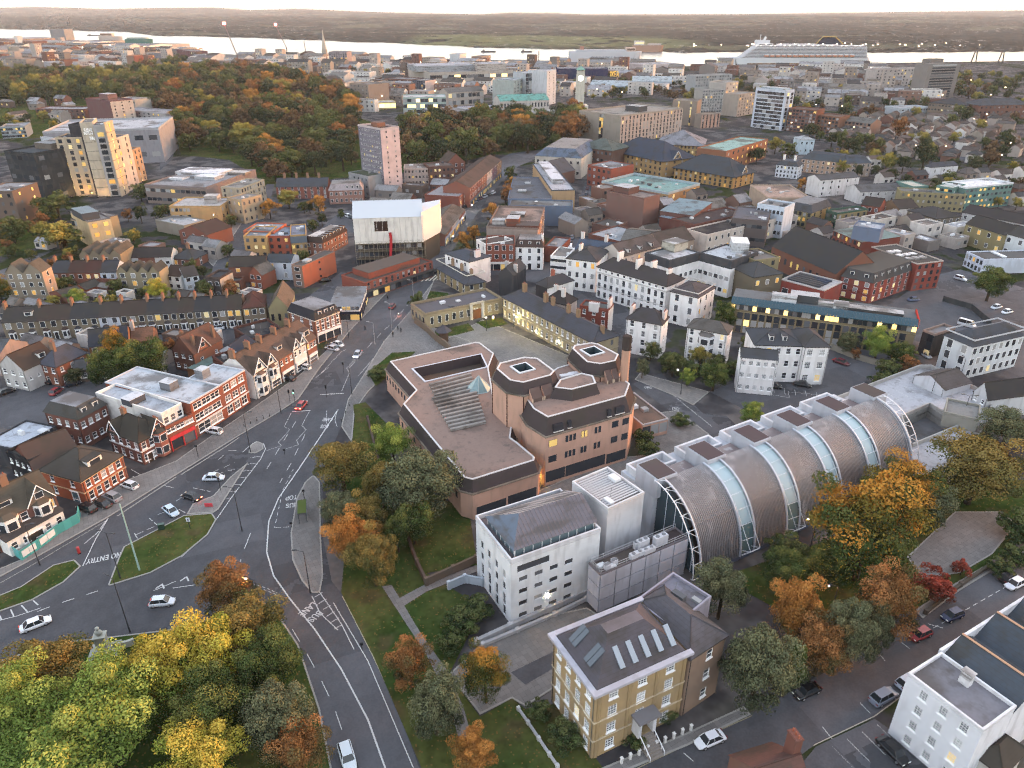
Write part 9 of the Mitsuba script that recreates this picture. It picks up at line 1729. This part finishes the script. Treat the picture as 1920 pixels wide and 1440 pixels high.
# ---------------------------------------------------------------- trees in view, near ones first: (label, crown's middle, kind, width in pixels, height factor)
for lab, x, y, kd, w, hm in [
 ('yellow green tree at the far lower left corner', 40, 1330, 'limegreen', 190, 1.25), ('broad olive tree behind the stone monument', 85, 1255, 'ochre', 180, 1.05), ('pale lime tree lowest in the left group', 150, 1400, 'limegreen', 260, 1.3), ('tall lime green tree in the middle of the left group', 215, 1320, 'limegreen', 210, 1.35),
 ('bright yellow tree right of the monument', 285, 1262, 'yellow', 140, 1.1), ('golden yellow tree topmost of the left group', 380, 1230, 'yellow', 180, 1.35), ('rusty round tree at the tip of the left grass', 425, 1105, 'rust', 115, 1.05), ('dark olive tree under the rusty one', 455, 1175, 'ochre', 160, 1.1),
 ('grey green tree at the right of the left group', 505, 1250, 'green', 150, 1.2), ('dark green tree below the golden yellow one', 400, 1330, 'green', 170, 1.25), ('grey green tree by the road edge near the bottom', 515, 1340, 'grey', 150, 1.2), ('lime tree at the bottom centre of the left group', 370, 1410, 'yellow', 180, 1.1), ('orange brown tree at the bottom by the road', 562, 1412, 'rust', 125, .95),
 ('golden brown tree left of the brick court', 640, 870, 'ochre', 125, 1.25), ('olive tree between the road and the court lawn', 640, 955, 'grey', 90, .95), ('orange topped tree beside the bus stop', 660, 1010, 'orange', 110, 1.1), ('brown gold tree on the grass strip above the path', 700, 1045, 'ochre', 105, 1.15),
 ('tall yellow green tree against the brick court wall', 735, 830, 'limegreen', 85, 1.0), ('large grey green tree in front of the brick court', 785, 900, 'grey', 165, 1.55), ('dark tree below the large grey green one', 775, 980, 'green', 100, .9), ('brown tree left of the large grey green one', 715, 905, 'ochre', 90, 1.1),
 ('orange brown tree on the right verge of the road', 768, 1245, 'rust', 95, .9), ('grey green tree on the right verge near the bottom', 815, 1320, 'grey', 125, 1.05), ('small orange tree at the bottom of the verge', 885, 1412, 'orange', 95, .75), ('green tree with a patch of orange leaves left of the yellow brick house', 910, 1265, 'golden', 105, 1.0),
 ('dark spreading tree under the vault foot', 1480, 1075, 'green', 110, .9), ('low dark tree between the vault and the orange tree', 1545, 1065, 'green', 90, .8), ('olive tree behind the great orange one', 1740, 945, 'grey', 100, 1.0), ('dark tree over the black parked car', 1480, 1255, 'green', 80, 1.0), ('rounded dark tree on the lower street kerb', 1640, 1175, 'grey', 80, 1.0), ('brown tree on the court lawn edge', 690, 965, 'ochre', 85, 1.0), ('small green tree right of the court lawn path', 745, 1000, 'green', 60, .8),
 ('grey green tree below the vault foot', 1355, 1105, 'grey', 115, 1.1), ('big dark grey tree right of the yellow brick house', 1425, 1245, 'grey', 150, 1.55), ('orange tree below the lit street lamp', 1500, 1150, 'orange', 120, 1.25), ('brown orange tree under the orange one', 1540, 1215, 'rust', 110, 1.05), ('olive tree by the lower street', 1600, 1190, 'grey', 110, 1.2),
 ('rusty brown tree left of the red shrub', 1665, 1130, 'rust', 130, 1.35), ('great orange and green tree in front of the vault', 1630, 990, 'golden', 215, 2.0), ('green tree behind the great orange one', 1690, 920, 'golden', 150, 1.3), ('broad brown green tree at the car park corner', 1835, 880, 'ochre', 190, 1.5), ('olive tree at the right edge above the brown one', 1890, 805, 'grey', 110, 1.0),
 ('dark round tree in the yard at the right', 1860, 530, 'green', 80, 1.2), ('rounded lime tree before the teal edged office', 1648, 643, 'limegreen', 60, 1.05), ('dark bush tree right of the rounded lime tree', 1695, 665, 'green', 52, .8), ('small dark tree left of the rounded lime tree', 1590, 640, 'grey', 40, .75), ('leafy tree left of the pale roofed office', 205, 690, 'green', 90, 1.25), ('broad leafy tree with brown tints behind the pale roofed office', 270, 675, 'green', 105, 1.3),
 ('small yellow tipped tree behind the leafy pair', 215, 650, 'golden', 60, 1.0), ('young dark tree at the villa garden corner', 1360, 590, 'green', 55, 1.0), ('big bush tree below the white lit villa', 1340, 705, 'green', 70, .8), ('pale young tree right of the brick chimney stack', 1205, 690, 'grey', 32, .55), ('bright lamp lit bush by the court road', 1290, 707, 'limegreen', 36, .5), ('clipped lime shrub on the court road corner', 1410, 775, 'limegreen', 50, .62),
 ('bushy yellow tree before the saw roofed flats', 295, 545, 'yellow', 48, .85), ('small green tree among the rear wings', 142, 560, 'limegreen', 42, .7), ('orange tree on the corner of the side street', 505, 390, 'park_orange', 42, .85), ('yellow green tree beside the side street junction', 540, 370, 'park_yellow', 55, .9), ('small bright orange tree in the chapel garden', 596, 382, 'park_orange', 36, .85), ('dark round tree by the car yard', 603, 410, 'park_dark', 26, .6),
 ('brown tree behind the cream office', 262, 400, 'park_dark', 34, .8), ('broad dark tree below the floodlit hotel', 105, 385, 'park_green', 85, 1.1), ('golden green tree left of the cream office', 110, 440, 'park_yellow', 100, 1.2), ('dark tree at the left edge below the brick tower', 20, 430, 'park_green', 70, 1.0), ('tree at the left edge beside the tall gabled flats', -2, 545, 'golden', 60, .9), ('tree at the hotel foot beside the site', 262, 360, 'park_green', 44, .8),
 ('lower orange tree of the shopping street', 868, 452, 'park_orange', 34, .8), ('second orange tree of the shopping street', 888, 440, 'park_orange', 32, .8), ('third orange tree of the shopping street', 922, 398, 'park_orange', 32, .9), ('fourth orange tree of the shopping street', 948, 365, 'park_rust', 30, .9), ('fifth orange tree of the shopping street', 960, 345, 'park_orange', 26, .8), ('topmost tree of the shopping street', 958, 325, 'park_green', 26, .8),
 ('lime tree left of the small blue villa', 1455, 270, 'park_yellow', 34, 1.1), ('dark broad tree before the arcaded office', 1420, 290, 'park_dark', 40, 1.0), ('green tree below the small blue villa', 1480, 282, 'park_green', 36, 1.0), ('poplar like tree left of the slate flats', 1580, 262, 'park_green', 26, 1.3), ('second poplar like tree beyond the slate flats', 1610, 268, 'park_green', 24, 1.2), ('third poplar like tree right of the slate flats', 1648, 276, 'park_green', 24, 1.2),
 ('tall brown tree alone among the far houses', 1690, 240, 'park_rust', 38, 1.5), ('big dark green tree left of the lone white villa', 1735, 290, 'park_dark', 46, 1.6), ('golden tree before the slate flats', 1582, 313, 'park_yellow', 32, .9), ('dark tree right of the golden one', 1610, 320, 'park_dark', 24, .8), ('bush tree beneath the lone white villa', 1780, 335, 'park_green', 40, .8), ('orange tinted tree among the stucco houses', 1505, 345, 'park_orange', 24, .7)]:
 tree_top('tree', lab, x, y, kd, w, hm)
for lab, x, y, kd, s, sz in [('dark clipped bush by the court garage', 1207, 830, 'bush', 1.3, 1.2), ('second clipped bush at the court garage corner', 1215, 850, 'bush', 1.5, 1.1), ('low round bush on the court forecourt', 1278, 797, 'bush', 1.5, .8), ('red leaved shrub by the lower street', 1742, 1118, 'redbush', 1.8, 1.6), ('small red shrub on the park plaza', 1800, 1078, 'redbush', .9, .9), ('hedge bush on the corner of the park plaza', 1870, 1075, 'bush', 1.3, .9), ('bush at the right edge of the park plaza', 1900, 1055, 'bush', 1.5, 1.0), ('big dark bush at the right edge', 1905, 1010, 'bush', 2.4, 1.8),
 ('dark shrub mass at the college corner', 865, 1180, 'bush', 1.8, 1.1), ('shrubs along the college garden', 890, 1150, 'bush', 1.6, 1.0), ('low shrubs left of the college ramp', 845, 1215, 'bush', 1.3, 1.0), ('bright green shrub before the yellow brick house', 1010, 1340, 'bush', 1.0, .8), ('dark shrub by the yellow brick house steps', 1060, 1390, 'bush', 1.5, .9), ('shrub before the front windows of the yellow brick house', 1190, 1395, 'bush', .9, .7), ('second shrub before the front windows of the yellow brick house', 1250, 1345, 'bush', .9, .7),
 ('hedge below the white villa', 1255, 690, 'bush', 2.0, 1.3), ('dark hedge at the white villa garden', 1300, 705, 'bush', 2.0, 1.4), ('climbing hedge beside the lit villa', 1380, 705, 'bush', 1.8, 1.3), ('dark bush on the garden before the yellow hipped house', 822, 575, 'bush', 1.8, 1.3), ('bush left of the gatehouse range', 782, 580, 'bush', 1.5, 2.0), ('clipped hedge at the west corner of the brick court', 712, 708, 'bush', 1.8, .9),
 ('bush under the great orange tree', 1570, 1060, 'bush', 2.2, 1.4), ('dark bush beneath the vault foot', 1470, 1050, 'bush', 2.2, 1.6), ('bush near the villa gate pillars', 1668, 712, 'bush', 1.6, 1.6), ('bush by the car park gate', 1648, 725, 'bush', 1.6, 1.4)]:
 tree('shrub', lab, x, y, kd, s, sz, cat='shrub', z=.1)
# the wooded park: the nearest trees singly, the rest as one wood
rt = random.Random(9)
PARK = [[(-120, 150), (0, 140), (130, 150), (260, 140), (330, 128), (420, 135), (520, 148), (590, 160), (640, 180), (660, 220), (670, 320), (560, 340), (505, 345), (480, 320), (440, 290), (345, 285), (330, 240), (300, 215), (200, 190), (60, 200), (-120, 210)],
  [(760, 300), (770, 250), (820, 240), (900, 225), (1085, 222), (1085, 262), (1060, 282), (1000, 288), (930, 286), (910, 300), (830, 318), (770, 318)]]
spots = []
for zn in PARK:
 pz = Polygon(zn); x0, y0, x1, y1 = pz.bounds; got = []
 for _ in range(34000):
  x, y = rt.uniform(x0, x1), rt.uniform(y0, y1)
  if not pz.contains(Point(x, y)): continue
  o = P(x, y)[:2]
  if any((o[0] - q_[0]) ** 2 + (o[1] - q_[1]) ** 2 < (11 + o[1] * .004) ** 2 for q_ in got) or occupied(Point(o).buffer(5)): continue
  if 560 < x < 640 and 300 < y < 330 and rt.random() < .8: continue
  got.append(o); spots.append((o[1], x, y))
spots.sort()
PK = ['park_brown', 'park_rust', 'park_brown', 'park_green', 'park_dark', 'park_brown', 'park_green', 'park_yellow', 'park_dark', 'park_green', 'park_green', 'park_brown', 'park_dark', 'park_brown', 'park_orange', 'park_dark', 'park_brown', 'park_green', 'park_dark']
PLAB = {'park_brown': 'brown', 'park_rust': 'rust red', 'park_green': 'olive green', 'park_dark': 'dark green', 'park_yellow': 'yellowing', 'park_orange': 'orange'}
PKL = ['park_green', 'park_dark', 'park_dark', 'park_yellow', 'park_green', 'park_brown']
for i, (d, x, y) in enumerate(spots[:1300]):
 t = meshkit.noise([[x * .012, y * .03, 1.0]])[0]
 kd = rt.choice(PK if x > 330 else PKL); s = rt.choice((1.1, 1.35, 1.6, 1.85, 2.1)) * rt.uniform(.9, 1.1)
 if i < 285: tree('park_tree', lb := f"{['small', 'middling', 'large', 'huge'][min(3, int((s - .9) / .35))]} {PLAB[kd]} tree in the {['left', 'centre left', 'centre', 'right'][min(3, max(0, int(x / 270)))]} of the wooded park, {'front' if d < 560 else 'middle' if d < 650 else 'back'} rows", x, y, kd, s, s * rt.uniform(.75, .95), group=lb)
 else:
  o = P(x, y); scene[f'far_wood__{i:03d}'] = {'type': 'instance', 'group': {'type': 'ref', 'id': 'tree_kind_' + kd}, 'to_world': T().translate([float(o[0]), float(o[1]), 0]).rotate([0, 0, 1], rt.uniform(0, 360)).scale([float(s)] * 3)}
labels['far_wood'] = {'label': 'autumn woodland of the far park reaching toward the docks', 'category': 'woodland', 'kind': 'stuff'}
# garden trees between the nearer houses
for zn, n, zl in (([(0, 545), (470, 545), (480, 572), (0, 602)], 26, 'behind the dark terrace'), ([(0, 440), (470, 470), (620, 505), (430, 530), (0, 505)], 26, 'between the gabled flats and backed houses'), ([(0, 640), (420, 640), (470, 690), (200, 725), (0, 735)], 12, 'in the yards behind the roadside shops'), ([(560, 390), (700, 395), (650, 470), (560, 430)], 8, 'by the car yard left of the sheeted building'), ([(1160, 650), (1420, 650), (1400, 715), (1200, 705)], 8, 'below the white villas'), ([(1560, 640), (1720, 660), (1700, 720), (1600, 690)], 6, 'beyond the gate of the wide villa'), ([(240, 380), (320, 375), (480, 430), (330, 440), (240, 430)], 14, 'beside the sloping side street'), ([(0, 400), (160, 370), (240, 440), (140, 470), (0, 470)], 16, 'below the floodlit hotel')):
 pz = Polygon(zn); x0, y0, x1, y1 = pz.bounds; done = 0
 for _ in range(900):
  x, y = rt.uniform(x0, x1), rt.uniform(y0, y1)
  if done >= n: break
  if pz.contains(Point(x, y)) and not occupied(Point(P(x, y)[:2]).buffer(1.2)):
   s, kd = rt.uniform(.28, .6), rt.choice(['park_green', 'park_dark', 'park_green', 'park_yellow', 'park_rust']); tree('garden_tree', lb := f"{'low' if s < .42 else 'taller'} {PLAB[kd]} garden tree {zl}", x, y, kd, s, s, group=lb); done += 1
# scattered trees of the farther town
j = 0
for zn, n, smin, smax in (([(1480, 190), (1920, 180), (1920, 330), (1560, 330), (1500, 260)], 80, .6, 1.2), ([(0, 100), (640, 120), (1250, 150), (1640, 165), (1600, 185), (1260, 190), (640, 140), (0, 125)], 220, .6, 1.1), ([(1620, 330), (1920, 345), (1920, 400), (1700, 385)], 22, .5, .9), ([(1640, 130), (1920, 150), (1920, 215), (1830, 190), (1640, 160)], 50, .9, 1.4), ([(1060, 170), (1330, 170), (1400, 215), (1260, 190), (1100, 195)], 36, .6, 1.0), ([(0, 215), (70, 215), (150, 235), (60, 260), (0, 260)], 12, .7, 1.0)):
 pz = Polygon(zn); x0, y0, x1, y1 = pz.bounds; done = 0
 for _ in range(6000):
  if done >= n: break
  x, y = rt.uniform(x0, x1), rt.uniform(y0, y1)
  if not pz.contains(Point(x, y)): continue
  o = P(x, y)
  if occupied(Point(o[:2]).buffer(1.5)): continue
  s = rt.uniform(smin, smax); done += 1; j += 1
  scene[f'town_greenery__{j:03d}'] = {'type': 'instance', 'group': {'type': 'ref', 'id': 'tree_kind_' + rt.choice(['park_green', 'park_dark', 'park_brown', 'park_dark', 'park_yellow'])}, 'to_world': T().translate([float(o[0]), float(o[1]), 0]).rotate([0, 0, 1], rt.uniform(0, 360)).scale([float(s)] * 3)}
labels['town_greenery'] = {'label': 'scattered small trees among the roofs of the farther town', 'category': 'trees', 'kind': 'stuff'}
m = MB()
for zn, n in (([(0, 80), (320, 92), (640, 118), (640, 135), (0, 130)], 60), ([(640, 115), (1250, 130), (1260, 190), (680, 205)], 60), ([(1260, 130), (1900, 130), (1900, 330), (1500, 300)], 50), ([(1280, 92), (1900, 88), (1900, 94), (1290, 96)], 40), ([(0, 44), (640, 60), (640, 68), (0, 50)], 20)):
 pz = Polygon(zn); x0, y0, x1, y1 = pz.bounds
 for _ in range(n):
  x, y = rt.uniform(x0, x1), rt.uniform(y0, y1)
  if pz.contains(Point(x, y)):
   o = P(x, y) + (0, 0, rt.uniform(6, 12)); s = o[1] * .0011; m.cbox(o, s, s, s, '#ffffff')
put('town_light', {**m.ply('plain'), 'emitter': glow(2.6, 1.7, .8)}, None, kind='stuff', label='scattered lights of the far town and the river banks', category='lights')
# ---------------------------------------------------------------- the air
scene['air'] = {'type': 'homogeneous', 'albedo': rgb(.95, .945, .94), 'sigma_t': 3.8e-5}
scene['haze'] = {'type': 'cube', 'to_world': T().translate([0, 30900, 160]).scale([62000, 31000, 166]), 'bsdf': {'type': 'null'}, 'interior': {'type': 'ref', 'id': 'air'}}
labels['haze'] = {'label': 'thin evening haze over the town and river', 'category': 'haze', 'kind': 'stuff'}
scene['camera']['medium'] = {'type': 'ref', 'id': 'air'}
